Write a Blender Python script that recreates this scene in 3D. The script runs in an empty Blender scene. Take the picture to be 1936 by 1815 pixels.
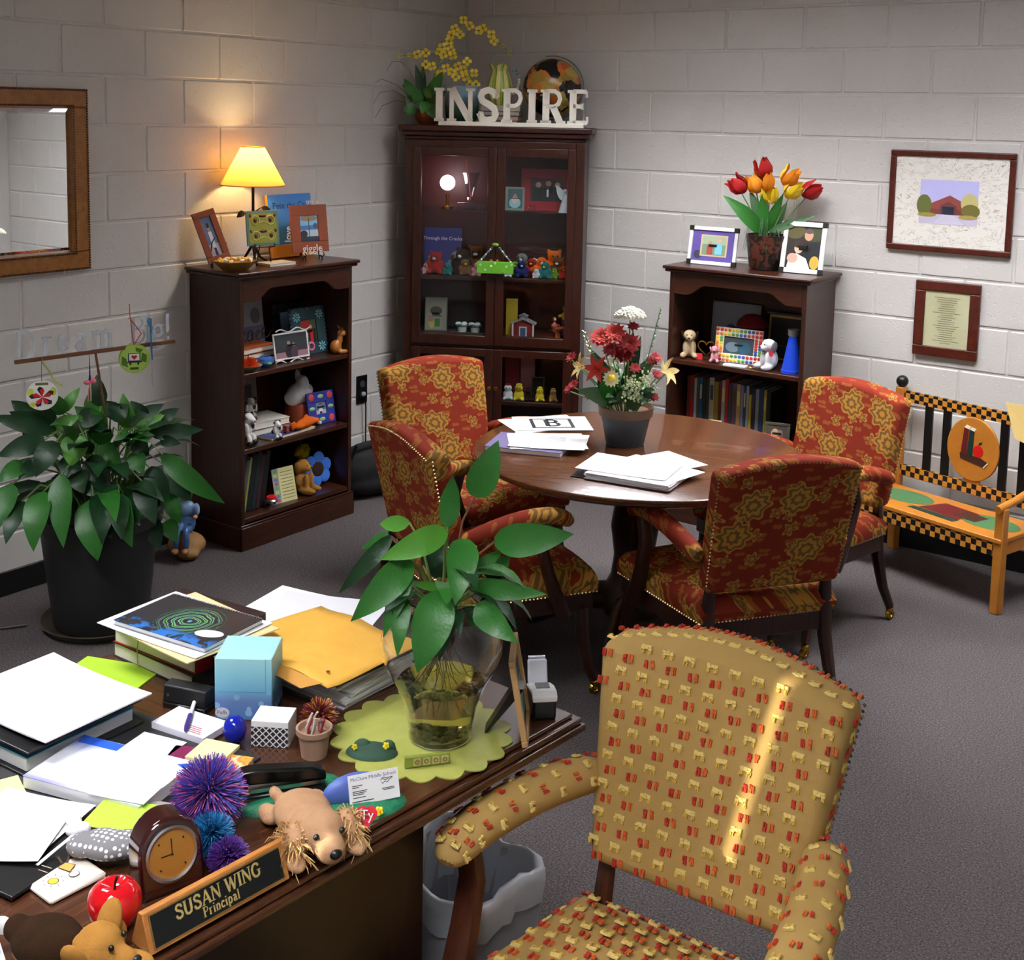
import bpy, bmesh, math, random
from mathutils import Matrix, Vector, Euler
R = math.radians
scene = bpy.context.scene
COL = scene.collection
random.seed(7)

# ------------------------------------------------------------------ camera
cam_data = bpy.data.cameras.new('camera')
cam = bpy.data.objects.new('camera', cam_data)
COL.objects.link(cam)
cam_data.sensor_fit = 'HORIZONTAL'
cam_data.sensor_width = 36.0
cam_data.lens = 2373.26 / 1936.0 * 36.0
cam_data.shift_x = 0.0
cam_data.shift_y = -(907.5 - 499.44) / 1936.0
cam_data.clip_start = 0.02
cr, cu, cf = (0.80488783, 0.59308437, 0.02016231), (-0.08750559, 0.08501403, 0.99252979), (-0.58693983, 0.80063946, -0.12032495)
cam.matrix_world = Matrix(((cr[0], cu[0], -cf[0], 4.47665), (cr[1], cu[1], -cf[1], -5.63602), (cr[2], cu[2], -cf[2], 1.965), (0, 0, 0, 1)))
scene.camera = cam

# ------------------------------------------------------------------ world, lights, exposure
world = bpy.data.worlds.new('world')
scene.world = world
world.use_nodes = True
wn = world.node_tree.nodes
wn['Background'].inputs[0].default_value = (0.55, 0.66, 0.85, 1)
wn['Background'].inputs[1].default_value = 1.0
scene.view_settings.view_transform = 'Standard'
scene.view_settings.look = 'None'
scene.view_settings.gamma = 1.0
scene.view_settings.use_curve_mapping = False
scene.view_settings.exposure = 0.22
TROFFER_POWER = 42.0
LAMP_POWER = 15.0

def add_light(name, kind, loc, rot, energy, color, **kw):
    d = bpy.data.lights.new(name, kind)
    d.energy = energy
    d.color = color
    for k, v in kw.items():
        setattr(d, k, v)
    o = bpy.data.objects.new(name, d)
    COL.objects.link(o)
    o.location = loc
    o.rotation_euler = rot
    return o

# low winter sun reaching in through the narrow gap of the window blind behind the camera
sun_dir = Vector((0.52 * math.cos(R(15)), 0.85 * math.cos(R(15)), -math.sin(R(15))))
sun = add_light('sun', 'SUN', (0, -9, 4), sun_dir.to_track_quat('-Z', 'Y').to_euler(), 11.0, (1.0, 0.9, 0.72), angle=0.006)

# ------------------------------------------------------------------ helpers
def lin(c):
    c = c / 255.0
    return c / 12.92 if c <= 0.04045 else ((c + 0.055) / 1.055) ** 2.4

def rgb(r, g, b):
    return (lin(r), lin(g), lin(b), 1.0)

MATS = {}
def mat(name, col=(128, 128, 128), rough=0.5, metal=0.0, emit=None, estr=0.0, trans=0.0, ior=1.45, alpha=1.0, spec=0.5, coat=0.0, subs=0.0):
    if name in MATS:
        return MATS[name]
    m = bpy.data.materials.new(name)
    m.use_nodes = True
    b = m.node_tree.nodes['Principled BSDF']
    b.inputs['Base Color'].default_value = rgb(*col)
    b.inputs['Roughness'].default_value = rough
    b.inputs['Metallic'].default_value = metal
    b.inputs['IOR'].default_value = ior
    b.inputs['Transmission Weight'].default_value = trans
    b.inputs['Alpha'].default_value = alpha
    b.inputs['Specular IOR Level'].default_value = spec
    b.inputs['Coat Weight'].default_value = coat
    if emit:
        b.inputs['Emission Color'].default_value = rgb(*emit)
        b.inputs['Emission Strength'].default_value = estr
    MATS[name] = m
    return m

class G:
    """small node graph helper around one principled material"""
    def __init__(s, name, **kw):
        s.m = mat(name, **kw)
        s.nt = s.m.node_tree
        s.b = s.nt.nodes['Principled BSDF']
    def n(s, typ, ins=None, **props):
        nd = s.nt.nodes.new(typ)
        for k, v in props.items():
            setattr(nd, k, v)
        for k, v in (ins or {}).items():
            s.set(nd.inputs[k], v)
        return nd
    def set(s, sock, v):
        if hasattr(v, 'is_output') or isinstance(v, bpy.types.NodeSocket):
            s.nt.links.new(v, sock)
        else:
            sock.default_value = v
    def coord(s, out='Object', scale=(1, 1, 1), rot=(0, 0, 0), loc=(0, 0, 0)):
        tc = s.n('ShaderNodeTexCoord')
        mp = s.n('ShaderNodeMapping', {0: tc.outputs[out]})
        mp.inputs['Scale'].default_value = scale
        mp.inputs['Rotation'].default_value = rot
        mp.inputs['Location'].default_value = loc
        return mp.outputs[0]
    def noise(s, vec, scale=5, detail=3, rough=0.5, dist=0.0):
        nd = s.n('ShaderNodeTexNoise', {'Scale': scale, 'Detail': detail, 'Roughness': rough, 'Distortion': dist})
        if vec is not None:
            s.set(nd.inputs['Vector'], vec)
        return nd.outputs[0]
    def ramp(s, fac, stops, interp='LINEAR'):
        nd = s.n('ShaderNodeValToRGB', {0: fac})
        cr_ = nd.color_ramp
        cr_.interpolation = interp
        while len(cr_.elements) < len(stops):
            cr_.elements.new(0.5)
        for e, (p_, c_) in zip(cr_.elements, stops):
            e.position = p_
            e.color = rgb(*c_) if len(c_) == 3 else c_
        return nd.outputs[0]
    def mix(s, fac, a, b):
        nd = s.n('ShaderNodeMix', data_type='RGBA')
        s.set(nd.inputs['Factor'], fac)
        s.set(nd.inputs['A'], rgb(*a) if isinstance(a, tuple) and len(a) == 3 else a)
        s.set(nd.inputs['B'], rgb(*b) if isinstance(b, tuple) and len(b) == 3 else b)
        return nd.outputs['Result']
    def math(s, op, a, b=0.0, c=0.0):
        nd = s.n('ShaderNodeMath', operation=op)
        for i, v in enumerate((a, b, c)):
            s.set(nd.inputs[i], v)
        return nd.outputs[0]
    def step(s, v, e0, e1):
        nd = s.n('ShaderNodeMapRange', {'Value': v, 'From Min': e0, 'From Max': e1}, interpolation_type='SMOOTHSTEP')
        return nd.outputs[0]
    def bump(s, h, strength=0.3, dist=0.01):
        nd = s.n('ShaderNodeBump', {'Height': h, 'Strength': strength, 'Distance': dist})
        s.nt.links.new(nd.outputs[0], s.b.inputs['Normal'])
    def col(s, v):
        s.set(s.b.inputs['Base Color'], v)

class M:
    """mesh collector"""
    def __init__(s, T=None):
        s.v, s.f, s.mi = [], [], []
        s.T = T or Matrix.Identity(4)
    def add(s, vs, fs, mi=0):
        o = len(s.v)
        T = s.T
        s.v += [tuple(T @ Vector(v)) for v in vs]
        s.f += [tuple(i + o for i in f) for f in fs]
        s.mi += [mi] * len(fs)
        return s
    def box(s, x0, x1, y0, y1, z0, z1, mi=0):
        vs = [(x, y, z) for z in (z0, z1) for y in (y0, y1) for x in (x0, x1)]
        return s.add(vs, [(0, 2, 3, 1), (4, 5, 7, 6), (0, 1, 5, 4), (2, 6, 7, 3), (0, 4, 6, 2), (1, 3, 7, 5)], mi)
    def cbox(s, x0, x1, y0, y1, z0, z1, ch=0.004, mi=0):
        """box with chamfered edges"""
        bm = bmesh.new()
        bmesh.ops.create_cube(bm, size=1.0)
        for v in bm.verts:
            v.co = Vector((x0 + (v.co.x + .5) * (x1 - x0), y0 + (v.co.y + .5) * (y1 - y0), z0 + (v.co.z + .5) * (z1 - z0)))
        bmesh.ops.bevel(bm, geom=bm.edges[:] + bm.verts[:], offset=ch, segments=1, affect='EDGES')
        bm.verts.index_update()
        s.add([v.co.copy() for v in bm.verts], [[v.index for v in f.verts] for f in bm.faces], mi)
        bm.free()
        return s
    def prism(s, pts, a, b, ax='z', mi=0):
        n = len(pts)
        def p3(p_, h):
            return {'z': (p_[0], p_[1], h), 'y': (p_[0], h, p_[1]), 'x': (h, p_[0], p_[1])}[ax]
        vs = [p3(p_, a) for p_ in pts] + [p3(p_, b) for p_ in pts]
        fs = [tuple(range(n))[::-1], tuple(range(n, 2 * n))] + [(i, (i + 1) % n, n + (i + 1) % n, n + i) for i in range(n)]
        return s.add(vs, fs, mi)
    def lathe(s, prof, n=24, c=(0, 0, 0), mi=0):
        vs, fs, rings = [], [], []
        for r_, z_ in prof:
            if r_ <= 1e-6:
                rings.append([len(vs)])
                vs.append((c[0], c[1], c[2] + z_))
            else:
                rings.append(list(range(len(vs), len(vs) + n)))
                vs += [(c[0] + r_ * math.cos(2 * math.pi * i / n), c[1] + r_ * math.sin(2 * math.pi * i / n), c[2] + z_) for i in range(n)]
        for A, B in zip(rings, rings[1:]):
            if len(A) == 1 and len(B) == 1:
                continue
            for i in range(n):
                j = (i + 1) % n
                if len(A) == 1:
                    fs.append((A[0], B[j], B[i]))
                elif len(B) == 1:
                    fs.append((A[i], A[j], B[0]))
                else:
                    fs.append((A[i], A[j], B[j], B[i]))
        return s.add(vs, fs, mi)
    def tube(s, pts, r, n=8, mi=0, ry=None, up=None):
        pts = [Vector(p_) for p_ in pts]
        k = len(pts)
        rs = r if isinstance(r, (list, tuple)) else [r] * k
        ry = ry if ry is not None else rs
        rys = ry if isinstance(ry, (list, tuple)) else [ry] * k
        vs, fs = [], []
        prev = None
        for i in range(k):
            t = (pts[min(i + 1, k - 1)] - pts[max(i - 1, 0)]).normalized()
            if prev is None:
                u_ = Vector(up) if up else (Vector((0, 0, 1)) if abs(t.z) < 0.9 else Vector((1, 0, 0)))
            else:
                u_ = prev
            u_ = (u_ - t * u_.dot(t)).normalized()
            w_ = t.cross(u_)
            prev = u_
            for j in range(n):
                a = 2 * math.pi * j / n
                vs.append(pts[i] + w_ * math.cos(a) * rs[i] + u_ * math.sin(a) * rys[i])
        for i in range(k - 1):
            for j in range(n):
                j2 = (j + 1) % n
                fs.append((i * n + j, i * n + j2, (i + 1) * n + j2, (i + 1) * n + j))
        fs.append(tuple(range(n))[::-1])
        fs.append(tuple(range((k - 1) * n, k * n)))
        return s.add(vs, fs, mi)
    def ell(s, c, rad, n=14, mi=0, rot=None):
        if not isinstance(rad, (tuple, list)):
            rad = (rad, rad, rad)
        m_ = max(4, n // 2)
        Rm = Euler(rot).to_matrix() if rot else Matrix.Identity(3)
        C = Vector(c)
        vs = [C + Rm @ Vector((0, 0, -rad[2]))]
        for i in range(1, m_):
            ph = math.pi * i / m_ - math.pi / 2
            for j in range(n):
                a = 2 * math.pi * j / n
                vs.append(C + Rm @ Vector((rad[0] * math.cos(ph) * math.cos(a), rad[1] * math.cos(ph) * math.sin(a), rad[2] * math.sin(ph))))
        vs.append(C + Rm @ Vector((0, 0, rad[2])))
        fs = [(0, 1 + (j + 1) % n, 1 + j) for j in range(n)]
        for i in range(m_ - 2):
            for j in range(n):
                a, b = 1 + i * n, 1 + (i + 1) * n
                j2 = (j + 1) % n
                fs.append((a + j, a + j2, b + j2, b + j))
        L = len(vs) - 1
        a = 1 + (m_ - 2) * n
        fs += [(a + j, a + (j + 1) % n, L) for j in range(n)]
        return s.add(vs, fs, mi)
    def quad(s, a, b, c, d, mi=0):
        return s.add([a, b, c, d], [(0, 1, 2, 3)], mi)
    def poly(s, pts, mi=0):
        return s.add(pts, [tuple(range(len(pts)))], mi)
    def torus(s, c, R0, r, axis='z', n=24, m_=8, mi=0, sx=1.0, sy=1.0):
        vs, fs = [], []
        for i in range(n):
            a = 2 * math.pi * i / n
            for j in range(m_):
                b = 2 * math.pi * j / m_
                x, y, z = (R0 + r * math.cos(b)) * math.cos(a) * sx, (R0 + r * math.cos(b)) * math.sin(a) * sy, r * math.sin(b)
                q = {'z': (x, y, z), 'y': (x, z, y), 'x': (z, x, y)}[axis]
                vs.append((c[0] + q[0], c[1] + q[1], c[2] + q[2]))
        for i in range(n):
            for j in range(m_):
                i2, j2 = (i + 1) % n, (j + 1) % m_
                fs.append((i * m_ + j, i2 * m_ + j, i2 * m_ + j2, i * m_ + j2))
        return s.add(vs, fs, mi)
    def leaf(s, b, t, w, arch=0.12, fold=0.25, n=8, mi=0, side=None, shape=0.85, up=(0, 0, 1)):
        """leaf blade from base b to tip t, width w"""
        b, t = Vector(b), Vector(t)
        d = t - b
        L = d.length
        dn = d.normalized()
        if side is None:
            view = Vector((0.62, -0.76, 0.25))
            side = dn.cross(view)
        side = Vector(side)
        side = (side - dn * side.dot(dn)).normalized()
        nor = side.cross(dn)
        if nor.z < 0:
            nor = -nor
        vs, fs = [], []
        for i in range(n + 1):
            u = i / n
            wd = w * 0.5 * 2.7 * (u + .015) ** .55 * (1 - u) ** 1.0 * (1 if i < n else 0) + 0.0004
            mid = b + d * u + nor * (arch * L * 4 * u * (1 - u)) + Vector((0, 0, 1)) * 0
            lift = nor * (fold * wd)
            wob = 0.08 * wd * math.sin(u * 17 + w * 900)
            vs += [mid - side * wd + lift + nor * wob, mid, mid + side * wd + lift - nor * wob]
        for i in range(n):
            a, c_ = 3 * i, 3 * (i + 1)
            fs += [(a, a + 1, c_ + 1, c_), (a + 1, a + 2, c_ + 2, c_ + 1)]
        return s.add(vs, fs, mi)
    def mesh(s, name, mats, smooth=40):
        me = bpy.data.meshes.new(name)
        me.from_pydata(s.v, [], s.f)
        if not isinstance(mats, (list, tuple)):
            mats = [mats]
        for m_ in mats:
            me.materials.append(m_)
        if len(mats) > 1:
            me.polygons.foreach_set('material_index', s.mi)
        if smooth:
            me.polygons.foreach_set('use_smooth', [True] * len(me.polygons))
            me.set_sharp_from_angle(angle=R(smooth))
        me.update()
        return me
    def build(s, name, mats, parent=None, bevel=0.0, seg=2, smooth=40, sub=0, remesh=0.0):
        o = bpy.data.objects.new(name, s.mesh(name, mats, smooth))
        COL.objects.link(o)
        if parent:
            o.parent = parent
        if remesh:
            md = o.modifiers.new('fuse', 'REMESH')
            md.mode = 'VOXEL'
            md.voxel_size = remesh
            md.use_smooth_shade = True
            sm = o.modifiers.new('soft', 'SMOOTH')
            sm.iterations = 6
            sm.factor = 0.5
        if bevel:
            md = o.modifiers.new('bevel', 'BEVEL')
            md.width = bevel
            md.segments = seg
            md.limit_method = 'ANGLE'
            md.angle_limit = R(40)
            md.harden_normals = False
        if sub:
            md = o.modifiers.new('sub', 'SUBSURF')
            md.levels = sub
            md.render_levels = sub
        return o

def tag(o, label, cat, group=None, kind=None):
    o['label'] = label
    o['category'] = cat
    if group:
        o['group'] = group
    if kind:
        o['kind'] = kind
    return o

def thing(name, label, cat, loc=(0, 0, 0), rz=0.0, group=None, rot=None):
    o = bpy.data.objects.new(name, None)
    COL.objects.link(o)
    o.empty_display_size = 0.05
    o.location = loc
    o.rotation_euler = rot if rot else (0, 0, rz)
    return tag(o, label, cat, group)

def struct(o):
    o['kind'] = 'structure'
    return o

def stuff(o):
    o['kind'] = 'stuff'
    return o

def place(o, loc=(0, 0, 0), rz=0.0, rot=None):
    o.location = loc
    o.rotation_euler = rot if rot else (0, 0, rz)
    return o

def copy_thing(root, loc, rz, label=None):
    r_ = root.copy()
    COL.objects.link(r_)
    r_.location = loc
    r_.rotation_euler = (0, 0, rz)
    if label:
        r_['label'] = label
    for ch in list(root.children):
        c_ = ch.copy()
        COL.objects.link(c_)
        c_.parent = r_
        for g_ in list(ch.children):
            d_ = g_.copy()
            COL.objects.link(d_)
            d_.parent = c_
    return r_

# ---- lettering: a small serif stroke font (cap height 1) and the built-in sans
GLYPH = {
 'I': (.36, [((.18, 0), (.18, 1), 1)], [(.18, 0, .13), (.18, 1, .13)]),
 'N': (.84, [((.13, 0), (.13, 1), 0), ((.13, 1), (.7, 0), 1), ((.7, 0), (.7, 1), 0)], [(.13, 0, .12), (.1, 1, .1), (.7, 1, .12)]),
 'S': (.66, [((.57, .74), (.5, .9), (.33, .96), (.17, .9), (.11, .76), (.17, .62), (.34, .53), (.51, .42), (.57, .25), (.5, .1), (.32, .04), (.15, .1), (.07, .28), 1)], [(.58, .8, .02, .1), (.07, .22, .02, .1)]),
 'P': (.68, [((.17, 0), (.17, 1), 1), ((.17, .96), (.42, .96), (.55, .87), (.59, .73), (.54, .58), (.42, .5), (.17, .5), 0)], [(.17, 0, .14), (.12, 1, .1)]),
 'R': (.74, [((.17, 0), (.17, 1), 1), ((.17, .96), (.42, .96), (.55, .87), (.59, .73), (.54, .58), (.42, .5), (.17, .5), 0), ((.38, .5), (.6, .03), 1)], [(.17, 0, .14), (.12, 1, .1), (.64, 0, .1)]),
 'E': (.68, [((.17, 0), (.17, 1), 1), ((.17, .96), (.57, .96), 0), ((.17, .52), (.45, .52), 0), ((.17, .04), (.6, .04), 0)], [(.12, 0, .1), (.12, 1, .1), (.57, .88, .025, .1), (.6, .12, .025, .1), (.45, .52, .02, .09)]),
 'U': (.8, [((.14, 1), (.14, .32), (.2, .1), (.38, .03), (.56, .1), (.63, .32), (.63, 1), 1)], [(.14, 1, .13), (.63, 1, .12)]),
 'A': (.78, [((.08, 0), (.38, 1), 0), ((.38, 1), (.68, 0), 1), ((.2, .34), (.56, .34), 0)], [(.08, 0, .1), (.68, 0, .12)]),
 'W': (1.06, [((.08, 1), (.3, 0), 1), ((.3, 0), (.52, .9), 0), ((.52, .9), (.74, 0), 1), ((.74, 0), (.98, 1), 0)], [(.08, 1, .1), (.52, .97, .1), (.98, 1, .1)]),
 'G': (.82, [((.66, .76), (.56, .92), (.4, .97), (.22, .9), (.11, .7), (.09, .5), (.12, .28), (.24, .09), (.42, .03), (.6, .09), (.66, .2), (.66, .42), 1)], [(.66, .44, .14), (.67, .82, .02, .1)]),
 'D': (.82, [((.17, 0), (.17, 1), 1), ((.17, .97), (.42, .96), (.62, .82), (.7, .5), (.62, .18), (.42, .04), (.17, .03), 0)], [(.12, 0, .1), (.12, 1, .1)]),
 'B': (.74, [((.17, 0), (.17, 1), 1), ((.17, .97), (.42, .97), (.55, .88), (.56, .7), (.46, .56), (.17, .53), 0), ((.42, .54), (.58, .45), (.63, .28), (.56, .1), (.4, .03), (.17, .03), 0)], [(.12, 0, .1), (.12, 1, .1)]),
 'r': (.48, [((.15, 0), (.15, .66), 1), ((.15, .48), (.26, .62), (.38, .63), 0)], [(.15, 0, .12), (.12, .66, .08)]),
 'i': (.3, [((.15, 0), (.15, .66), 1), ((.15, .84), (.15, .93), 1)], [(.15, 0, .11), (.12, .66, .08)]),
 'n': (.6, [((.14, 0), (.14, .66), 1), ((.14, .5), (.28, .63), (.4, .6), (.45, .48), (.45, 0), 1)], [(.14, 0, .1), (.11, .66, .08), (.45, 0, .1)]),
 'm': (.9, [((.14, 0), (.14, .66), 1), ((.14, .5), (.28, .63), (.39, .6), (.43, .48), (.43, 0), 1), ((.43, .5), (.58, .63), (.69, .6), (.73, .48), (.73, 0), 1)], [(.14, 0, .1), (.11, .66, .08), (.43, 0, .1), (.73, 0, .1)]),
 'c': (.52, [((.44, .52), (.34, .63), (.2, .6), (.1, .45), (.09, .28), (.15, .1), (.28, .03), (.45, .12), 1)], []),
 'e': (.55, [((.1, .36), (.46, .36), (.44, .54), (.29, .64), (.15, .57), (.09, .35), (.14, .12), (.28, .03), (.47, .12), 1)], []),
 'a': (.56, [((.12, .52), (.2, .62), (.34, .61), (.4, .48), (.4, .1), (.5, .03), 1), ((.4, .38), (.2, .32), (.11, .18), (.18, .05), (.3, .05), (.4, .18), 1)], []),
 'p': (.6, [((.14, -.26), (.14, .66), 1), ((.14, .52), (.3, .64), (.44, .55), (.49, .33), (.44, .1), (.3, .03), (.14, .12), 1)], [(.14, -.26, .11), (.11, .66, .08)]),
 'l': (.3, [((.15, 0), (.15, 1), 1)], [(.15, 0, .11), (.12, 1, .08)]),
 'g': (.6, [((.45, .4), (.38, .58), (.26, .64), (.13, .55), (.1, .38), (.17, .22), (.3, .2), (.42, .28), (.45, .4), 1), ((.2, .22), (.12, .1), (.3, .02), (.46, -.06), (.45, -.22), (.28, -.28), (.1, -.22), (.1, -.1), (.2, 0), 1)], [(.48, .6, .07)]),
 '!': (.32, [((.16, .3), (.16, 1), 1), ((.16, .02), (.16, .12), 1)], []),
 ' ': (.34, [], []),
}
def glyph_into(m, ch, size, x0, depth, thick=.17, thin=.1, serif=.06, mi=0):
    """adds one letter into m: drawn in the local x,z plane, extruded along y"""
    adv, strokes, serifs = GLYPH[ch]
    for st in strokes:
        w = (thick if st[-1] else thin) * size / 2
        pts = [Vector((x0 + p_[0] * size, p_[1] * size)) for p_ in st[:-1]]
        n = len(pts)
        L_, R_ = [], []
        for i in range(n):
            t = (pts[min(i + 1, n - 1)] - pts[max(i - 1, 0)]).normalized()
            nn = Vector((-t.y, t.x))
            L_.append(pts[i] + nn * w)
            R_.append(pts[i] - nn * w)
        for i in range(n - 1):
            m.prism([R_[i], R_[i + 1], L_[i + 1], L_[i]], 0, depth, 'y', mi)
    for sf in serifs:
        hx, hz = sf[2] * size * 1.15, (sf[3] if len(sf) > 3 else serif) * size / (1 if len(sf) > 3 else 1)
        cx, cz = x0 + sf[0] * size, sf[1] * size
        if len(sf) > 3:
            hx = max(hx, .03 * size)
            m.prism([(cx - hx, cz - hz), (cx + hx, cz - hz), (cx + hx, cz + hz), (cx - hx, cz + hz)], 0, depth, 'y', mi)
        else:
            z0, z1 = (cz, cz + hz) if sf[1] < .5 else (cz - hz, cz)
            m.prism([(cx - hx, z0), (cx + hx, z0), (cx + hx, z1), (cx - hx, z1)], 0, depth, 'y', mi)
    return adv * size
def word_width(word, size, track=0.0):
    return sum(GLYPH[c_][0] * size + track for c_ in word) - track
def word_into(m, word, size, x0, depth, track=0.0, **kw):
    x = x0
    for c_ in word:
        x += glyph_into(m, c_, size, x, depth, **kw) + track
    return x

def text_mesh(body, size, material, extrude=0.0, name='lettering', align='CENTER'):
    cu_ = bpy.data.curves.new('text', 'FONT')
    cu_.body = body
    cu_.size = size
    cu_.extrude = extrude
    cu_.align_x = align
    cu_.align_y = 'CENTER'
    cu_.resolution_u = 2
    to = bpy.data.objects.new('text', cu_)
    COL.objects.link(to)
    me = bpy.data.meshes.new_from_object(to.evaluated_get(bpy.context.evaluated_depsgraph_get()))
    bpy.data.objects.remove(to)
    bpy.data.curves.remove(cu_)
    me.name = name
    me.materials.clear()
    me.materials.append(material)
    return me
def text_part(body, size, material, parent, loc, rot, extrude=0.0, name='lettering', align='CENTER'):
    o = bpy.data.objects.new(name, text_mesh(body, size, material, extrude, name, align))
    COL.objects.link(o)
    o.parent = parent
    o.location = loc
    o.rotation_euler = rot
    return o
# ------------------------------------------------------------------ materials
def world_pos(g):
    return g.n('ShaderNodeNewGeometry').outputs['Position']

g = G('wall_paint', col=(206, 203, 198), rough=0.42)
pw = world_pos(g)
nz = g.noise(pw, 90, 4, 0.6)
pit = g.step(g.noise(pw, 38, 3, 0.7), 0.33, 0.42)
g.col(g.mix(g.noise(pw, 3, 2), (200, 197, 191), (209, 206, 202)))
g.bump(g.math('ADD', g.math('MULTIPLY', nz, 0.7), g.math('MULTIPLY', pit, 1.0)), 0.35, 0.0035)
PAINT = g.m

g = G('carpet', col=(90, 84, 82), rough=1.0, spec=0.05)
pw = world_pos(g)
g.col(g.ramp(g.noise(pw, 170, 3, 0.8), [(0.3, (62, 57, 57)), (0.5, (104, 97, 97)), (0.72, (146, 137, 136))]))
g.bump(g.noise(pw, 230, 2, 0.8), 0.9, 0.012)
CARPET = g.m

CEIL = mat('ceiling_tile', (215, 213, 208), 0.9)
VINYL = mat('black_vinyl', (16, 16, 17), 0.45)

def wood(name, dark, light, rough=0.32, scale=(9, 9, 1.2), coat=0.0, bump=0.08):
    g_ = G(name, col=dark, rough=rough, coat=coat)
    v = g_.coord('Object', scale)
    n1 = g_.noise(v, 6, 6, 0.62, 0.6)
    n2 = g_.noise(g_.coord('Object', tuple(x * 7 for x in scale)), 8, 3, 0.5)
    f = g_.math('ADD', g_.math('MULTIPLY', n1, 0.75), g_.math('MULTIPLY', n2, 0.25))
    g_.col(g_.ramp(f, [(0.32, dark), (0.68, light)]))
    g_.bump(n2, bump, 0.002)
    return g_.m
WALNUT = wood('dark_walnut', (34, 16, 10), (66, 34, 21), 0.3)
WALNUT_H = wood('dark_walnut_cross', (36, 17, 10), (72, 37, 22), 0.28, (1.2, 9, 9))
CABWOOD = wood('dark_cherry', (36, 14, 9), (64, 29, 18), 0.3)
DESKWOOD = wood('desk_walnut', (48, 25, 14), (84, 48, 27), 0.26, (16, 1.3, 16), coat=0.3)
TABLEWOOD = wood('table_walnut', (66, 36, 19), (104, 63, 36), 0.25, (1.3, 14, 14), coat=0.2)
CHAIRWOOD = wood('chair_wood', (30, 14, 9), (56, 27, 17), 0.3)
YCHAIRWOOD = wood('armchair_wood', (46, 22, 14), (82, 42, 26), 0.28)
BENCHWOOD = wood('honey_paint', (172, 106, 34), (190, 124, 44), 0.4, (3, 3, 3), bump=0.02)
GOLDWOOD = wood('gold_frame', (122, 74, 22), (166, 108, 38), 0.34, (5, 5, 5))
FRAMEWOOD = wood('mahogany_frame', (58, 20, 13), (92, 38, 24), 0.28, (6, 6, 6))
BLACK = mat('black_plastic', (14, 14, 15), 0.35)
BLACKPAINT = mat('black_paint', (12, 12, 13), 0.4)
WHITE = mat('white_plastic', (232, 232, 232), 0.35)
PAPER = mat('white_paper', (238, 238, 238), 0.8)
PAPER2 = mat('off_white_paper', (224, 224, 228), 0.8)
BRASS = mat('brass', (190, 150, 62), 0.2, 1.0)
NICKEL = mat('nail_brass', (150, 128, 92), 0.3, 1.0)
STEEL = mat('steel', (190, 192, 196), 0.25, 1.0)
IRON = mat('dark_iron', (38, 28, 22), 0.5, 0.6)
MIRROR = mat('mirror_silver', (238, 240, 240), 0.01, 1.0)

def pane_glass(name, tint=(1, 1, 1, 1), ior=1.45, boost=1.0):
    m = bpy.data.materials.new(name)
    m.use_nodes = True
    nt = m.node_tree
    nt.nodes.clear()
    out = nt.nodes.new('ShaderNodeOutputMaterial')
    mx = nt.nodes.new('ShaderNodeMixShader')
    tr = nt.nodes.new('ShaderNodeBsdfTransparent')
    gl = nt.nodes.new('ShaderNodeBsdfGlossy')
    fr = nt.nodes.new('ShaderNodeFresnel')
    fr.inputs['IOR'].default_value = ior
    tr.inputs['Color'].default_value = tint
    gl.inputs['Roughness'].default_value = 0.02
    gm = nt.nodes.new('ShaderNodeNewGeometry')
    mm = nt.nodes.new('ShaderNodeMath')
    mm.operation = 'SUBTRACT'
    mm.use_clamp = True
    nt.links.new(fr.outputs[0], mm.inputs[0])
    nt.links.new(gm.outputs['Backfacing'], mm.inputs[1])
    nt.links.new(mm.outputs[0], mx.inputs[0])
    nt.links.new(tr.outputs[0], mx.inputs[1])
    nt.links.new(gl.outputs[0], mx.inputs[2])
    nt.links.new(mx.outputs[0], out.inputs[0])
    return m
PANE = pane_glass('pane_glass', (0.9, 0.93, 0.93, 1), 1.5)
CLEAR = pane_glass('clear_plastic', (0.86, 0.88, 0.92, 1), 1.6)

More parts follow.
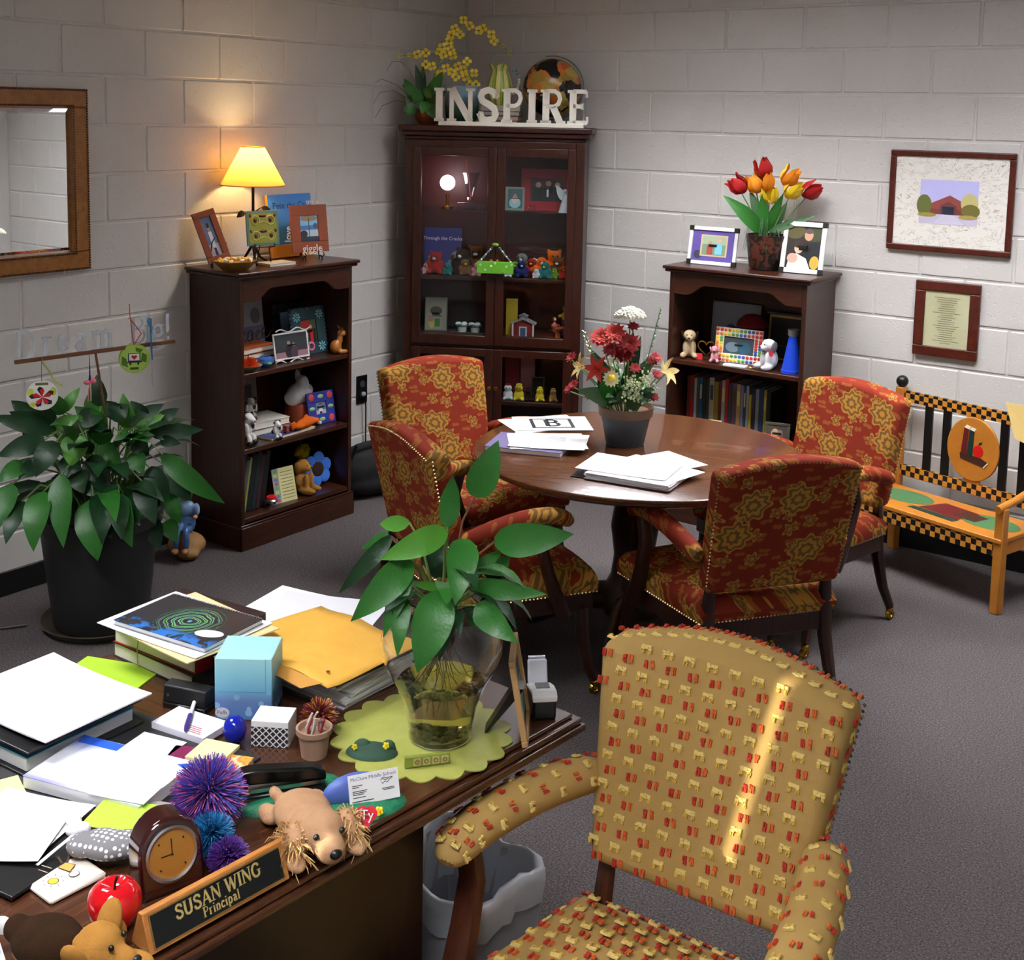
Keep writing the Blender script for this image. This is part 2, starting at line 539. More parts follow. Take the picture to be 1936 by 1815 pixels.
def floral(name, axes):
    g_ = G(name, col=(150, 50, 24), rough=0.85, spec=0.2)
    tc = g_.n('ShaderNodeTexCoord').outputs['Object']
    sp = g_.n('ShaderNodeSeparateXYZ', {0: tc})
    oth = g_.math('MULTIPLY', sp.outputs[3 - axes[0] - axes[1]], .7)
    cb = g_.n('ShaderNodeCombineXYZ', {0: g_.math('ADD', sp.outputs[axes[0]], oth), 1: g_.math('SUBTRACT', sp.outputs[axes[1]], oth), 2: 0.0}).outputs[0]
    warp = g_.n('ShaderNodeVectorMath', {0: cb, 1: g_.n('ShaderNodeVectorMath', {0: g_.n('ShaderNodeTexNoise', {'Vector': cb, 'Scale': 16.0, 'Detail': 2.0}).outputs[1], 1: (0.03, 0.03, 0.0)}, operation='MULTIPLY').outputs[0]}, operation='ADD').outputs[0]
    def layer(scale, shift, rnd, rad, pet, amp):
        v = g_.n('ShaderNodeVectorMath', {0: warp, 1: (scale, scale, 0)}, operation='MULTIPLY').outputs[0]
        v = g_.n('ShaderNodeVectorMath', {0: v, 1: (shift, shift * 1.7, 0)}, operation='ADD').outputs[0]
        vo = g_.n('ShaderNodeTexVoronoi', {'Vector': v, 'Scale': 1.0, 'Randomness': rnd}, voronoi_dimensions='2D')
        dl = g_.n('ShaderNodeVectorMath', {0: v, 1: vo.outputs['Position']}, operation='SUBTRACT').outputs[0]
        sx = g_.n('ShaderNodeSeparateXYZ', {0: dl})
        ang = g_.math('ARCTAN2', sx.outputs[1], sx.outputs[0])
        pr = g_.math('COSINE', g_.math('MULTIPLY', ang, pet))
        edge = g_.math('ADD', rad, g_.math('MULTIPLY', pr, amp))
        q = g_.math('DIVIDE', vo.outputs['Distance'], edge)      # 0 centre .. 1 rim
        return q, vo
    q1, v1 = layer(5.0, 0.35, 0.5, 0.31, 8.0, 0.04)
    q2, v2 = layer(11.0, 2.2, 0.95, 0.25, 5.0, 0.08)
    q3, v3 = layer(20.0, 5.7, 0.95, 0.26, 2.0, 0.15)
    red = g_.mix(g_.noise(cb, 9, 3), (108, 32, 19), (132, 46, 26))
    gold, olive, deep = (164, 116, 44), (104, 78, 38), (140, 84, 36)
    c_ = red
    m3 = g_.step(q3, 1.0, 0.86)
    c_ = g_.mix(g_.math('MULTIPLY', m3, 0.75), c_, deep)
    m2 = g_.step(q2, 1.0, 0.9)
    ring2 = g_.math('GREATER_THAN', g_.math('SINE', g_.math('MULTIPLY', q2, 9.5)), 0.1)
    c_ = g_.mix(g_.math('MULTIPLY', m2, 0.9), c_, g_.mix(ring2, olive, gold))
    m1 = g_.step(q1, 1.0, 0.93)
    ring1 = g_.math('GREATER_THAN', g_.math('SINE', g_.math('MULTIPLY', q1, 15.0)), -0.15)
    c_ = g_.mix(m1, c_, g_.mix(ring1, olive, gold))
    g_.col(c_)
    g_.bump(g_.noise(cb, 420, 2), 0.25, 0.002)
    return g_.m
FLORAL_V = floral('floral_tapestry', (0, 2))
FLORAL_H = floral('floral_tapestry_seat', (0, 1))

g = G('gold_upholstery', col=(168, 132, 62), rough=0.8, spec=0.25)
v = g.coord('Object', (1, 1, 1))
g.col(g.mix(g.noise(v, 12, 3), (158, 126, 70), (174, 142, 84)))
g.bump(g.noise(v, 500, 2), 0.3, 0.002)
YFAB = g.m
TUFT_RED = mat('red_tuft', (178, 50, 30), 0.9)
TUFT_ORANGE = mat('orange_tuft', (196, 92, 38), 0.9)
TUFT_CREAM = mat('cream_tuft', (214, 188, 112), 0.9)
TUFT_GOLD = mat('yellow_tuft', (204, 168, 72), 0.9)

# ------------------------------------------------------------------ the room
RW, RY, RH = 4.62, -6.8, 2.745
BL, BH, JT, Z0 = 0.4064, 0.2032, 0.009, 2.2836 - 11 * 0.2032
floor = struct(M().box(-0.2, RW + 0.2, RY - 0.2, 0.2, -0.12, 0).build('floor', CARPET))
ceiling = struct(M().box(-0.2, RW + 0.2, RY - 0.2, 0.2, RH, RH + 0.1).build('ceiling', CEIL))
BLOCKS = {}
def block_mesh(w, h, axis):
    key = (round(w, 3), round(h, 3), axis)
    if key not in BLOCKS:
        m = M()
        if axis == 'x':
            m.cbox(0, w, 0, 0.03, 0, h, 0.0045)       # along x, face at y = 0
        else:
            m.cbox(-0.03, 0, -w, 0, 0, h, 0.0045)     # along -y, face at x = 0
        BLOCKS[key] = m.mesh('block', PAINT, smooth=0)
    return BLOCKS[key]
def block_wall(parent, length, off0, axis):
    """running bond of painted blocks; off0 = first joint of the course between rows 0 and 1 below the reference joint"""
    row = -3
    while True:
        ztop = 2.2836 - row * BH
        zbot = ztop - BH
        if ztop <= 0.02:
            break
        z1, z0 = min(ztop - JT / 2, RH), max(zbot + JT / 2, 0.0)
        if z1 - z0 > 0.03:
            s = off0 + (0 if row % 2 == 0 else BL / 2)
            s -= math.ceil(s / BL) * BL
            while s < length:
                a, b = max(s + JT / 2, 0.0), min(s + BL - JT / 2, length)
                if b - a > 0.02:
                    o = bpy.data.objects.new('block', block_mesh(b - a, z1 - z0, axis))
                    COL.objects.link(o)
                    o.parent = parent
                    o.location = (a, 0, z0) if axis == 'x' else (0, -a, z0)
                s += BL
        row += 1
wall_back = struct(M().box(-0.2, RW + 0.2, 0.005, 0.2, 0, RH).build('wall_back', PAINT))
block_wall(wall_back, RW, 1.0052 - 2 * BL, 'x')
wall_left = struct(M().box(-0.2, -0.005, RY - 0.2, 0.0, 0, RH).build('wall_left', PAINT))
block_wall(wall_left, -RY, 0.581 - BL, 'y')
struct(M().box(RW, RW + 0.2, RY - 0.2, 0.0, 0, RH).build('wall_right', PAINT))
# wall behind the camera, with a window and a narrow slot of a second one
wf = M()
for a in ((0.0, 1.531, 0, RH), (1.531, 1.609, 0, 1.40), (1.531, 1.609, 2.0, RH), (1.609, RW, 0, RH)):
    wf.box(a[0], a[1], RY - 0.1, RY, a[2], a[3])
struct(wf.build('wall_front', PAINT))
win = struct(M().box(1.52, 1.62, RY - 0.09, RY - 0.085, 1.39, 2.01).build('window_1', PANE))
struct(M().box(0.0, 0.012, RY, -0.012, 0, 0.1).build('baseboard_left', VINYL, bevel=0.003))
struct(M().box(0.0, RW, -0.012, 0.0, 0, 0.1).build('baseboard_back', VINYL, bevel=0.003))

# recessed fluorescent ceiling fixtures
TUBE = mat('lit_diffuser', (255, 255, 255), 0.5, emit=(250, 250, 255), estr=TROFFER_POWER)
FIX = mat('fixture_enamel', (235, 235, 235), 0.4)
def troffer(x, y, where):
    t = thing('ceiling_light', 'recessed fluorescent ceiling light ' + where, 'ceiling light', (x, y, RH), 0, 'recessed ceiling lights')
    f = M()
    for a in ((-.62, .62, -.32, -.3), (-.62, .62, .3, .32), (-.62, -.6, -.3, .3), (.6, .62, -.3, .3)):
        f.box(a[0], a[1], a[2], a[3], -0.115, 0.0)
    f.build('frame', FIX, t)
    M().box(-.6, .6, -.3, .3, -0.012, -0.004).build('diffuser', TUBE, t)
    lv = M()
    for y_ in (-.15, 0, .15):
        lv.box(-.6, .6, y_ - .001, y_ + .001, -.112, -.013)
    for k in range(-3, 4):
        lv.box(k * .15 - .001, k * .15 + .001, -.3, .3, -.112, -.013)
    stuff(lv.build('louvre', mat('louvre_grey', (150, 150, 150), .5), t))
for x, y, wh in ((3.3, -1.1, 'in front of the framed school picture'), (1.75, -1.15, 'between the cabinet and right bookcase'), (3.6, -5.3, 'behind the gold armchair'), (1.6, -4.6, 'behind the desk')):
    troffer(x, y, wh)

# ------------------------------------------------------------------ bookcases
def bookcase(label, loc, rz):
    t = thing('bookcase', label, 'bookcase', loc, rz, 'low walnut bookcases')
    W, D, H = 0.70, 0.335, 1.25
    for s in (-1, 1):
        M().box(*(sorted((s * W / 2, s * (W / 2 - 0.022)))), -D, 0, 0.0, H - 0.028).build('side_panel', WALNUT, t, bevel=0.002)
    M().box(-W / 2 + .022, W / 2 - .022, -0.012, -0.002, 0.02, H - 0.028).build('back_panel', WALNUT, t)
    tp = M()
    tp.box(-.38, .38, -.362, 0, H - .016, H)
    tp.box(-.371, .371, -.353, 0, H - .03, H - .016)
    tp.build('top', WALNUT_H, t, bevel=0.005)
    for z in (0.795, 0.455, 0.14):
        M().box(-W / 2 + .022, W / 2 - .022, -D + .006, -0.012, z - .022, z).build('shelf', WALNUT_H, t, bevel=0.002)
    hw = W / 2 - .022
    pts = [(-hw, H - .03), (-hw, 1.115), (-hw + .07, 1.115)]
    for i in range(7):
        a = i / 6
        pts.append((-hw + .07 + .1 * a, 1.115 + .05 * (0.5 - 0.5 * math.cos(math.pi * a))))
    pts += [(-x, z) for x, z in reversed(pts[2:])] + [(hw, 1.115), (hw, H - .03)]
    M().prism(pts[::-1], -D + .001, -D + .02, 'y').build('apron', WALNUT_H, t, bevel=0.003)
    pl = M()
    pl.box(-.359, .359, -.347, -D, 0, .105)
    for s in (-1, 1):
        pl.box(*(sorted((s * .359, s * .35))), -.347, 0, 0, .105)
    pl.box(-.356, .356, -.343, -D, .105, .116)
    pl.build('plinth', WALNUT_H, t, bevel=0.003)
    return t
bookcase('dark walnut bookcase against the left wall, lamp standing on top', (0.006, -1.636, 0), R(90))
bookcase('dark walnut bookcase against the back wall, tulips standing on top', (1.897, -0.016, 0), 0)

# ------------------------------------------------------------------ tall glazed corner cabinet
CAB_O, CAB_A = (0.16, -0.699, 0.0), R(28.79)
CABIN = mat('cabinet_lining', (64, 22, 18), 0.5)
cab = thing('display_cabinet', 'tall dark cherry cabinet with glass doors set across the corner', 'cabinet', CAB_O, CAB_A)
CW, CD = 0.932, 0.28
for x0, x1 in ((0, .022), (CW - .022, CW)):
    M().box(x0, x1, 0.0, CD, 0, 1.82).build('side_panel', CABWOOD, cab, bevel=0.002)
M().box(.022, CW - .022, CD - .012, CD, 0.05, 1.82).build('back_panel', CABIN, cab)
cn = M()
cn.box(-.005, CW + .005, -.005, CD, 1.815, 1.835)
cn.box(-.02, CW + .02, -.02, CD, 1.835, 1.86)
cn.box(-.034, CW + .034, -.034, CD, 1.86, 1.89)
cn.build('cornice', CABWOOD, cab, bevel=0.006, seg=3)
fr = M()
fr.box(0.0, .047, -.012, .012, 0, 1.815)
fr.box(CW - .047, CW, -.012, .012, 0, 1.815)
fr.box(.047, CW - .047, -.012, .012, 1.78, 1.815)
fr.box(.047, CW - .047, -.012, .012, .735, .75)
fr.box(.047, CW - .047, -.012, .012, 0, .09)
fr.build('face_frame', CABWOOD, cab, bevel=0.002)
M().box(.022, CW - .022, .02, CD - .012, .772, .797).build('deck', CABWOOD, cab, bevel=0.002)
M().box(.022, CW - .022, .02, CD - .012, 1.085, 1.105).build('shelf', CABWOOD, cab, bevel=0.002)
M().box(.022, CW - .022, .03, CD - .012, 1.445, 1.453).build('glass_shelf', CLEAR, cab)
M().box(.022, CW - .022, .02, CD - .012, .428, .45).build('shelf', CABWOOD, cab, bevel=0.002)
M().box(.022, CW - .022, .0, CD - .012, .06, .09).build('bottom', CABWOOD, cab)
def cab_door(x0, x1, z0, z1, gx0, gx1, gz0, gz1, knob):
    d = M()
    d.box(x0, gx0, -.03, -.012, z0, z1)
    d.box(gx1, x1, -.03, -.012, z0, z1)
    d.box(gx0, gx1, -.03, -.012, z0, gz0)
    d.box(gx0, gx1, -.03, -.012, gz1, z1)
    dr = d.build('door', CABWOOD, cab, bevel=0.003)
    M().box(gx0 - .004, gx1 + .004, -.021, -.018, gz0 - .004, gz1 + .004).build('pane', PANE, dr)
    M(Matrix.Translation((knob[0], -.03, knob[1])) @ Matrix.Rotation(R(90), 4, 'X')).lathe([(0, 0), (.006, 0), (.005, .01), (.011, .016), (.011, .022), (0, .026)], 12).build('knob', BRASS, dr)
cab_door(.046, .481, .752, 1.781, .089, .437, .803, 1.735, (.465, 1.2))
cab_door(.4835, .887, .752, 1.781, .528, .868 - .02, .803, 1.735, (.5, 1.2))
cab_door(.046, .481, .092, .734, .089, .437, .14, .695, (.465, .53))
cab_door(.4835, .887, .092, .734, .528, .848, .14, .695, (.5, .53))
CABM = Matrix.Translation(CAB_O) @ Matrix.Rotation(CAB_A, 4, 'Z')
def cabp(x, y, z):
    return tuple(CABM @ Vector((x, y, z)))

# ------------------------------------------------------------------ round meeting table
TC = (2.19, -1.71, 0.0)
tb = thing('round_table', 'round polished walnut meeting table on a pedestal', 'table', TC, R(20))
M().lathe([(0, .70), (.575, .70), (.585, .705), (.596, .712), (.598, .72), (.605, .724), (.605, .731), (.600, .735), (0, .735)], 72).build('table_top', TABLEWOOD, tb)
M().lathe([(0, .66), (.30, .66), (.30, .70), (0, .70)], 32).build('under_frame', CHAIRWOOD, tb)
M().lathe([(0, .12), (.11, .12), (.115, .2), (.085, .26), (.075, .34), (.09, .45), (.075, .55), (.11, .62), (.14, .66), (0, .66)], 24).build('column', CHAIRWOOD, tb)
for k in range(4):
    a = k * math.pi / 2
    c, s = math.cos(a), math.sin(a)
    M().tube([(c * r_, s * r_, z) for r_, z in ((.05, .17), (.18, .16), (.32, .09), (.40, .045))], [.05, .05, .04, .035], 10, ry=[.06, .05, .04, .035]).build('foot', CHAIRWOOD, tb)

# ------------------------------------------------------------------ red upholstered armchairs
def shear(m, z0, k):
    m.v = [(x, y - k * max(0.0, z - z0), z) for x, y, z in m.v]
    return m
def arch_panel(hb, ht, z0, z1, crown, y0, y1, n=12):
    pts = [(-hb, z0), (hb, z0), (ht, z1)]
    for i in range(1, n):
        a = i / n
        pts.append((ht - 2 * ht * a, z1 + crown * math.sin(math.pi * a)))
    pts.append((-ht, z1))
    return pts
def nails(m, pts, r=.0042, step=.0135):
    P_ = [Vector(p_) for p_ in pts]
    acc = 0.0
    for a, b in zip(P_, P_[1:]):
        L = (b - a).length
        d = acc
        while d < L:
            c = a.lerp(b, d / L)
            m.add([c + Vector(q) * r for q in ((1, 0, 0), (-1, 0, 0), (0, 1, 0), (0, -1, 0), (0, 0, 1), (0, 0, -1))],
                  [(0, 2, 4), (2, 1, 4), (1, 3, 4), (3, 0, 4), (2, 0, 5), (1, 2, 5), (3, 1, 5), (0, 3, 5)])
            d += step
        acc = d - L
def seat_outline(wr, wf_, y0, y1, n=8):
    pts = [(-wr, y0), (wr, y0)]
    for i in range(n + 1):
        a = i / n
        x = wf_ * (1 - 2 * a)
        pts.append((x, y1 + .03 * (1 - (2 * a - 1) ** 2)))
    return pts
def cushion(outline, z0, z1, puff, inset=.03):
    """padded cushion: outline ring, rounded top"""
    cx = sum(p_[0] for p_ in outline) / len(outline)
    cy = sum(p_[1] for p_ in outline) / len(outline)
    m = M()
    rings = [(1.0, z0), (1.02, z0 + (z1 - z0) * .5), (0.985, z1 - .008), (0.9, z1 + puff * .35), (.6, z1 + puff * .8), (.25, z1 + puff)]
    n = len(outline)
    vs = []
    for s_, z in rings:
        vs += [(cx + (x - cx) * s_, cy + (y - cy) * s_, z) for x, y in outline]
    fs = [tuple(range(n))[::-1]]
    for i in range(len(rings) - 1):
        for j in range(n):
            fs.append((i * n + j, i * n + (j + 1) % n, (i + 1) * n + (j + 1) % n, (i + 1) * n + j))
    fs.append(tuple(range((len(rings) - 1) * n, len(rings) * n)))
    return m.add(vs, fs)
def densify(pts, k=3):
    out = []
    n = len(pts)
    for i in range(n):
        a, b = pts[i], pts[(i + 1) % n]
        for j in range(k):
            out.append((a[0] + (b[0] - a[0]) * j / k, a[1] + (b[1] - a[1]) * j / k))
    return out

def red_chair(label, loc, rz):
    t = thing('upholstered_armchair', label, 'chair', loc, rz, 'red floral armchairs around the round table')
    lean = .22
    outl = arch_panel(.238, .253, .47, .885, .035, 0, 0)
    b = M().prism(outl, -.085, .0, 'y')
    shear(b, .45, lean)
    b.build('backrest', FLORAL_V, t, bevel=.022, seg=4)
    so = densify(seat_outline(.245, .315, -.06, .43), 2)
    cushion(so, .365, .43, .035).build('seat', FLORAL_H, t)
    M().prism([(x * .97, y * .98) for x, y in seat_outline(.245, .315, -.06, .43)], .30, .366, 'z').build('seat_rail', CHAIRWOOD, t, bevel=.004)
    for s in (-1, 1):
        ar = M().tube([(s * .255, -.075, .585), (s * .268, .0, .61), (s * .288, .10, .645), (s * .306, .20, .660), (s * .316, .27, .653), (s * .318, .305, .635), (s * .318, .315, .618)],
                      [.03, .034, .036, .036, .036, .032, .016], 12, ry=[.03, .03, .03, .03, .03, .028, .014])
        arm = ar.build('arm', FLORAL_H, t, sub=1)
        M().tube([(s * .318, .225, .635), (s * .318, .205, .56), (s * .315, .235, .46), (s * .312, .275, .36), (s * .308, .30, .31)], [.02, .02, .021, .025, .026], 8, ry=[.026, .026, .028, .034, .036]).build('arm_support', CHAIRWOOD, t)
        nm = M()
        nails(nm, [(s * .288, -.02, .585), (s * .305, .09, .618), (s * .322, .19, .636), (s * .335, .25, .634), (s * .338, .30, .62)])
        nm.build('nail_trim', NICKEL, arm)['kind'] = 'stuff'
        lg = M().tube([(s * .285, .385, .31), (s * .292, .39, .2), (s * .302, .41, .1), (s * .312, .43, .055)], [.024, .022, .019, .016], 8, ry=[.028, .026, .02, .017]).build('front_leg', CHAIRWOOD, t)
        cs = M()
        cs.ell((s * .312, .43, .045), (.016, .016, .018), 10)
        cs.torus((s * .312, .432, .022), .014, .009, 'x', 14, 6)
        cs.build('castor', BRASS, lg)
        lr = M().tube([(s * .208, -.055, .50), (s * .212, -.052, .45), (s * .214, -.048, .38), (s * .216, -.055, .28), (s * .224, -.09, .14), (s * .232, -.13, .052)], [.016, .018, .022, .022, .019, .016], 8, ry=[.02, .022, .028, .026, .02, .017]).build('rear_leg', CHAIRWOOD, t)
        cs = M()
        cs.ell((s * .232, -.13, .045), (.016, .016, .018), 10)
        cs.torus((s * .232, -.132, .022), .014, .009, 'x', 14, 6)
        cs.build('castor', BRASS, lr)
    nm = M()
    ring = [(x, -.088, z) for x, z in outl[2:]]
    def lp(q, dy=0.0):
        return (q[0], q[1] - lean * max(0, q[2] - .45) + dy, q[2])
    def ins(x, z):
        return (x * .975, z - .004)
    top = [lp((x * .955, -.0865, z - .012)) for x, z in outl[2:]]
    nails(nm, top)
    for s in (-1, 1):
        nails(nm, [lp((s * (.238 + .015 * k / 6 + .001), -.07, .5 + .375 * k / 6)) for k in range(7)])
    fr_ = [(x * 1.005, y * 1.005, .367) for x, y in seat_outline(.245, .315, -.06, .43)]
    nails(nm, fr_ + [fr_[0]])
    nm.build('nail_trim', NICKEL, t)['kind'] = 'stuff'
    return t
CH = {'A': (1.214, -1.617, -17), 'B': (1.855, -2.43, 65.5), 'C': (2.815, -1.965, 145), 'D': (2.62, -.93, -110)}
chA = red_chair('red floral armchair nearest the corner cabinet, facing the table', (CH['A'][0], CH['A'][1], 0), R(CH['A'][2] - 90))
copy_thing(chA, (CH['B'][0], CH['B'][1], 0), R(CH['B'][2] - 90), 'red floral armchair behind the vase plant, its back turned to the floor lily')
copy_thing(chA, (CH['C'][0], CH['C'][1], 0), R(CH['C'][2] - 90), 'red floral armchair directly behind the gold armchair, seen from the back')
copy_thing(chA, (CH['D'][0], CH['D'][1], 0), R(CH['D'][2] - 90), 'red floral armchair beside the painted bench, facing the table')

# ------------------------------------------------------------------ gold tufted armchair in front
yc = thing('tufted_armchair', 'gold armchair with red and cream tufted dashes in the foreground', 'chair', (3.459, -3.672, 0), R(-88.6 - 90))
lean_y = .28
youtl = arch_panel(.212, .262, .505, .905, .052, 0, 0, 16)
yb = shear(M().prism(youtl, -.10, 0, 'y'), .5, lean_y)
yback = yb.build('backrest', YFAB, yc, bevel=.028, seg=4)
yso = densify(seat_outline(.235, .315, -.04, .46), 2)
yseat = cushion(yso, .345, .418, .042).build('seat', YFAB, yc)
M().prism([(x * .97, y * .98) for x, y in seat_outline(.235, .315, -.04, .46)], .285, .346, 'z').build('seat_rail', YCHAIRWOOD, yc, bevel=.004)
ARMP = [(.232, -.10, .645), (.262, -.02, .656), (.290, .08, .660), (.308, .18, .658), (.316, .26, .650), (.314, .305, .636), (.312, .318, .622)]
yarms = {}
for s in (-1, 1):
    yarms[s] = M().tube([(s * x, y, z) for x, y, z in ARMP], [.042, .045, .047, .048, .047, .038, .018], 14, ry=[.036, .037, .038, .038, .036, .03, .014]).build('arm', YFAB, yc, sub=1)
    M().tube([(s * .308, .255, .63), (s * .312, .235, .56), (s * .318, .25, .46), (s * .314, .29, .35), (s * .306, .31, .29)], [.02, .02, .022, .026, .028], 8, ry=[.03, .03, .032, .038, .04]).build('arm_support', YCHAIRWOOD, yc)
    M().tube([(s * .285, .40, .29), (s * .29, .41, .16), (s * .295, .425, 0)], [.026, .022, .018], 8).build('front_leg', YCHAIRWOOD, yc)
    M().tube([(s * .19, -.09, .60), (s * .19, -.055, .5), (s * .19, -.035, .4), (s * .19, -.03, .3), (s * .195, -.08, .12), (s * .2, -.12, 0)], [.017, .018, .021, .021, .019, .016], 8).build('rear_leg', YCHAIRWOOD, yc)
# woven tufts: small cut loops of thread standing proud of the cloth
rnd = random.Random(3)
tuft = {'red': M(), 'cream': M()}
def tuft_piece(m, c, ax, ay, n, w, h, hgt, mi):
    """one fuzzy rectangular tuft made of short upright threads"""
    k = 3
    for i in range(k):
        for j in range(2):
            o = c + ax * ((i + .5) / k - .5) * w + ay * ((j + .5) / 2 - .5) * h
            o = o + ax * rnd.uniform(-.0008, .0008) + ay * rnd.uniform(-.0008, .0008)
            hh = hgt * rnd.uniform(.7, 1.25)
            a = ax * w / k * .62
            b = ay * h / 2 * .62
            t_ = o + n * hh + ax * rnd.uniform(-.001, .001) + ay * rnd.uniform(-.001, .001)
            m.add([o - a - b, o + a - b, o + a + b, o - a + b, t_ - a * .8 - b * .8, t_ + a * .8 - b * .8, t_ + a * .8 + b * .8, t_ - a * .8 + b * .8],
                  [(4, 5, 6, 7), (0, 1, 5, 4), (1, 2, 6, 5), (2, 3, 7, 6), (3, 0, 4, 7)], mi)
def motif(c, ax, ay, n, kind, sc=1.0):
    """red: two short dashes side by side; cream: an arch of three dashes"""
    if kind == 'red':
        for k in (-1, 1):
            tuft_piece(tuft['red'], c + ax * k * .0068 * sc + ay * k * -.001, ax, ay, n, .0075 * sc, .0135 * sc, .0038, 0 if k > 0 else 1)
    else:
        tuft_piece(tuft['cream'], c + ay * .004 * sc, ax, ay, n, .021 * sc, .0075 * sc, .0036, 0)
        for k in (-1, 1):
            tuft_piece(tuft['cream'], c + ax * k * .0078 * sc - ay * .0035 * sc, ax, ay, n, .0065 * sc, .0085 * sc, .0036, 1)
AX, AY = Vector((1, 0, 0)), Vector((0, -lean_y, 1)).normalized()
NB = AX.cross(AY) * -1
if NB.y < 0:
    NB = -NB
row, z = 0, .525
while z < .955:
    hw = .212 + (.262 - .212) * min(1, (z - .505) / .4)
    kind = 'red' if row % 2 == 0 else 'cream'
    off = (row // 2 % 2) * .0 + (0.011 if row % 2 else 0)
    x = -.2855 + off
    while x < .285:
        topz = .905 + .052 * math.cos(math.pi * x / (2 * .262)) if abs(x) < .262 else 0
        if abs(x) < hw - .014 and z < topz - .016:
            motif(Vector((x, -lean_y * (z - .5) + .0, z)), AX, AY, NB, kind)
        x += .0475
    z += .0262
    row += 1
# tufts over the rolled top and side edges of the back
for i in range(2, len(youtl) - 1):
    pa, pb = Vector(youtl[i]), Vector(youtl[i + 1])
    for k in (0.5,):
        q = pa.lerp(pb, k)
        for dy, kd in ((-.03, 'cream'), (-.075, 'red')):
            motif(Vector((q.x, -lean_y * (q.y - .5) + dy, q.y - .001)), Vector((1, 0, 0)), Vector((0, 1, 0)), Vector((0, 0, 1)), kd)
for s in (-1, 1):
    for k in range(14):
        zz = .53 + k * .0268
        hw = .212 + .05 * (zz - .505) / .4
        motif(Vector((s * (hw - .001), -lean_y * (zz - .5) - .05, zz)), Vector((0, 1, 0)), Vector((0, 0, 1)), Vector((s, 0, 0)), 'red' if k % 2 else 'cream')
def seat_top(x, y):
    cx, cy = 0.0, .2
    best = 0
    # radial position inside the outline
    wloc = .235 + (.315 - .235) * (y + .04) / .5
    yb_, yf_ = -.04, .49
    q = max(abs(x) / wloc, (y - cy) / (yf_ - cy) if y > cy else (cy - y) / (cy - yb_))
    prof = [(0, .460), (.25, .460), (.6, .4515), (.9, .4327), (.985, .410), (1.0, .38)]
    for (a, za), (b, zb) in zip(prof, prof[1:]):
        if a <= q <= b:
            return za + (zb - za) * (q - a) / (b - a), q
    return .38, q
row, y = 0, -.03
while y < .48:
    x = -.31 + (row % 2) * .011
    while x < .31:
        zt, q = seat_top(x, y)
        if q < .97:
            e = .004
            dzx = (seat_top(x + e, y)[0] - seat_top(x - e, y)[0]) / (2 * e)
            dzy = (seat_top(x, y + e)[0] - seat_top(x, y - e)[0]) / (2 * e)
            n_ = Vector((-dzx, -dzy, 1)).normalized()
            ax_ = Vector((1, 0, dzx)).normalized()
            motif(Vector((x, y, zt - .0005)), ax_, n_.cross(ax_), n_, 'red' if row % 2 == 0 else 'cream', .95)
        x += .0445
    y += .0255
    row += 1
for s in (-1, 1):
    P_ = [Vector((s * x, y, z)) for x, y, z in ARMP]
    rx = [.042, .045, .047, .048, .047, .038, .018]
    ry_ = [.036, .037, .038, .038, .036, .03, .014]
    row = 0
    u = .3
    while u < 5.2:
        i = int(u)
        f_ = u - i
        c = P_[i].lerp(P_[i + 1], f_)
        t_ = (P_[i + 1] - P_[i]).normalized()
        a_, b_ = rx[i] + (rx[i + 1] - rx[i]) * f_, ry_[i] + (ry_[i + 1] - ry_[i]) * f_
        side = t_.cross(Vector((0, 0, 1))).normalized()
        up_ = side.cross(t_)
        for k in range(-1, 2):
            an = R(90 + k * 52 + (26 if row % 2 else 0))
            n_ = (side * math.cos(an) / a_ + up_ * math.sin(an) / b_).normalized()
            pp = c + side * math.cos(an) * a_ * .955 + up_ * math.sin(an) * b_ * .955
            motif(pp, n_.cross(t_).normalized(), t_, n_, 'red' if row % 2 == 0 else 'cream', .8)
        u += .42
        row += 1
stuff(tuft['red'].build('red_tufts', [TUFT_RED, TUFT_ORANGE], yc, smooth=0))
stuff(tuft['cream'].build('cream_tufts', [TUFT_CREAM, TUFT_GOLD], yc, smooth=0))
nm = M()
nails(nm, [(x * .97, -.101 - lean_y * (z - .5), z - .008) for x, z in youtl[2:]], .0045, .012)
for s in (-1, 1):
    nails(nm, [(s * (.212 + .05 * k / 6 - .006), -.099 - lean_y * (.01 + .38 * k / 6), .51 + .38 * k / 6) for k in range(7)], .0045, .012)
stuff(nm.build('nail_trim', NICKEL, yc))

# ------------------------------------------------------------------ painted child's bench
bn = thing('painted_bench', 'small honey-painted wooden bench with black checks and an apple motif', 'bench', (2.494, -.345, 0), R(-16.3))
g = G('checker_paint', col=(20, 20, 20), rough=0.45)
ck = g.n('ShaderNodeTexChecker', {'Vector': g.coord('Object', (1, 0.0001, 1), loc=(0.0005, 0.00003, 0.0007)), 'Scale': 42.0, 'Color1': rgb(14, 14, 14), 'Color2': rgb(198, 132, 48)})
g.col(ck.outputs[0])
CHECK = g.m
BW = .735
for x in (0.0, BW):
    M().box(x - .02, x + .02, -.02, .02, 0, .435).build('front_post', BENCHWOOD, bn, bevel=.004)
for x in (0.02, BW - .02):
    M().box(x - .02, x + .02, .29, .33, 0, .76).build('back_post', BENCHWOOD, bn, bevel=.004)
    M().ell((x, .31, .785), .028, 14).build('finial', BLACKPAINT, bn)
st = M().box(-.015, BW + .015, -.025, .29, .292, .312).build('seat', BENCHWOOD, bn, bevel=.004)
M().box(.02, BW - .02, -.022, -.008, .238, .292).build('front_rail', CHECK, bn)
M().box(.04, BW - .04, .302, .318, .698, .748).build('top_rail', CHECK, bn)
M().box(.04, BW - .04, .302, .318, .355, .405).build('lower_rail', CHECK, bn)
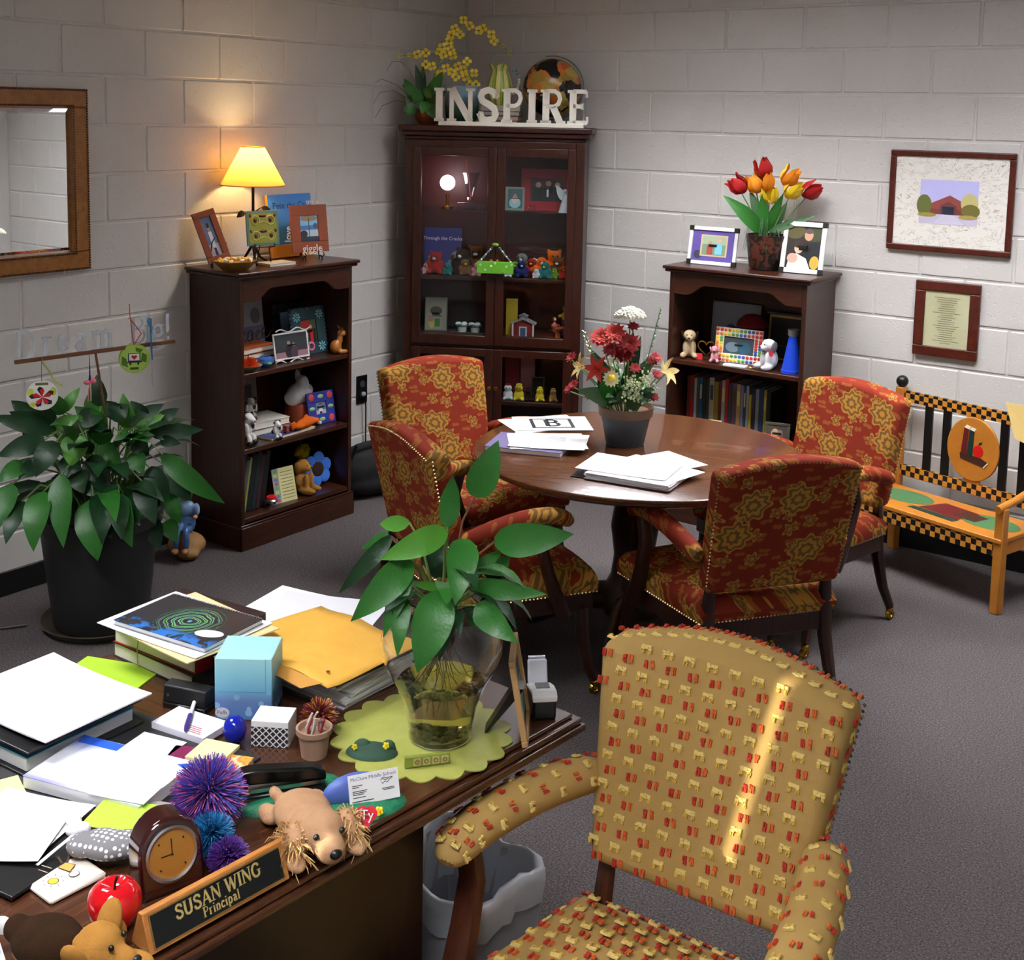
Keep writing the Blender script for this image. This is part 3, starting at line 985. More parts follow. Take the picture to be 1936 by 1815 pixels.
for x in (.17, .262, .54, .63):
    M().box(x - .019, x + .019, .305, .315, .4, .7).build('slat', BLACKPAINT, bn)
ov = M()
ov.prism([(.4 + .125 * math.cos(a * math.pi / 18), .555 + .14 * math.sin(a * math.pi / 18)) for a in range(36)][::-1], .298, .312, 'y')
ov.box(.36, .44, .303, .313, .4, .43)
ov.box(.36, .44, .303, .313, .685, .7)
oval = ov.build('oval_panel', BENCHWOOD, bn, bevel=.003)
P_RED, P_GREEN, P_DGREEN, P_MAR, P_CREAM = mat('apple_red_paint', (200, 24, 24), .4), mat('leaf_green_paint', (70, 116, 74), .45), mat('dark_green_paint', (22, 52, 44), .45), mat('maroon_paint', (96, 24, 28), .45), mat('cream_paint', (226, 220, 200), .5)
P_BRN = mat('brown_paint', (62, 34, 24), .45)
ob_ = M()
ob_.prism([(.345, .53), (.372, .525), (.378, .64), (.356, .645)], .2962, .2982, 'y', 0)
ob_.prism([(.374, .525), (.402, .52), (.405, .635), (.382, .64)], .2962, .2982, 'y', 1)
ob_.prism([(.356, .645), (.378, .64), (.388, .653), (.366, .658)], .2962, .2982, 'y', 2)
ob_.prism([(.382, .64), (.405, .635), (.414, .648), (.392, .652)], .2962, .2982, 'y', 2)
ob_.prism([(.34, .53), (.345, .505), (.455, .488), (.475, .512), (.44, .525)], .2962, .2982, 'y', 4)
ob_.prism([(.455, .488), (.458, .484), (.478, .508), (.475, .512)], .2955, .2982, 'y', 2)
ob_.prism([(.428 + .024 * math.cos(a * .35), .552 + .026 * math.sin(a * .35)) for a in range(18)], .2955, .2985, 'y', 3)
ob_.prism([(.428, .578), (.432, .592), (.445, .596), (.438, .582)], .2955, .2985, 'y', 1)
ob_.build('painted_books_and_apple', [P_MAR, P_DGREEN, P_CREAM, P_RED, P_BRN], oval)
sp_ = M()
def decal(m, pts, z, mi):
    m.prism(pts, .312, z, 'z', mi)
decal(sp_, [(.17 + .14 * math.cos(a * .35), .16 + .085 * math.sin(a * .35)) for a in range(18)], .3132, 0)
decal(sp_, [(.60 + .13 * math.cos(a * .35), .14 + .085 * math.sin(a * .35)) for a in range(18)], .3132, 0)
decal(sp_, [(.30, .08), (.50, .06), (.52, .2), (.34, .22)], .3134, 1)
decal(sp_, [(.45, .10), (.56, .09), (.57, .18), (.46, .19)], .3138, 2)
decal(sp_, [(.27, .04), (.50, .02), (.51, .055), (.28, .075)], .3136, 3)
sp_.build('painted_leaves_and_books', [P_GREEN, P_MAR, P_BRN, P_DGREEN], st)
for x in (0.0, BW):
    M().tube([(x, -.035, .435), (x, .1, .452), (x + (.01 if x == 0 else -.01), .295, .482)], .016, 10).build('arm_rail', BENCHWOOD, bn)
for x in (.0, BW):
    M().box(x - .01, x + .01, .02, .3, .24, .29).build('side_rail', BENCHWOOD, bn)
    M().box(x - .012, x + .022 if x == 0 else x + .012, .2, .235, .31, .458).build('arm_post', BENCHWOOD, bn)

# ------------------------------------------------------------------ desk
DK = Matrix.Translation((3.176, -3.571, 0)) @ Matrix.Rotation(R(175.7), 4, 'Z')
desk = thing('desk', 'large polished walnut desk with a moulded edge in the foreground', 'desk', (3.176, -3.571, 0), R(175.7))
dt = M()
dt.box(0, .97, 0, 1.78, .712, .728)
dt.box(.006, .964, .006, 1.774, .728, .741)
dt.box(.02, .95, .02, 1.76, .741, .75)
dt.build('desk_top', DESKWOOD, desk, bevel=.005, seg=3)
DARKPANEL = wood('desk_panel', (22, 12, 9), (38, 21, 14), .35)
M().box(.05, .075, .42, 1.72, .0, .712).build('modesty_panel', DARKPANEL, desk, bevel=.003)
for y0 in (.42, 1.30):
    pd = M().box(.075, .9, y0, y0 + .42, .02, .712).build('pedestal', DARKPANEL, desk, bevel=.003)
    for z0, z1 in ((.06, .33), (.34, .52), (.53, .70)):
        dw = M().box(.9, .918, y0 + .015, y0 + .405, z0, z1).build('drawer_front', DESKWOOD, pd, bevel=.003)
def dsk(x, y, z=.75):
    """world point straight (kept for readability)"""
    return (x, y, z)
# waste bin under the end of the desk
bi = thing('waste_bin', 'light grey waste bin with a plastic liner under the desk end', 'bin', (2.975, -3.735, 0), R(-4))
BIN = mat('bin_plastic', (176, 178, 184), .5)
LINER = mat('bin_liner', (206, 210, 218), .35)
bb = M()
def rect(h, w, d):
    return [(-w, -d, h), (w, -d, h), (w, d, h), (-w, d, h)]
vs = rect(0, .10, .09) + rect(.42, .14, .12) + rect(.42, .132, .112) + rect(.01, .095, .085)
bb.add(vs, [(3, 2, 1, 0)] + [(i, (i + 1) % 4, 4 + (i + 1) % 4, 4 + i) for i in range(4)] + [(4 + i, 4 + (i + 1) % 4, 8 + (i + 1) % 4, 8 + i) for i in range(4)] + [(8 + i, 8 + (i + 1) % 4, 12 + (i + 1) % 4, 12 + i) for i in range(4)] + [(12, 13, 14, 15)])
bb.build('body', BIN, bi, bevel=.006)
ln = M()
N_ = 40
vs = []
for h, sc in ((.36, 1.015), (.41, 1.04), (.432, 1.03), (.436, .95), (.40, .9), (.30, .86)):
    for i in range(N_):
        a = 2 * math.pi * i / N_
        k = 1 / max(abs(math.cos(a)) / .14, abs(math.sin(a)) / .12)
        w_ = 1 + .03 * math.sin(i * 2.7 + h * 40) if sc < 1.03 else 1 + .015 * math.sin(i * 1.9)
        vs.append((math.cos(a) * k * sc * w_, math.sin(a) * k * sc * w_, h + .008 * math.sin(i * 1.3)))
ln.add(vs, [(r_ * N_ + i, r_ * N_ + (i + 1) % N_, (r_ + 1) * N_ + (i + 1) % N_, (r_ + 1) * N_ + i) for r_ in range(5) for i in range(N_)])
ln.build('liner', LINER, bi, smooth=120)
VASE_LEAVES = [(3.055,-3.802,1.237,3.089,-3.775,1.347,0.054),(3.003,-3.818,1.169,3.01,-3.813,1.271,0.037),(3.033,-3.858,1.179,2.962,-3.967,1.137,0.046),(2.926,-3.842,1.169,2.861,-3.855,1.154,0.028),(2.919,-3.886,1.151,2.855,-3.963,1.044,0.029),(2.988,-3.907,1.126,2.942,-4.021,1.03,0.054),(3.058,-3.902,1.08,3.064,-3.975,0.95,0.068),(3.06,-3.836,1.163,3.103,-3.917,1.069,0.054),(3.092,-3.785,1.151,3.22,-3.707,1.174,0.058),(3.07,-3.828,1.072,3.205,-3.77,1.071,0.035),(3.097,-3.845,1.045,3.2,-3.852,1.002,0.046),(3.057,-3.8,1.092,3.086,-3.751,1.124,0.023),(3.063,-3.77,1.068,3.086,-3.725,1.105,0.032),(2.948,-3.824,1.081,2.974,-3.777,1.13,0.036),(2.979,-3.902,1.118,2.989,-3.984,1.0,0.035),(2.99,-3.931,1.064,3.022,-3.982,0.971,0.031),(3.05,-3.87,1.056,3.082,-3.935,0.963,0.039),(2.966,-3.797,1.053,2.937,-3.781,1.094,0.032),(3.068,-3.868,1.037,3.112,-3.91,1.013,0.023),(3.052,-3.804,1.017,3.119,-3.878,1.012,0.024),(2.889,-3.858,1.137,2.825,-3.871,1.098,0.024),(3.013,-3.836,1.056,2.97,-3.896,1.075,0.016),(2.953,-3.781,1.049,2.958,-3.751,1.075,0.032),(3.054,-3.777,1.04,3.081,-3.742,1.006,0.02)]
FLOOR_LEAVES = [(0.459,-2.979,0.765,0.327,-3.164,0.835,0.066),(0.478,-3.038,0.745,0.411,-3.19,0.703,0.08),(0.521,-3.021,0.742,0.521,-3.107,0.629,0.087),(0.555,-2.951,0.758,0.573,-2.997,0.653,0.102),(0.601,-2.888,0.722,0.68,-2.851,0.637,0.073),(0.591,-2.938,0.675,0.68,-2.909,0.587,0.095),(0.674,-2.796,0.681,0.73,-2.799,0.614,0.073),(0.706,-2.755,0.621,0.786,-2.725,0.508,0.081),(0.741,-2.705,0.623,0.832,-2.659,0.494,0.088),(0.733,-2.716,0.667,0.902,-2.562,0.477,0.08),(0.739,-2.814,0.59,0.836,-2.829,0.449,0.087),(0.716,-2.895,0.549,0.826,-2.925,0.385,0.087),(0.664,-2.969,0.542,0.759,-3.022,0.348,0.123),(0.566,-3.108,0.583,0.636,-3.196,0.403,0.094),(0.483,-3.18,0.611,0.537,-3.26,0.486,0.08),(0.602,-3.055,0.64,0.692,-3.114,0.407,0.086),(0.704,-2.757,0.427,0.765,-2.755,0.324,0.082),(0.744,-2.701,0.522,0.808,-2.693,0.411,0.066),(0.601,-2.947,0.608,0.687,-2.938,0.553,0.095),(0.663,-2.72,0.742,0.787,-2.565,0.743,0.066),(0.616,-2.751,0.733,0.681,-2.655,0.808,0.052),(0.589,-2.748,0.742,0.56,-2.757,0.883,0.067),(0.548,-2.833,0.766,0.482,-2.914,0.848,0.081),(0.599,-2.755,0.767,0.663,-2.649,0.84,0.067),(0.452,-2.941,0.82,0.415,-2.962,0.896,0.067),(0.51,-2.821,0.836,0.476,-2.811,0.951,0.067),(0.446,-2.938,0.826,0.463,-2.875,0.91,0.044),(0.437,-3.002,0.787,0.361,-3.104,0.843,0.066),(0.45,-2.972,0.805,0.374,-3.066,0.859,0.066),(0.562,-2.81,0.792,0.59,-2.755,0.844,0.074),(0.659,-2.783,0.732,0.715,-2.761,0.667,0.066),(0.613,-2.816,0.752,0.649,-2.802,0.72,0.059),(0.463,-3.114,0.668,0.455,-3.22,0.622,0.066),(0.743,-2.702,0.414,0.8,-2.705,0.34,0.067),(0.581,-2.972,0.631,0.643,-2.993,0.565,0.08),(0.676,-2.931,0.528,0.771,-2.97,0.42,0.08),(0.709,-2.858,0.524,0.806,-2.875,0.451,0.066),(0.459,-2.979,0.779,0.508,-2.909,0.816,0.052),(0.7,-2.697,0.715,0.761,-2.651,0.702,0.044),(0.485,-3.075,0.664,0.491,-3.155,0.628,0.066),(0.521,-3.161,0.553,0.576,-3.264,0.435,0.072),(0.504,-2.915,0.803,0.558,-2.839,0.812,0.074),(0.566,-2.847,0.729,0.542,-2.894,0.784,0.066),(0.433,-3.039,0.744,0.412,-3.085,0.792,0.066),(0.574,-2.785,0.804,0.534,-2.821,0.861,0.066),(0.628,-2.709,0.784,0.588,-2.745,0.856,0.067),(0.659,-2.681,0.77,0.702,-2.61,0.821,0.052),(0.4,-3.031,0.821,0.346,-3.086,0.879,0.059),(0.559,-2.971,0.669,0.575,-3.037,0.617,0.08),(0.668,-2.809,0.64,0.669,-2.892,0.616,0.073)]
ORCHID_FLOWERS = [(0.33,-0.45,2.434),(0.356,-0.429,2.405),(0.297,-0.479,2.39),(0.318,-0.461,2.359),(0.282,-0.491,2.356),(0.274,-0.497,2.324),(0.248,-0.52,2.293),(0.282,-0.491,2.281),(0.252,-0.516,2.254),(0.29,-0.484,2.25),(0.237,-0.529,2.268),(0.408,-0.385,2.394),(0.392,-0.398,2.382),(0.442,-0.356,2.365),(0.454,-0.346,2.329),(0.489,-0.316,2.307),(0.517,-0.293,2.272),(0.347,-0.436,2.222),(0.264,-0.506,2.185),(0.333,-0.448,2.177),(0.376,-0.412,2.163),(0.342,-0.441,2.142),(0.238,-0.528,2.154),(0.303,-0.473,2.141),(0.361,-0.424,2.103),(0.288,-0.486,2.165),(0.183,-0.574,2.261),(0.149,-0.603,2.253),(0.118,-0.629,2.247),(0.082,-0.66,2.242),(0.184,-0.574,2.202),(0.208,-0.553,2.193),(0.312,-0.466,2.196),(0.384,-0.405,2.103)]
ORCHID_STEM1 = [(0.163,-0.591,1.918),(0.197,-0.563,2.058),(0.219,-0.544,2.158),(0.248,-0.519,2.268),(0.282,-0.491,2.348),(0.323,-0.456,2.424),(0.369,-0.418,2.401),(0.408,-0.385,2.392),(0.446,-0.352,2.354),(0.486,-0.319,2.307),(0.529,-0.283,2.262)]
ORCHID_STEM2 = [(0.182,-0.575,1.938),(0.204,-0.557,2.088),(0.233,-0.532,2.199),(0.279,-0.493,2.23),(0.333,-0.448,2.192),(0.388,-0.401,2.104)]
ORCHID_STEM3 = [(0.167,-0.588,1.938),(0.169,-0.586,2.087),(0.18,-0.577,2.197),(0.183,-0.574,2.261),(0.141,-0.61,2.253),(0.082,-0.66,2.242)]
ORCHID_LEAVES = [(0.182,-0.575,1.998,0.142,-0.609,2.201,0.056),(0.202,-0.584,2.018,0.275,-0.549,2.168,0.071),(0.161,-0.567,1.998,0.159,-0.568,2.217,0.036),(0.224,-0.579,1.998,0.297,-0.543,2.069,0.051),(0.193,-0.605,2.018,0.109,-0.676,2.095,0.061),(0.178,-0.618,2.017,0.129,-0.685,2.124,0.061),(0.17,-0.638,1.987,0.123,-0.69,1.956,0.051),(0.229,-0.601,1.998,0.266,-0.596,1.92,0.061),(0.176,-0.645,1.977,0.152,-0.692,1.936,0.045),(0.232,-0.572,1.979,0.29,-0.563,1.92,0.051),(0.205,-0.634,2.007,0.194,-0.683,2.065,0.06),(0.235,-0.622,2.008,0.232,-0.664,1.948,0.06),(0.147,-0.644,2.036,0.131,-0.67,1.996,0.046),(0.233,-0.558,2.009,0.276,-0.548,2.02,0.051),(0.214,-0.614,2.037,0.255,-0.618,2.077,0.061)]
GRASS1 = [(0.158,-0.595,2.057),(0.119,-0.628,2.165),(0.08,-0.661,2.214),(0.05,-0.686,2.213),(0.027,-0.705,2.163)]
GRASS2 = [(0.143,-0.608,2.067),(0.066,-0.673,2.094),(-0.01,-0.737,2.122),(-0.064,-0.782,2.101)]
GRASS3 = [(0.143,-0.608,2.037),(0.067,-0.672,2.015),(-0.002,-0.73,1.983),(-0.063,-0.781,1.922)]
GRASS4 = [(0.143,-0.608,2.047),(0.059,-0.679,2.064),(-0.025,-0.75,2.052),(-0.078,-0.795,1.991)]
TULIPS = [(1.937,-0.196,1.718),(1.839,-0.242,1.64),(1.906,-0.211,1.647),(2.042,-0.147,1.684),(1.967,-0.182,1.597),(2.057,-0.14,1.624),(2.132,-0.106,1.626),(1.947,-0.191,1.658)]
TULIP_LEAVES = [(1.939,-0.217,1.451,1.799,-0.326,1.598,0.058),(1.947,-0.191,1.45,1.881,-0.222,1.627,0.048),(1.964,-0.184,1.45,2.033,-0.174,1.614,0.039),(1.981,-0.176,1.451,2.169,-0.11,1.516,0.029),(1.967,-0.215,1.471,1.957,-0.231,1.622,0.043),(1.989,-0.15,1.45,2.03,-0.12,1.574,0.034)]
ARR_BIGRED = [(2.04,-1.743,1.142),(2.08,-1.719,1.159),(2.133,-1.699,1.125),(2.077,-1.732,1.101),(2.118,-1.707,1.088)]
ARR_SMALLRED = [(2.118,-1.649,1.18),(2.154,-1.686,1.033),(1.925,-1.765,1.055),(1.921,-1.767,0.934),(2.008,-1.75,0.921),(2.204,-1.633,0.924),(2.199,-1.601,1.0),(2.182,-1.611,1.052),(2.194,-1.604,1.068),(1.934,-1.76,0.95)]
ARR_WHITE = [(2.108,-1.655,1.221)]
ARR_LILY = [(1.991,-1.783,1.03),(2.041,-1.765,1.026),(2.241,-1.61,1.023)]
ARR_DAISY = [(2.101,-1.764,1.001)]
ARR_CREAM = [(2.147,-1.713,0.988),(2.166,-1.702,0.96),(2.174,-1.697,0.923),(2.187,-1.667,0.994),(2.091,-1.724,1.057),(2.135,-1.72,0.951),(2.208,-1.642,0.956),(2.173,-1.686,0.98)]
ARR_SPIKES = [(1.961,-1.743,1.155),(2.204,-1.598,1.251)]
ARR_LEAVES = [(2.096,-1.709,0.898,2.052,-1.782,1.008,0.067),(2.114,-1.71,0.901,2.147,-1.725,0.961,0.067),(2.053,-1.723,0.901,1.974,-1.794,0.946,0.06),(2.136,-1.662,0.896,2.22,-1.635,0.956,0.052),(2.075,-1.675,0.904,1.995,-1.723,1.066,0.053),(2.09,-1.643,0.915,2.169,-1.584,1.076,0.053),(2.059,-1.65,0.912,2.129,-1.608,1.143,0.045),(2.087,-1.75,0.903,2.102,-1.776,0.94,0.059),(2.116,-1.685,0.893,2.201,-1.658,0.92,0.052),(2.064,-1.658,0.914,1.958,-1.71,1.097,0.038),(2.094,-1.734,0.917,2.069,-1.795,0.983,0.067),(2.129,-1.736,0.908,2.126,-1.761,0.941,0.052)]
# ------------------------------------------------------------------ prints, frames, books, soft toys
def ink(c):
    return mat('ink_%d_%d_%d' % c, c, 0.6)
def picture(parent, w, h, y, shapes, name='print', z0=0.0):
    """flat printed picture in the local x,z plane facing -y; shapes in 0..1 units"""
    m, mats, idx = M(), [], {}
    for k, (kind, a, c) in enumerate(shapes):
        if c not in idx:
            idx[c] = len(mats)
            mats.append(ink(c))
        if kind == 'r':
            pts = [(a[0], a[1]), (a[2], a[1]), (a[2], a[3]), (a[0], a[3])]
        elif kind == 'e':
            pts = [(a[0] + a[2] * math.cos(i * math.pi / 8), a[1] + a[3] * math.sin(i * math.pi / 8)) for i in range(16)]
        else:
            pts = a
        m.poly([((p_[0] - .5) * w, y - .00012 * (k + 1), z0 + p_[1] * h) for p_ in pts], idx[c])
    return m.build(name, mats, parent, smooth=0)
FULL = (0, 0, 1, 1)
PIC = {
 'beach': [('r', FULL, (120, 180, 220)), ('r', (0, .45, 1, .62), (70, 120, 170)), ('r', (0, 0, 1, .45), (170, 190, 205)), ('r', (0, 0, 1, .2), (40, 48, 64)), ('e', (.5, .88, .48, .1), (150, 128, 92)), ('r', (.48, .1, .52, .9), (60, 60, 66)), ('e', (.2, .3, .2, .14), (36, 40, 48)), ('e', (.85, .6, .12, .1), (60, 80, 110))],
 'portrait': [('r', FULL, (96, 116, 150)), ('r', (0, 0, 1, .3), (180, 170, 176)), ('r', (.34, .1, .66, .62), (232, 228, 230)), ('r', (.38, 0, .62, .2), (40, 44, 80)), ('e', (.5, .72, .13, .1), (198, 150, 124)), ('e', (.5, .78, .14, .07), (70, 50, 40))],
 'family': [('r', FULL, (92, 134, 92)), ('r', (0, .55, 1, 1), (150, 170, 130)), ('e', (.5, .85, .4, .08), (80, 160, 120)), ('r', (.5, .1, .8, .6), (110, 190, 220)), ('e', (.64, .7, .1, .12), (206, 168, 140)), ('r', (.2, .1, .42, .5), (170, 70, 60)), ('e', (.3, .58, .08, .1), (196, 150, 120))],
 'wedding': [('r', FULL, (40, 34, 28)), ('e', (.2, .9, .3, .2), (84, 78, 40)), ('e', (.8, .85, .3, .2), (60, 66, 38)), ('p', [(.3, 0), (1, 0), (1, .5), (.8, .66), (.5, .6)], (24, 24, 30)), ('e', (.62, .8, .13, .13), (196, 148, 122)), ('e', (.62, .9, .13, .06), (88, 78, 72)), ('p', [(.05, 0), (.75, 0), (.6, .25), (.3, .36), (.1, .26)], (236, 234, 238)), ('e', (.36, .48, .13, .12), (220, 178, 156)), ('e', (.34, .58, .15, .09), (56, 38, 28)), ('e', (.2, .24, .16, .12), (208, 160, 140)), ('e', (.86, .16, .14, .16), (200, 160, 60))],
 'school': [('r', FULL, (186, 184, 232)), ('r', (0, 0, 1, .22), (196, 188, 212)), ('p', [(.12, .22), (.9, .22), (.9, .42), (.52, .66), (.16, .44)], (138, 66, 58)), ('r', (.2, .22, .85, .34), (116, 58, 50)), ('p', [(.36, .22), (.64, .22), (.64, .42), (.5, .52), (.36, .42)], (98, 52, 56)), ('r', (.4, .2, .6, .4), (34, 34, 58)), ('e', (.08, .42, .13, .24), (96, 104, 48)), ('e', (.86, .5, .15, .22), (190, 180, 120)), ('e', (.88, .32, .16, .16), (110, 104, 46)), ('e', (.14, .2, .16, .05), (150, 140, 60)), ('e', (.84, .18, .16, .05), (170, 150, 80)), ('p', [(.4, .22), (.6, .22), (.8, 0), (.25, 0)], (206, 200, 220))],
 'couple': [('r', FULL, (48, 52, 54)), ('r', (0, 0, 1, .25), (150, 110, 120)), ('e', (.42, .25, .12, .3), (42, 30, 40)), ('e', (.58, .2, .11, .28), (70, 52, 66)), ('e', (.42, .62, .05, .085), (150, 128, 124)), ('e', (.57, .53, .045, .08), (156, 132, 124))],
 'snow': [('r', FULL, (132, 156, 190)), ('p', [(0, 0), (1, 0), (1, .2), (0, .3)], (196, 204, 220))],
 'two': [('r', FULL, (70, 84, 50)), ('r', (.1, .6, .6, .95), (168, 34, 36)), ('r', (.5, 0, .95, .6), (22, 22, 26)), ('r', (.6, 0, .78, .55), (190, 24, 34)), ('e', (.66, .68, .1, .08), (196, 150, 126)), ('r', (.05, .25, .45, .6), (150, 190, 220)), ('r', (.1, 0, .4, .25), (120, 100, 70))],
 'group': [('r', FULL, (70, 40, 44)), ('r', (.05, 0, .4, .6), (26, 26, 28)), ('r', (.42, 0, .7, .65), (22, 22, 26)), ('r', (.5, .2, .56, .6), (220, 220, 220)), ('r', (.72, 0, .95, .6), (34, 26, 28)), ('e', (.24, .72, .09, .12), (190, 150, 132)), ('e', (.55, .78, .09, .12), (186, 142, 124)), ('e', (.83, .72, .09, .12), (200, 160, 140))],
 'child': [('r', FULL, (70, 96, 98)), ('e', (.5, .3, .4, .28), (150, 190, 200)), ('e', (.5, .45, .22, .2), (224, 190, 180)), ('e', (.5, .66, .12, .1), (176, 130, 110))],
}
def photo_frame(label, loc, rz, w, h, border, fm, pic, lean=12, thick=.012, group='framed photographs', mat_col=None, corners=None, tilt=0.0, stand=True, name='photo_frame'):
    """free-standing frame leaning back; local front faces -y"""
    t = thing(name, label, 'photo frame', loc, rz, group)
    T = Matrix.Rotation(R(-lean), 4, 'X') @ Matrix.Rotation(R(tilt), 4, 'Y')
    def place_(o):
        o.matrix_parent_inverse = Matrix.Identity(4)
        o.matrix_local = T
        return o
    f = M()
    f.box(-w / 2, w / 2, -thick, 0, 0, border)
    f.box(-w / 2, w / 2, -thick, 0, h - border, h)
    f.box(-w / 2, -w / 2 + border, -thick, 0, border, h - border)
    f.box(w / 2 - border, w / 2, -thick, 0, border, h - border)
    f.box(-w / 2 + border, w / 2 - border, -.004, 0, border, h - border)
    fo = place_(f.build('frame', fm, t, bevel=.0015))
    o = picture(t, w - 2 * border, h - 2 * border, -.005, PIC[pic] if isinstance(pic, str) else pic, 'photograph', border)
    place_(o)
    if corners:
        for sx in (-1, 1):
            for z in (0, h - .022):
                c = M()
                c.box(*sorted((sx * w / 2 + sx * .001, sx * (w / 2 - .022))), -thick - .002, .001, z - (.001 if z == 0 else 0), z + .023)
                place_(c.build('corner_piece', corners, t))
    if stand:
        M().add([(-.02, 0, h * .55 * math.cos(R(lean))), (.02, 0, h * .55 * math.cos(R(lean))), (.02, h * .42, .0), (-.02, h * .42, .0), (-.02, .004 + h * .1, h * .55 * math.cos(R(lean)) + .002), (.02, .004 + h * .1, h * .55 * math.cos(R(lean)) + .002), (.02, h * .42 + .004, .0), (-.02, h * .42 + .004, .0)],
                [(0, 1, 2, 3), (7, 6, 5, 4), (0, 4, 5, 1), (1, 5, 6, 2), (2, 6, 7, 3), (3, 7, 4, 0)]).build('strut', BLACK, t)
    return t

def book(label, loc, rz, w, d, h, cover, group=None, rot=None, pages=(226, 220, 206), name='book', spine=1):
    """closed book lying flat: w along x, d along y, h tall; spine on -x side"""
    t = thing(name, label, 'book', loc, rz, group, rot)
    c = M()
    tk = min(.003, h * .14)
    c.box(-w / 2, w / 2, -d / 2, d / 2, 0, tk)
    c.box(-w / 2, w / 2, -d / 2, d / 2, h - tk, h)
    c.box(-w / 2, -w / 2 + tk, -d / 2, d / 2, tk, h - tk)
    c.build('cover', cover if not isinstance(cover, tuple) else mat('cover_%d_%d_%d' % cover, cover, .45), t, bevel=.0008)
    M().box(-w / 2 + tk, w / 2 - .003, -d / 2 + .003, d / 2 - .003, tk, h - tk).build('pages', mat('pages_%d_%d_%d' % pages, pages, .85), t)
    return t

def blob(parent, name, ells, m_, voxel=.004):
    m = M()
    for e in ells:
        m.ell(e[0], e[1], 14, 0, e[2] if len(e) > 2 else None)
    return m.build(name, m_, parent, remesh=voxel)
def eyes(parent, pts, r=.003, m_=None, name='eye'):
    for p_ in pts:
        M().ell(p_, r, 10).build(name, m_ or BLACK, parent)

def plush_mat(name, c1, c2):
    g_ = G(name, col=c1, rough=1.0, spec=.1)
    v_ = g_.coord('Object')
    g_.col(g_.mix(g_.noise(v_, 60, 3), c1, c2))
    g_.bump(g_.noise(v_, 500, 3, .8), .9, .004)
    return g_.m
TAN = plush_mat('tan_plush', (198, 152, 112), (214, 170, 132))
BROWN = plush_mat('brown_plush', (98, 62, 34), (122, 82, 46))
CARAMEL = plush_mat('caramel_plush', (170, 118, 52), (192, 140, 70))
DKBROWN = plush_mat('dark_brown_plush', (46, 30, 18), (60, 40, 26))
WHITEFUR = plush_mat('white_plush', (214, 214, 214), (236, 236, 236))
ORANGEFUR = plush_mat('orange_plush', (226, 96, 24), (240, 118, 40))
YELLOWFUR = plush_mat('yellow_plush', (220, 190, 40), (236, 208, 60))
GREYFUR = plush_mat('grey_plush', (110, 108, 106), (140, 138, 136))
PINKFUR = plush_mat('pink_plush', (222, 150, 160), (232, 168, 176))
BLUEFUR = plush_mat('navy_plush', (30, 40, 90), (44, 54, 110))
TEALFUR = plush_mat('teal_plush', (20, 110, 116), (34, 134, 136))
REDFUR = plush_mat('red_plush', (160, 30, 28), (182, 44, 38))
GREENFUR = plush_mat('green_plush', (90, 140, 40), (112, 160, 60))

def leaf_mat(name, c1, c2, rough=.38):
    g_ = G(name, col=c1, rough=rough, spec=.45)
    v_ = g_.n('ShaderNodeNewGeometry').outputs['Position']
    g_.col(g_.mix(g_.noise(v_, 14, 3), c1, c2))
    g_.bump(g_.noise(v_, 160, 2), .2, .003)
    return g_.m
LEAF_D = leaf_mat('dark_leaf', (15, 46, 24), (28, 68, 32))
LEAF_M = leaf_mat('green_leaf', (32, 92, 30), (48, 112, 38))
LEAF_B = leaf_mat('bright_leaf', (66, 132, 38), (88, 150, 52))
LEAF_G = leaf_mat('grey_green_leaf', (58, 92, 60), (84, 116, 78))
STEM = mat('green_stem', (96, 128, 62), .5)

# ------------------------------------------------------------------ mirror on the left wall
mr = thing('wall_mirror', 'gold-brown framed wall mirror with beaded edges', 'mirror', (0.0, -3.05, 1.286), R(90))
MW, MH, MB = 1.078, .737, .075
f = M()
f.box(-MW / 2, MW / 2, -.028, 0, 0, MB); f.box(-MW / 2, MW / 2, -.028, 0, MH - MB, MH)
f.box(-MW / 2, -MW / 2 + MB, -.028, 0, MB, MH - MB); f.box(MW / 2 - MB, MW / 2, -.028, 0, MB, MH - MB)
f.build('frame', GOLDWOOD, mr, bevel=.006, seg=3)
bd = M()
def bead_line(m, a, b, r=.0045, step=.0105):
    a, b = Vector(a), Vector(b)
    k = int((b - a).length / step)
    for i in range(k + 1):
        m.ell(a.lerp(b, i / k), r, 6)
for q in (.006, MB - .006):
    x, z0, z1 = MW / 2 - q, q, MH - q
    bead_line(bd, (-x, -.03, z0), (x, -.03, z0)); bead_line(bd, (-x, -.03, z1), (x, -.03, z1))
    bead_line(bd, (x, -.03, z0), (x, -.03, z1)); bead_line(bd, (-x, -.03, z0), (-x, -.03, z1))
stuff(bd.build('beading', mat('bead_bronze', (96, 56, 24), .35, .3), mr))
gl = M()
bx, bz = MW / 2 - MB, MB
gl.box(-bx + .02, bx - .02, -.012, -.006, bz + .02, MH - bz - .02)
A = [(-bx, -.008, bz), (bx, -.008, bz), (bx, -.008, MH - bz), (-bx, -.008, MH - bz)]
B = [(-bx + .02, -.012, bz + .02), (bx - .02, -.012, bz + .02), (bx - .02, -.012, MH - bz - .02), (-bx + .02, -.012, MH - bz - .02)]
gl.add(A + B, [(i, (i + 1) % 4, 4 + (i + 1) % 4, 4 + i) for i in range(4)])
gl.build('mirror_glass', MIRROR, mr, smooth=0)

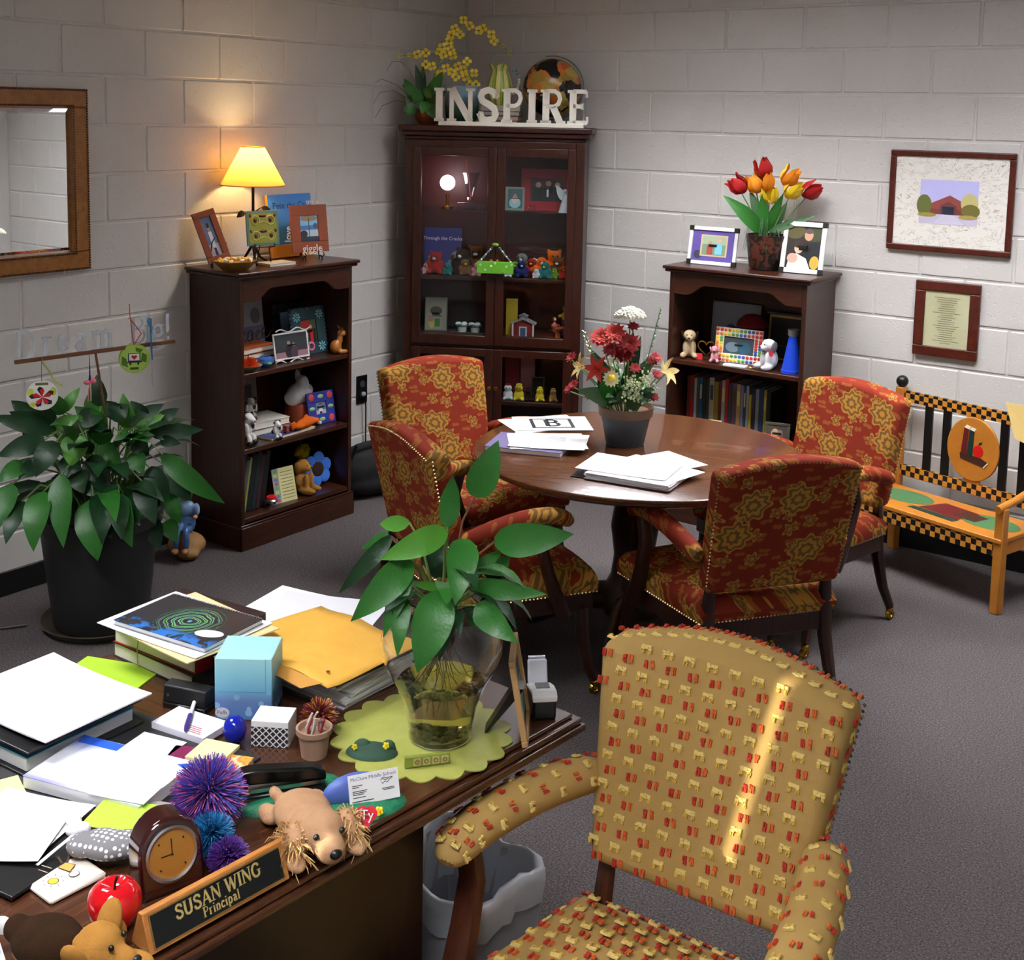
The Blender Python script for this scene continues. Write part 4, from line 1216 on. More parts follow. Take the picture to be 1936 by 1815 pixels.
# ------------------------------------------------------------------ outlet and black bag in the corner
ot = thing('wall_outlet', 'black electrical outlet plate low on the left wall', 'outlet', (0.0, -.855, .42), R(90))
M().box(-.04, .04, -.008, 0, 0, .15).build('cover_plate', BLACK, ot, bevel=.003)
for z in (.045, .105):
    M(Matrix.Translation((0, -.008, z)) @ Matrix.Rotation(R(90), 4, 'X')).lathe([(0, 0), (.018, 0), (.018, .004), (0, .004)], 16).build('socket', mat('outlet_grey', (60, 60, 62), .4), ot)
M().ell((0, -.018, .05), (.015, .012, .015), 10).build('plug', mat('plug_grey', (150, 150, 150), .4), ot)
cordM = M().tube([(.03, -.856 + .0, .465), (.03, -.85, .40), (.02, -.84, .2), (.03, -.86, .02), (.12, -.95, .012), (.2, -1.1, .01)], .004, 6)
tag(cordM.build('power_cord', BLACK), 'black cord hanging from the wall outlet down to the carpet', 'cord')
bg = thing('shoulder_bag', 'black fabric bag slumped on the floor behind the left bookcase', 'bag', (.20, -1.0, 0), R(80))
BAGM = mat('black_nylon', (12, 12, 13), .75)
m = M()
m.ell((0, 0, .14), (.2, .11, .14), 20); m.ell((.02, .01, .08), (.22, .13, .08), 20); m.ell((-.05, 0, .2), (.12, .09, .07), 16)
m.v = [(x, y, max(z, 0.0)) for x, y, z in m.v]
m.build('body', BAGM, bg, remesh=.012)
M().tube([(-.15, -.03, .2), (-.13, -.06, .29), (-.02, -.07, .30), (.1, -.05, .24), (.14, -.04, .17)], .011, 8, ry=.004).build('strap', BAGM, bg)
M().box(-.01, .03, -.135, -.118, .1, .13).build('buckle', mat('bag_buckle', (90, 92, 94), .3, .8), bg)

# ------------------------------------------------------------------ table lamp
SHADE = bpy.data.materials.new('lamp_shade_cloth')
SHADE.use_nodes = True
nt = SHADE.node_tree
nt.nodes.clear()
o_ = nt.nodes.new('ShaderNodeOutputMaterial'); mx = nt.nodes.new('ShaderNodeMixShader'); df = nt.nodes.new('ShaderNodeBsdfDiffuse'); tl = nt.nodes.new('ShaderNodeBsdfTranslucent')
df.inputs[0].default_value = rgb(222, 176, 92); tl.inputs[0].default_value = rgb(255, 206, 110)
mx.inputs[0].default_value = .62
nt.links.new(df.outputs[0], mx.inputs[1]); nt.links.new(tl.outputs[0], mx.inputs[2]); nt.links.new(mx.outputs[0], o_.inputs[0])
lp = thing('table_lamp', 'lit table lamp with a cone shade and leafy iron stem', 'lamp', (.15, -1.737, 1.25), R(60))
pole = M()
pole.tube([(0, 0, .09), (0, 0, .36)], .0065, 10)
for k in range(3):
    a = k * 2 * math.pi / 3 + .5
    c, s = math.cos(a), math.sin(a)
    pole.tube([(0, 0, .10), (c * .015, s * .015, .07), (c * .04, s * .04, .03), (c * .085, s * .085, .006)], [.006, .007, .006, .005], 8)
pole.build('stem', IRON, lp)
for s, z, L in ((1, .235, .075), (-1, .215, .06)):
    M().tube([(0, 0, z), (s * .03, 0, z + .02), (s * .045, 0, z + .025)], .0025, 6).build('twig', IRON, lp)
    M().leaf((s * .04, 0, z + .025), (s * (.04 + L * .6), -.005, z - .005 if s > 0 else z + .0), .028, side=(0, .3, 1), mi=0).build('iron_leaf', IRON, lp)
n_ = 40
sv = [(r_ * math.cos(2 * math.pi * i / n_), r_ * math.sin(2 * math.pi * i / n_), z) for r_, z in ((.145, .362), (.052, .535)) for i in range(n_)]
M().add(sv, [(i, (i + 1) % n_, n_ + (i + 1) % n_, n_ + i) for i in range(n_)]).build('lamp_shade', SHADE, lp)
rm = M(); rm.torus((0, 0, .362), .145, .0025, 'z', 40, 6); rm.torus((0, 0, .535), .052, .0025, 'z', 24, 6)
rm.build('shade_rim', mat('shade_trim', (190, 130, 50), .6), lp)
M().ell((0, 0, .46), (.026, .026, .034), 14).build('bulb', mat('lit_bulb', (255, 230, 190), .3, emit=(255, 214, 150), estr=60.0), lp)
M().lathe([(0, .36), (.012, .36), (.014, .41), (.014, .428), (0, .43)], 12).build('socket', BRASS, lp)
bl = add_light('lamp_bulb_light', 'POINT', (0, 0, .47), (0, 0, 0), LAMP_POWER, (1.0, .66, .28), shadow_soft_size=.03)
bl.parent = lp

# ------------------------------------------------------------------ things on top of the left bookcase
BROWNFR = mat('rust_brown_frame', (128, 62, 34), .5)
def easel(t, h, w):
    for s in (-1, 1):
        M().tube([(s * w, -.035, .028), (s * w, -.045, .02), (s * w, -.03, .008), (s * w, 0, .008), (s * w * .7, .012, .1), (0, .035, h), ], .003, 6).build('easel_leg', IRON, t)
    M().tube([(0, .035, h), (0, .09, .004)], .003, 6).build('easel_leg', IRON, t)
    for s in (-1, 1):
        M().torus((s * w * .9, -.02, -.0), .013, .0025, 'x', 16, 6).build('scroll', IRON, t)
WORDW = mat('white_word_cutout', (222, 216, 204), .5)
p1_ = photo_frame('rust brown frame with beach photograph, standing on the left bookcase', (.205, -1.43, 1.285), R(78), .20, .225, .05, BROWNFR, 'beach', 8, stand=False)
easel(p1_, .17, .05)
for ch in p1_.children:
    if ch.name.startswith('easel') or ch.name.startswith('scroll'):
        ch.location = (0, 0, -.028)
text_part('giggle', .05, WORDW, p1_, (0, -.02, .02), (R(82), 0, 0), .002, 'word_cutout')
text_part('relax', .04, WORDW, p1_, (.108, .018, .12), (R(82), R(90), 0), .002, 'word_cutout')
text_part('love', .045, WORDW, p1_, (-.108, .018, .09), (R(82), R(-90), 0), .002, 'word_cutout')
text_part('smile', .035, WORDW, p1_, (.03, .032, .237), (R(82), 0, 0), .002, 'word_cutout')
p2_ = photo_frame('narrow rust brown frame tilted on an iron easel beside the lamp', (.14, -1.925, 1.278), R(65), .105, .235, .028, BROWNFR, 'portrait', 14, stand=False, tilt=-16)
easel(p2_, .15, .045)
for ch in p2_.children:
    if ch.name.startswith('easel') or ch.name.startswith('scroll'):
        ch.location = (0, 0, -.02)
pc = book('blue picture book with orange spine standing behind the beach frame', (.045, -1.41, 1.252), R(90), .285, .30, .014, mat('orange_spine', (226, 140, 34), .4), rot=(R(82), 0, R(90)))
m = M()
m.box(-.14, .1425, -.15, .15, .0140, .0146, 0)
m.box(-.14, .1425, -.15, -.09, .0146, .0149, 1)
cv = m.build('cover_print', [mat('cover_blue', (70, 132, 206), .35), mat('cover_orange', (214, 138, 40), .4)], pc)
text_part('Pete the Cat', .044, mat('navy_ink', (22, 28, 60), .5), pc, (.0, .095, .0152), (0, 0, 0), 0, 'title')
pc.location = (.05, -1.415, 1.402)
tl_ = thing('decorative_tile', 'square green glazed tile with dark red scrollwork on an iron stand', 'tile', (.215, -1.735, 1.25), R(76))
TL = Matrix.Translation((0, 0, .09)) @ Matrix.Rotation(R(-8), 4, 'X')
m = M(TL); m.box(-.082, .082, -.008, 0, 0, .158)
m.build('tile_body', mat('teal_edge', (86, 120, 112), .4), tl_, bevel=.002)
m = M(TL); m.box(-.07, .07, -.0095, -.008, .012, .146); m.build('glazed_face', mat('olive_glaze', (146, 150, 58), .25), tl_)
m = M(TL)
for z in (.045, .115):
    for sx in (-1, 1):
        m.torus((sx * .038, -.0105, z), .02, .0028, 'y', 20, 6)
        m.ell((sx * .038, -.0105, z), (.009, .003, .011), 8, 1)
        m.ell((sx * .062, -.0105, z + .022), (.006, .003, .009), 8, 1)
    m.ell((0, -.0105, z + .02), (.02, .003, .007), 10, 1)
    m.tube([(-.02, -.0105, z - .012), (0, -.0105, z - .005), (.02, -.0105, z - .012)], .0025, 6)
m.build('relief', [mat('light_olive_glaze', (190, 186, 110), .25), mat('oxblood_glaze', (92, 28, 26), .25)], tl_)
m = M()
for sx in (-1, 1):
    m.tube([(sx * .05, -.014, .10), (sx * .05, -.016, .086), (sx * .03, .0, .08), (sx * .05, .02, .003)], .003, 6)
m.tube([(0, .012, .16), (0, .06, .003)], .003, 6)
m.tube([(-.05, 0, .083), (.05, 0, .083)], .003, 6)
m.build('stand', IRON, tl_)
bw = thing('candy_bowl', 'faceted gold bowl full of wrapped candies', 'bowl', (.255, -1.935, 1.25), 0)
GOLDB = mat('gold_glaze', (150, 112, 48), .3, .3)
m = M().lathe([(0, 0), (.055, 0), (.06, .004), (.1, .042), (.096, .042), (.057, .009), (0, .008)], 6)
m.build('bowl_body', GOLDB, bw, smooth=20)
rr = random.Random(5)
cand = []
for i in range(26):
    a, r_ = rr.uniform(0, 6.28), .075 * math.sqrt(rr.random())
    c = mat('candy_white', (240, 238, 230), .4) if rr.random() < .5 else mat('candy_gold', (232, 180, 60), .35)
    o = M().ell((0, 0, 0), (.013, .008, .008), 8).build('candy', c)
    o.location = (.255 + r_ * math.cos(a), -1.935 + r_ * math.sin(a), 1.25 + .036 + .014 * (1 - r_ / .08) + rr.uniform(0, .008))
    o.rotation_euler = (rr.uniform(-.5, .5), rr.uniform(-.5, .5), rr.uniform(0, 3))
    tag(o, 'small wrapped candy heaped in the gold bowl', 'candy', 'candies in the gold bowl')
bkl = book('slim pale booklet lying between the gold bowl and the beach frame', (.235, -1.675, 1.25), R(85), .15, .105, .012, (206, 196, 170))

# ------------------------------------------------------------------ left bookcase, upper shelf (z .795)
Z1, Z2, Z3 = .795, .455, .14
photo_frame('wire-edged white frame with dark couple photograph, left bookcase upper shelf', (.27, -1.61, Z1 + .012), R(86), .205, .125, .008, mat('white_wire', (220, 220, 214), .35), 'couple', 10, .006)
for z in (.0, .145):
    m = M().tube([(-.1 + .2 * i / 24, -.004, z + .008 * math.sin(i / 24 * 4 * math.pi)) for i in range(25)], .003, 6)
    wv = m.build('wavy_wire', mat('white_wire', (220, 220, 214), .35), bpy.data.objects['photo_frame.002'])
    wv.location = (0, .0, -.008)
tf = photo_frame('teal scalloped frame with painted daisies, left bookcase upper shelf', (.2, -1.425, Z1), R(86), .20, .215, .05, mat('teal_frame', (40, 66, 70), .5), 'two', 10, .012)
m = M()
for k in range(12):
    for a, b in (((k / 11 - .5) * .2, 0), ((k / 11 - .5) * .2, .215)):
        m.ell((a, -.006, b), (.011, .006, .011), 10)
    for sx in (-1, 1):
        m.ell((sx * .1, -.006, .215 * k / 11), (.011, .006, .011), 10)
sc = m.build('scalloped_edge', mat('teal_frame', (40, 66, 70), .5), tf); sc.rotation_euler = (R(-10), 0, 0)
m = M()
for cx, cz in ((-.07, .18), (.07, .185), (.07, .03)):
    for k in range(8):
        a = k * math.pi / 4
        m.ell((cx + .016 * math.cos(a), -.014, cz + .016 * math.sin(a)), (.009, .002, .004), 6, 0, (0, -a, 0))
    m.ell((cx, -.0155, cz), .004, 6, 1)
m.torus((0, -.014, .035), .017, .006, 'y', 16, 6, 2)
dz_ = m.build('daisies', [mat('sky_blue_paint', (120, 190, 214), .5), mat('yellow_dot', (226, 210, 90), .5), mat('pink_paint', (222, 120, 160), .5)], tf); dz_.rotation_euler = (R(-10), 0, 0)
photo_frame('large black frame with pale blue picture, back of left bookcase upper shelf', (.09, -1.435, Z1), R(90), .235, .235, .04, BLACKPAINT, 'snow', 6, .015)
m = M().box(-.125, .125, -.003, .003, 0, .32)
pp = thing('picture_card', 'large pale grey picture card leaning behind the wire word peace', 'picture', (.055, -1.70, Z1), R(90))
c1 = m.build('card', mat('grey_card', (150, 150, 156), .7), pp); c1.rotation_euler = (R(-7), 0, 0)
pr = picture(pp, .25, .32, -.0035, [('r', (0, 0, 1, .45), (110, 108, 136)), ('e', (.8, .6, .12, .12), (84, 90, 92)), ('e', (.25, .62, .08, .14), (120, 60, 60)), ('r', (.3, .5, .36, .8), (70, 70, 76))], 'print'); pr.rotation_euler = (R(-7), 0, 0)
wp = thing('wire_word', 'black wire word in cursive loops in front of the grey card', 'decoration', (.15, -1.80, Z1 + .088), R(90))
def cursive(m, pts, r):
    # smooth the polyline
    P_ = [Vector(p_) for p_ in pts]
    out = []
    for i in range(len(P_) - 1):
        a, b, c, d = P_[max(i - 1, 0)], P_[i], P_[i + 1], P_[min(i + 2, len(P_) - 1)]
        for k in range(4):
            t = k / 4
            out.append(.5 * ((2 * b) + (c - a) * t + (2 * a - 5 * b + 4 * c - d) * t * t + (3 * b - a - 3 * c + d) * t ** 3))
    out.append(P_[-1])
    m.tube(out, r, 6)
m = M()
cursive(m, [(-.06, 0, -.01), (-.05, 0, .12), (-.06, 0, .16), (-.02, 0, .17), (.0, 0, .13), (-.04, 0, .09), (-.05, 0, .08)], .0032)
cursive(m, [(-.03, 0, .02), (.0, 0, .04), (.005, 0, .06), (-.012, 0, .055), (-.012, 0, .02), (.01, 0, .01), (.03, 0, .03), (.055, 0, .05), (.035, 0, .06), (.028, 0, .02), (.05, 0, .015), (.058, 0, .05), (.06, 0, .015), (.085, 0, .03), (.1, 0, .055), (.08, 0, .05), (.08, 0, .02), (.105, 0, .015), (.13, 0, .045), (.13, 0, .065), (.115, 0, .05), (.12, 0, .018), (.15, 0, .02), (.17, 0, .045)], .0032)
m.tube([(-.06, .0, -.01), (.17, .0, -.01)], .0032, 6)
m.build('wire', IRON, wp)
for i, (c, lb) in enumerate((((60, 66, 90), 'dark slate blue'), ((46, 50, 64), 'charcoal'), ((196, 92, 40), 'orange-edged'))):
    book(lb + ' book in the flat pile under the wire word peace', (.115, -1.76, Z1 + .027 * i), R(90 + i * 3), .24, .18, .026, c, 'flat books on the left bookcase upper shelf')
od = thing('shell_dish', 'pale shell-shaped dish holding orange shreds', 'dish', (.282, -1.885, Z1), 0)
od.scale = (.85, .85, .85)
M().lathe([(0, 0), (.03, 0), (.07, .03), (.066, .03), (.03, .006), (0, .005)], 20).build('dish_body', mat('shell_grey', (150, 140, 120), .4), od)
m = M()
for i in range(260):
    a, b = rr.uniform(0, 6.28), rr.uniform(.15, 1.5)
    d = Vector((math.cos(a) * math.cos(b), math.sin(a) * math.cos(b), math.sin(b)))
    q = Vector((0, 0, .018))
    m.tube([q + d * .02, q + d * rr.uniform(.045, .062) + Vector((rr.uniform(-.01, .01), rr.uniform(-.01, .01), 0))], [.0022, .0012], 3)
stuff(m.build('orange_shreds', mat('orange_shred', (236, 84, 24), .6), od))
bb_ = thing('glass_paperweight', 'small blue and green glass bowl beside the orange shreds', 'bowl', (.275, -1.78, Z1), 0)
M().lathe([(0, 0), (.02, 0), (.036, .02), (.034, .04), (.022, .05), (.02, .046), (.03, .036), (.03, .02), (0, .006)], 16).build('bowl_body', mat('blue_glass_bowl', (70, 110, 180), .15), bb_)
m = M()
for k in range(7):
    m.ell((.03 * math.cos(k), .03 * math.sin(k), .02 + .003 * (k % 3)), .009, 8)
m.build('glass_dots', mat('green_glass_dot', (80, 160, 100), .15), bb_)
dr = thing('deer_figurine', 'small tan fawn figurine sitting at the right end of upper shelf', 'figurine', (.295, -1.348, Z1), R(160))
FAWN = mat('fawn_glaze', (168, 106, 44), .35)
blob(dr, 'body', [((0, 0, .035), (.022, .03, .034)), ((0, -.02, .07), (.014, .016, .03)), ((0, -.03, .098), (.018, .024, .017)), ((.018, -.03, .012), (.012, .03, .011)), ((-.018, -.03, .012), (.012, .03, .011))], FAWN, .0035)
for s in (-1, 1):
    M().leaf((s * .01, -.024, .108), (s * .028, -.016, .135), .016, side=(1, 0, .2)).build('ear', mat('fawn_ear', (196, 150, 110), .5), dr)
eyes(dr, [(.012, -.046, .102), (-.012, -.046, .102)], .0028)

# ------------------------------------------------------------------ left bookcase, middle shelf
photo_frame('grey mounted photograph leaning at the back of the middle shelf', (.05, -1.72, Z2), R(90), .2, .24, .035, mat('grey_mount', (120, 120, 118), .7), [('r', FULL, (60, 62, 66)), ('p', [(0, 0), (1, 0), (1, .4), (.5, .6), (0, .3)], (34, 34, 38))], 5, .004)
for i, (c, lb, w_, d_, h_) in enumerate((((96, 104, 84), 'olive', .25, .18, .03), ((222, 216, 200), 'cream and orange', .24, .175, .03))):
    book(lb + ' book stacked on the middle shelf of the left bookcase', (.135, -1.70, Z2 + .0085 + .03 * i), R(88 - 4 * i), w_, d_, h_, c, 'stacked books on the middle shelf')
mg = book('wide cream magazine lying flat at the front of the middle shelf', (.235, -1.63, Z2), R(94), .30, .13, .008, (206, 196, 158))
m = M(); m.box(-.147, .06, -.06, .06, .0081, .0085); m.build('cover_print', mat('cover_royal', (50, 70, 140), .4), mg)
COWW, COWB = mat('cow_white', (226, 224, 218), .35), mat('cow_black', (20, 20, 22), .35)
def cow(label, loc, rz, s=1.0):
    t = thing('cow_figurine', label, 'figurine', loc, rz, 'black and white cow figurines')
    t.scale = (s, s, s)
    blob(t, 'body', [((0, 0, .06), (.024, .02, .034)), ((0, -.008, .10), (.02, .02, .02)), ((0, -.026, .094), (.013, .012, .01)), ((.016, -.02, .02), (.012, .012, .022)), ((-.016, -.02, .02), (.012, .012, .022)), ((.026, -.012, .065), (.008, .012, .022)), ((-.026, -.012, .065), (.008, .012, .022))], COWW, .0035)
    m_ = M()
    for c_, r_ in (((.016, -.012, .07), (.012, .012, .014)), ((-.012, .01, .05), (.016, .014, .014)), ((.012, .004, .108), (.012, .014, .012)), ((-.016, -.024, .012), (.0135, .014, .0125)), ((.016, -.024, .012), (.0135, .014, .0125))):
        m_.ell(c_, r_, 10)
    m_.build('black_patches', COWB, t)
    for s_ in (-1, 1):
        M().leaf((s_ * .015, -.006, .11), (s_ * .04, -.006, .112), .014, side=(0, .3, 1)).build('ear', COWB, t)
    M().ell((0, -.036, .09), (.009, .005, .006), 8).build('muzzle', mat('cow_pink', (220, 150, 140), .5), t)
    return t
cow('tall spotted cow figurine at the left end of the middle shelf', (.275, -1.895, Z2), R(110), 1.25)
cow('small spotted cow figurine standing in front of the magazine', (.305, -1.745, Z2), R(100), .75)
cow('spotted cow figurine lying across the stacked books', (.15, -1.76, Z2 + .0695), R(70), .9)
wh = thing('plush_hen', 'fluffy white plush hen sitting in a red-brown pot', 'plush toy', (.15, -1.45, Z2), R(100))
M().lathe([(0, 0), (.05, 0), (.07, .04), (.066, .09), (.058, .1), (0, .1)], 20).build('pot', mat('terracotta', (140, 58, 34), .6), wh)
blob(wh, 'body', [((0, 0, .14), (.07, .06, .055)), ((0, -.02, .19), (.035, .032, .045)), ((0, .01, .23), (.014, .014, .035)), ((.05, .0, .15), (.04, .04, .035)), ((-.05, 0, .13), (.04, .045, .04))], WHITEFUR, .006)
M().ell((0, -.005, .262), (.01, .01, .012), 8).build('beak', BLACK, wh)
of = thing('plush_fish', 'orange plush toy lying on the magazine', 'plush toy', (.275, -1.525, Z2 + .009), R(100))
blob(of, 'body', [((0, 0, .025), (.075, .025, .025)), ((.07, 0, .02), (.03, .02, .014)), ((-.06, 0, .02), (.028, .03, .014)), ((0, 0, .045), (.02, .008, .02), (0, .5, 0)), ((-.1, .0, .03), (.02, .008, .022), (0, .7, 0))], ORANGEFUR, .004)
M().box(.085, .1, -.02, -.005, .001, .012).build('tag', WHITE, of)
rb_ = thing('trinket_box', 'tiny red ribbed box on the magazine', 'box', (.272, -1.64, Z2 + .009), R(90))
for k in range(4):
    M().cbox(-.022, .022, -.015, .015, .009 * k, .009 * k + .0075, .003).build('rib', mat('red_lacquer', (140, 26, 24), .3), rb_)
bf = photo_frame('square blue frame painted with red apples and a small photograph', (.25, -1.397, Z2), R(84), .16, .155, .048, mat('royal_blue_frame', (44, 52, 140), .5), 'portrait', 10, .012)
m = M()
for a, b in ((-1, -1), (-1, 1), (1, -1), (1, 1)):
    m.ell((a * .056, -.0125, .0775 + b * .055), (.017, .003, .018), 10, 0)
for a, b in ((0, 1), (0, -1), (1, 0), (-1, 0)):
    m.ell((a * .056, -.0125, .0775 + b * .055), (.018, .003, .01), 8, 1)
o = m.build('painted_apples', [mat('apple_paint', (196, 70, 70), .5), mat('sage_paint', (140, 180, 120), .5)], bf); o.rotation_euler = (R(-10), 0, 0)

# ------------------------------------------------------------------ left bookcase, bottom shelf
xs = -1.955
for i, (w_, h_, c, lb) in enumerate(((.03, .27, (40, 66, 104), 'steel blue'), (.018, .24, (92, 96, 100), 'grey'), (.012, .25, (150, 160, 70), 'lime-spined'), (.03, .26, (26, 34, 36), 'black'), (.026, .265, (30, 46, 48), 'dark teal'), (.022, .25, (60, 34, 34), 'dark maroon'), (.03, .26, (24, 26, 32), 'blue-black'))):
    o = book(lb + ' book leaning in the row on the bottom shelf', (0, 0, 0), 0, .19, h_, w_, c, 'leaning books on the bottom shelf')
    # stand it up: long side vertical, spine to the front (+x), leaning a little
    lean_ = R(-10)
    o.matrix_world = Matrix.Translation((.17, xs, Z3 + w_ * .175)) @ Matrix.Rotation(lean_, 4, 'X') @ Matrix(((-1, 0, 0, 0), (0, 0, 1, 0), (0, 1, 0, h_ / 2), (0, 0, 0, 1)))
    xs += w_ / .984 + .0006
bel = thing('call_bell', 'red topped chrome push bell on the bottom shelf', 'bell', (.292, -1.762, Z3), 0)
bel.scale = (.8, .8, .8)
M().lathe([(0, 0), (.03, 0), (.03, .012), (.012, .016), (.012, .028), (.038, .034), (.04, .042), (.034, .048), (0, .05)], 24).build('base', STEEL, bel)
M().lathe([(0, .048), (.033, .048), (.03, .06), (.018, .068), (0, .07)], 24).build('push_button', mat('signal_red', (190, 22, 24), .3), bel)
cd = thing('verse_card', 'cream card of printed lines propped on the bottom shelf', 'card', (.29, -1.665, Z3), R(84))
m = M().box(-.062, .062, -.003, 0, 0, .16); o = m.build('card', mat('cream_card', (214, 208, 150), .7), cd); o.rotation_euler = (R(-14), 0, R(0))
o = picture(cd, .124, .16, -.003, [('r', (0, 0, .28, 1), (140, 160, 150))] + [('e', (.14, .08 + .12 * k, .09, .05), ((196, 90, 90), (110, 110, 190), (200, 190, 80), (110, 160, 110))[k % 4]) for k in range(8)] + [('r', (.36, .1 + .095 * k, .92, .115 + .095 * k), (120, 110, 70)) for k in range(9)], 'print'); o.rotation_euler = (R(-14), 0, 0)
br = thing('plush_dog', 'brown plush puppy sitting on the bottom shelf by the blue flower', 'plush toy', (.24, -1.53, Z3), R(110))
blob(br, 'body', [((0, 0, .06), (.042, .04, .055)), ((0, -.01, .135), (.036, .036, .034)), ((0, -.04, .125), (.02, .022, .017)), ((.03, -.05, .022), (.018, .05, .018)), ((-.03, -.05, .022), (.018, .05, .018)), ((.025, -.045, .06), (.014, .016, .045)), ((-.025, -.045, .06), (.014, .016, .045)), ((.034, .0, .13), (.01, .018, .03)), ((-.034, 0, .13), (.01, .018, .03))], CARAMEL, .005)
eyes(br, [(.014, -.044, .142), (-.014, -.044, .142)], .0035)
M().ell((0, -.06, .13), (.007, .005, .005), 8).build('nose', BLACK, br)
yd = thing('plush_bird', 'small yellow plush bird perched behind the brown puppy', 'plush toy', (.12, -1.40, Z3), R(100))
M().lathe([(0, 0), (.035, 0), (.03, .1), (0, .12)], 14).build('perch', DKBROWN, yd)
blob(yd, 'body', [((0, 0, .15), (.045, .036, .034)), ((.0, -.015, .175), (.024, .024, .022)), ((.05, 0, .15), (.02, .012, .01)), ((-.05, 0, .15), (.02, .012, .01)), ((0, .01, .215), (.004, .004, .03))], YELLOWFUR, .004)
eyes(yd, [(.01, -.036, .18), (-.01, -.036, .18)], .003)
fl = thing('felt_flower', 'large flat blue flower cut-out with a brown centre', 'decoration', (.235, -1.402, Z3 + .02), R(82))
for k in range(6):
    a = k * math.pi / 3 + .3
    m = M().ell((.052 * math.cos(a), 0, .066 + .052 * math.sin(a)), (.034, .006, .034), 14)
    o = m.build('petal', mat('felt_blue', (60, 118, 210), .8), fl); o.rotation_euler = (R(-8), 0, 0)
m = M().ell((0, -.004, .066), (.036, .007, .036), 16); o = m.build('centre', mat('felt_brown', (52, 32, 22), .9), fl); o.rotation_euler = (R(-8), 0, 0)

# ------------------------------------------------------------------ floor lily in its tub
pt = thing('potted_peace_lily', 'large peace lily in a dark tub on the floor by the left wall', 'plant', (.53, -2.85, 0), 0)
POTM = mat('charcoal_tub', (34, 36, 36), .5)
M().lathe([(0, .012), (.165, .012), (.175, .03), (.215, .40), (.232, .405), (.235, .455), (.222, .46), (.205, .42), (0, .42)], 40).build('tub', POTM, pt)
M().lathe([(0, 0), (.19, 0), (.225, .035), (.218, .037), (.185, .01), (0, .01)], 40).build('saucer', mat('dark_saucer', (52, 44, 32), .5), pt)
M().lathe([(0, .40), (.1, .405), (.204, .405), (.206, .398), (0, .39)], 32).build('soil', mat('soil', (32, 24, 18), 1.0), pt)
rl = random.Random(11)
stm = M()
for i, L in enumerate(FLOOR_LEAVES):
    b = Vector((L[0] - .53, L[1] + 2.85, L[2])); t_ = Vector((L[3] - .53, L[4] + 2.85, L[5]))
    b.x = max(b.x, -.50); t_.x = max(t_.x, -.50)
    mm = LEAF_B if i in (20, 26, 37, 3, 21) else (LEAF_M if rl.random() < .4 else LEAF_D)
    m = M().leaf(b, t_, L[6] * .98, arch=rl.uniform(.06, .16), fold=.22, n=9, side=None)
    m.build('leaf', mm, pt)
    base = Vector((rl.uniform(-.08, .08), rl.uniform(-.08, .08), .405))
    mid = (base + b) / 2 + Vector((0, 0, max(.04, .22 - abs(b.z - .7) * .3)))
    stm.tube([base, base.lerp(mid, .6), mid.lerp(b, .5), b], [.005, .004, .0035, .003], 5)
for k in range(52):
    a, el, ln_ = rl.uniform(0, 6.28), rl.uniform(-.25, 1.0) if k < 34 else rl.uniform(-1.3, -.5), rl.uniform(.16, .26)
    d = Vector((math.cos(a), math.sin(a), 0))
    b = Vector((0, 0, .56 + .2 * max(0, el))) + d * rl.uniform(.06, .18)
    t_ = b + (d * math.cos(el) + Vector((0, 0, math.sin(el) * .7 - .15))) * ln_
    t_.x = max(t_.x, -.5)
    M().leaf(b, t_, rl.uniform(.07, .1), arch=rl.uniform(.08, .2), fold=.2, n=8, side=d.cross(Vector((rl.uniform(-.2, .2), rl.uniform(-.2, .2), 1)))).build('leaf', LEAF_D if k % 3 else LEAF_M, pt)
    stm.tube([Vector((d.x * .05, d.y * .05, .405)), Vector((d.x * .08, d.y * .08, .5)), b], [.004, .0035, .003], 5)
stm.build('stems', STEM, pt)

# acrylic sign on a stake in the tub, with ornaments hung on it
sg = thing('acrylic_sign', 'clear plastic letter sign on a wooden bar rising from the floor lily', 'sign', (.482, -3.152, 1.05), R(82.63))
SGW = wood('stake_wood', (84, 50, 26), (110, 70, 38), .5, (2, 8, 8))
M().box(0, .64, -.006, .006, -.007, .007).build('bar', SGW, sg, bevel=.001)
M().tube([(.308, 0, -.007), (.335, -.02, -.26), (.345, -.03, -.64)], .005, 8).build('stake', SGW, sg)
ACR = mat('frosted_acrylic', (206, 212, 220), .25, alpha=.55)
x = .0
for word, x0 in (('Dream', .0), ('Big!', .445)):
    x = x0
    for ch_ in word:
        m = M()
        adv = glyph_into(m, ch_, .104, x, .004, thick=.13, thin=.07, serif=.04)
        m.build('letter', ACR, sg).location = (0, -.002, .009)
        x += adv * (1.16 if word == 'Dream' else .86)
SGM = Matrix.Translation((.482, -3.152, 1.05)) @ Matrix.Rotation(R(82.63), 4, 'Z')
def ornament(label, u, z, r_, face, rim, kind):
    t = thing('round_ornament', label, 'ornament', tuple(SGM @ Vector((u, -.016, z - 1.05 - r_))), R(82.63 - 25), 'round painted ornaments')
    M(Matrix.Translation((0, .003, r_)) @ Matrix.Rotation(R(90), 4, 'X')).lathe([(0, 0), (r_, 0), (r_ + .001, .003), (r_, .006), (0, .006)], 32).build('disc', mat(rim[0], rim[1], .35), t)
    sh = face
    m = M()
    return t
LIME = ('lime_enamel', (150, 186, 66))
o1 = ornament('round lime ornament with a red heart easel, hung by red ribbon', .456, 1.008, .056, None, LIME, 0)
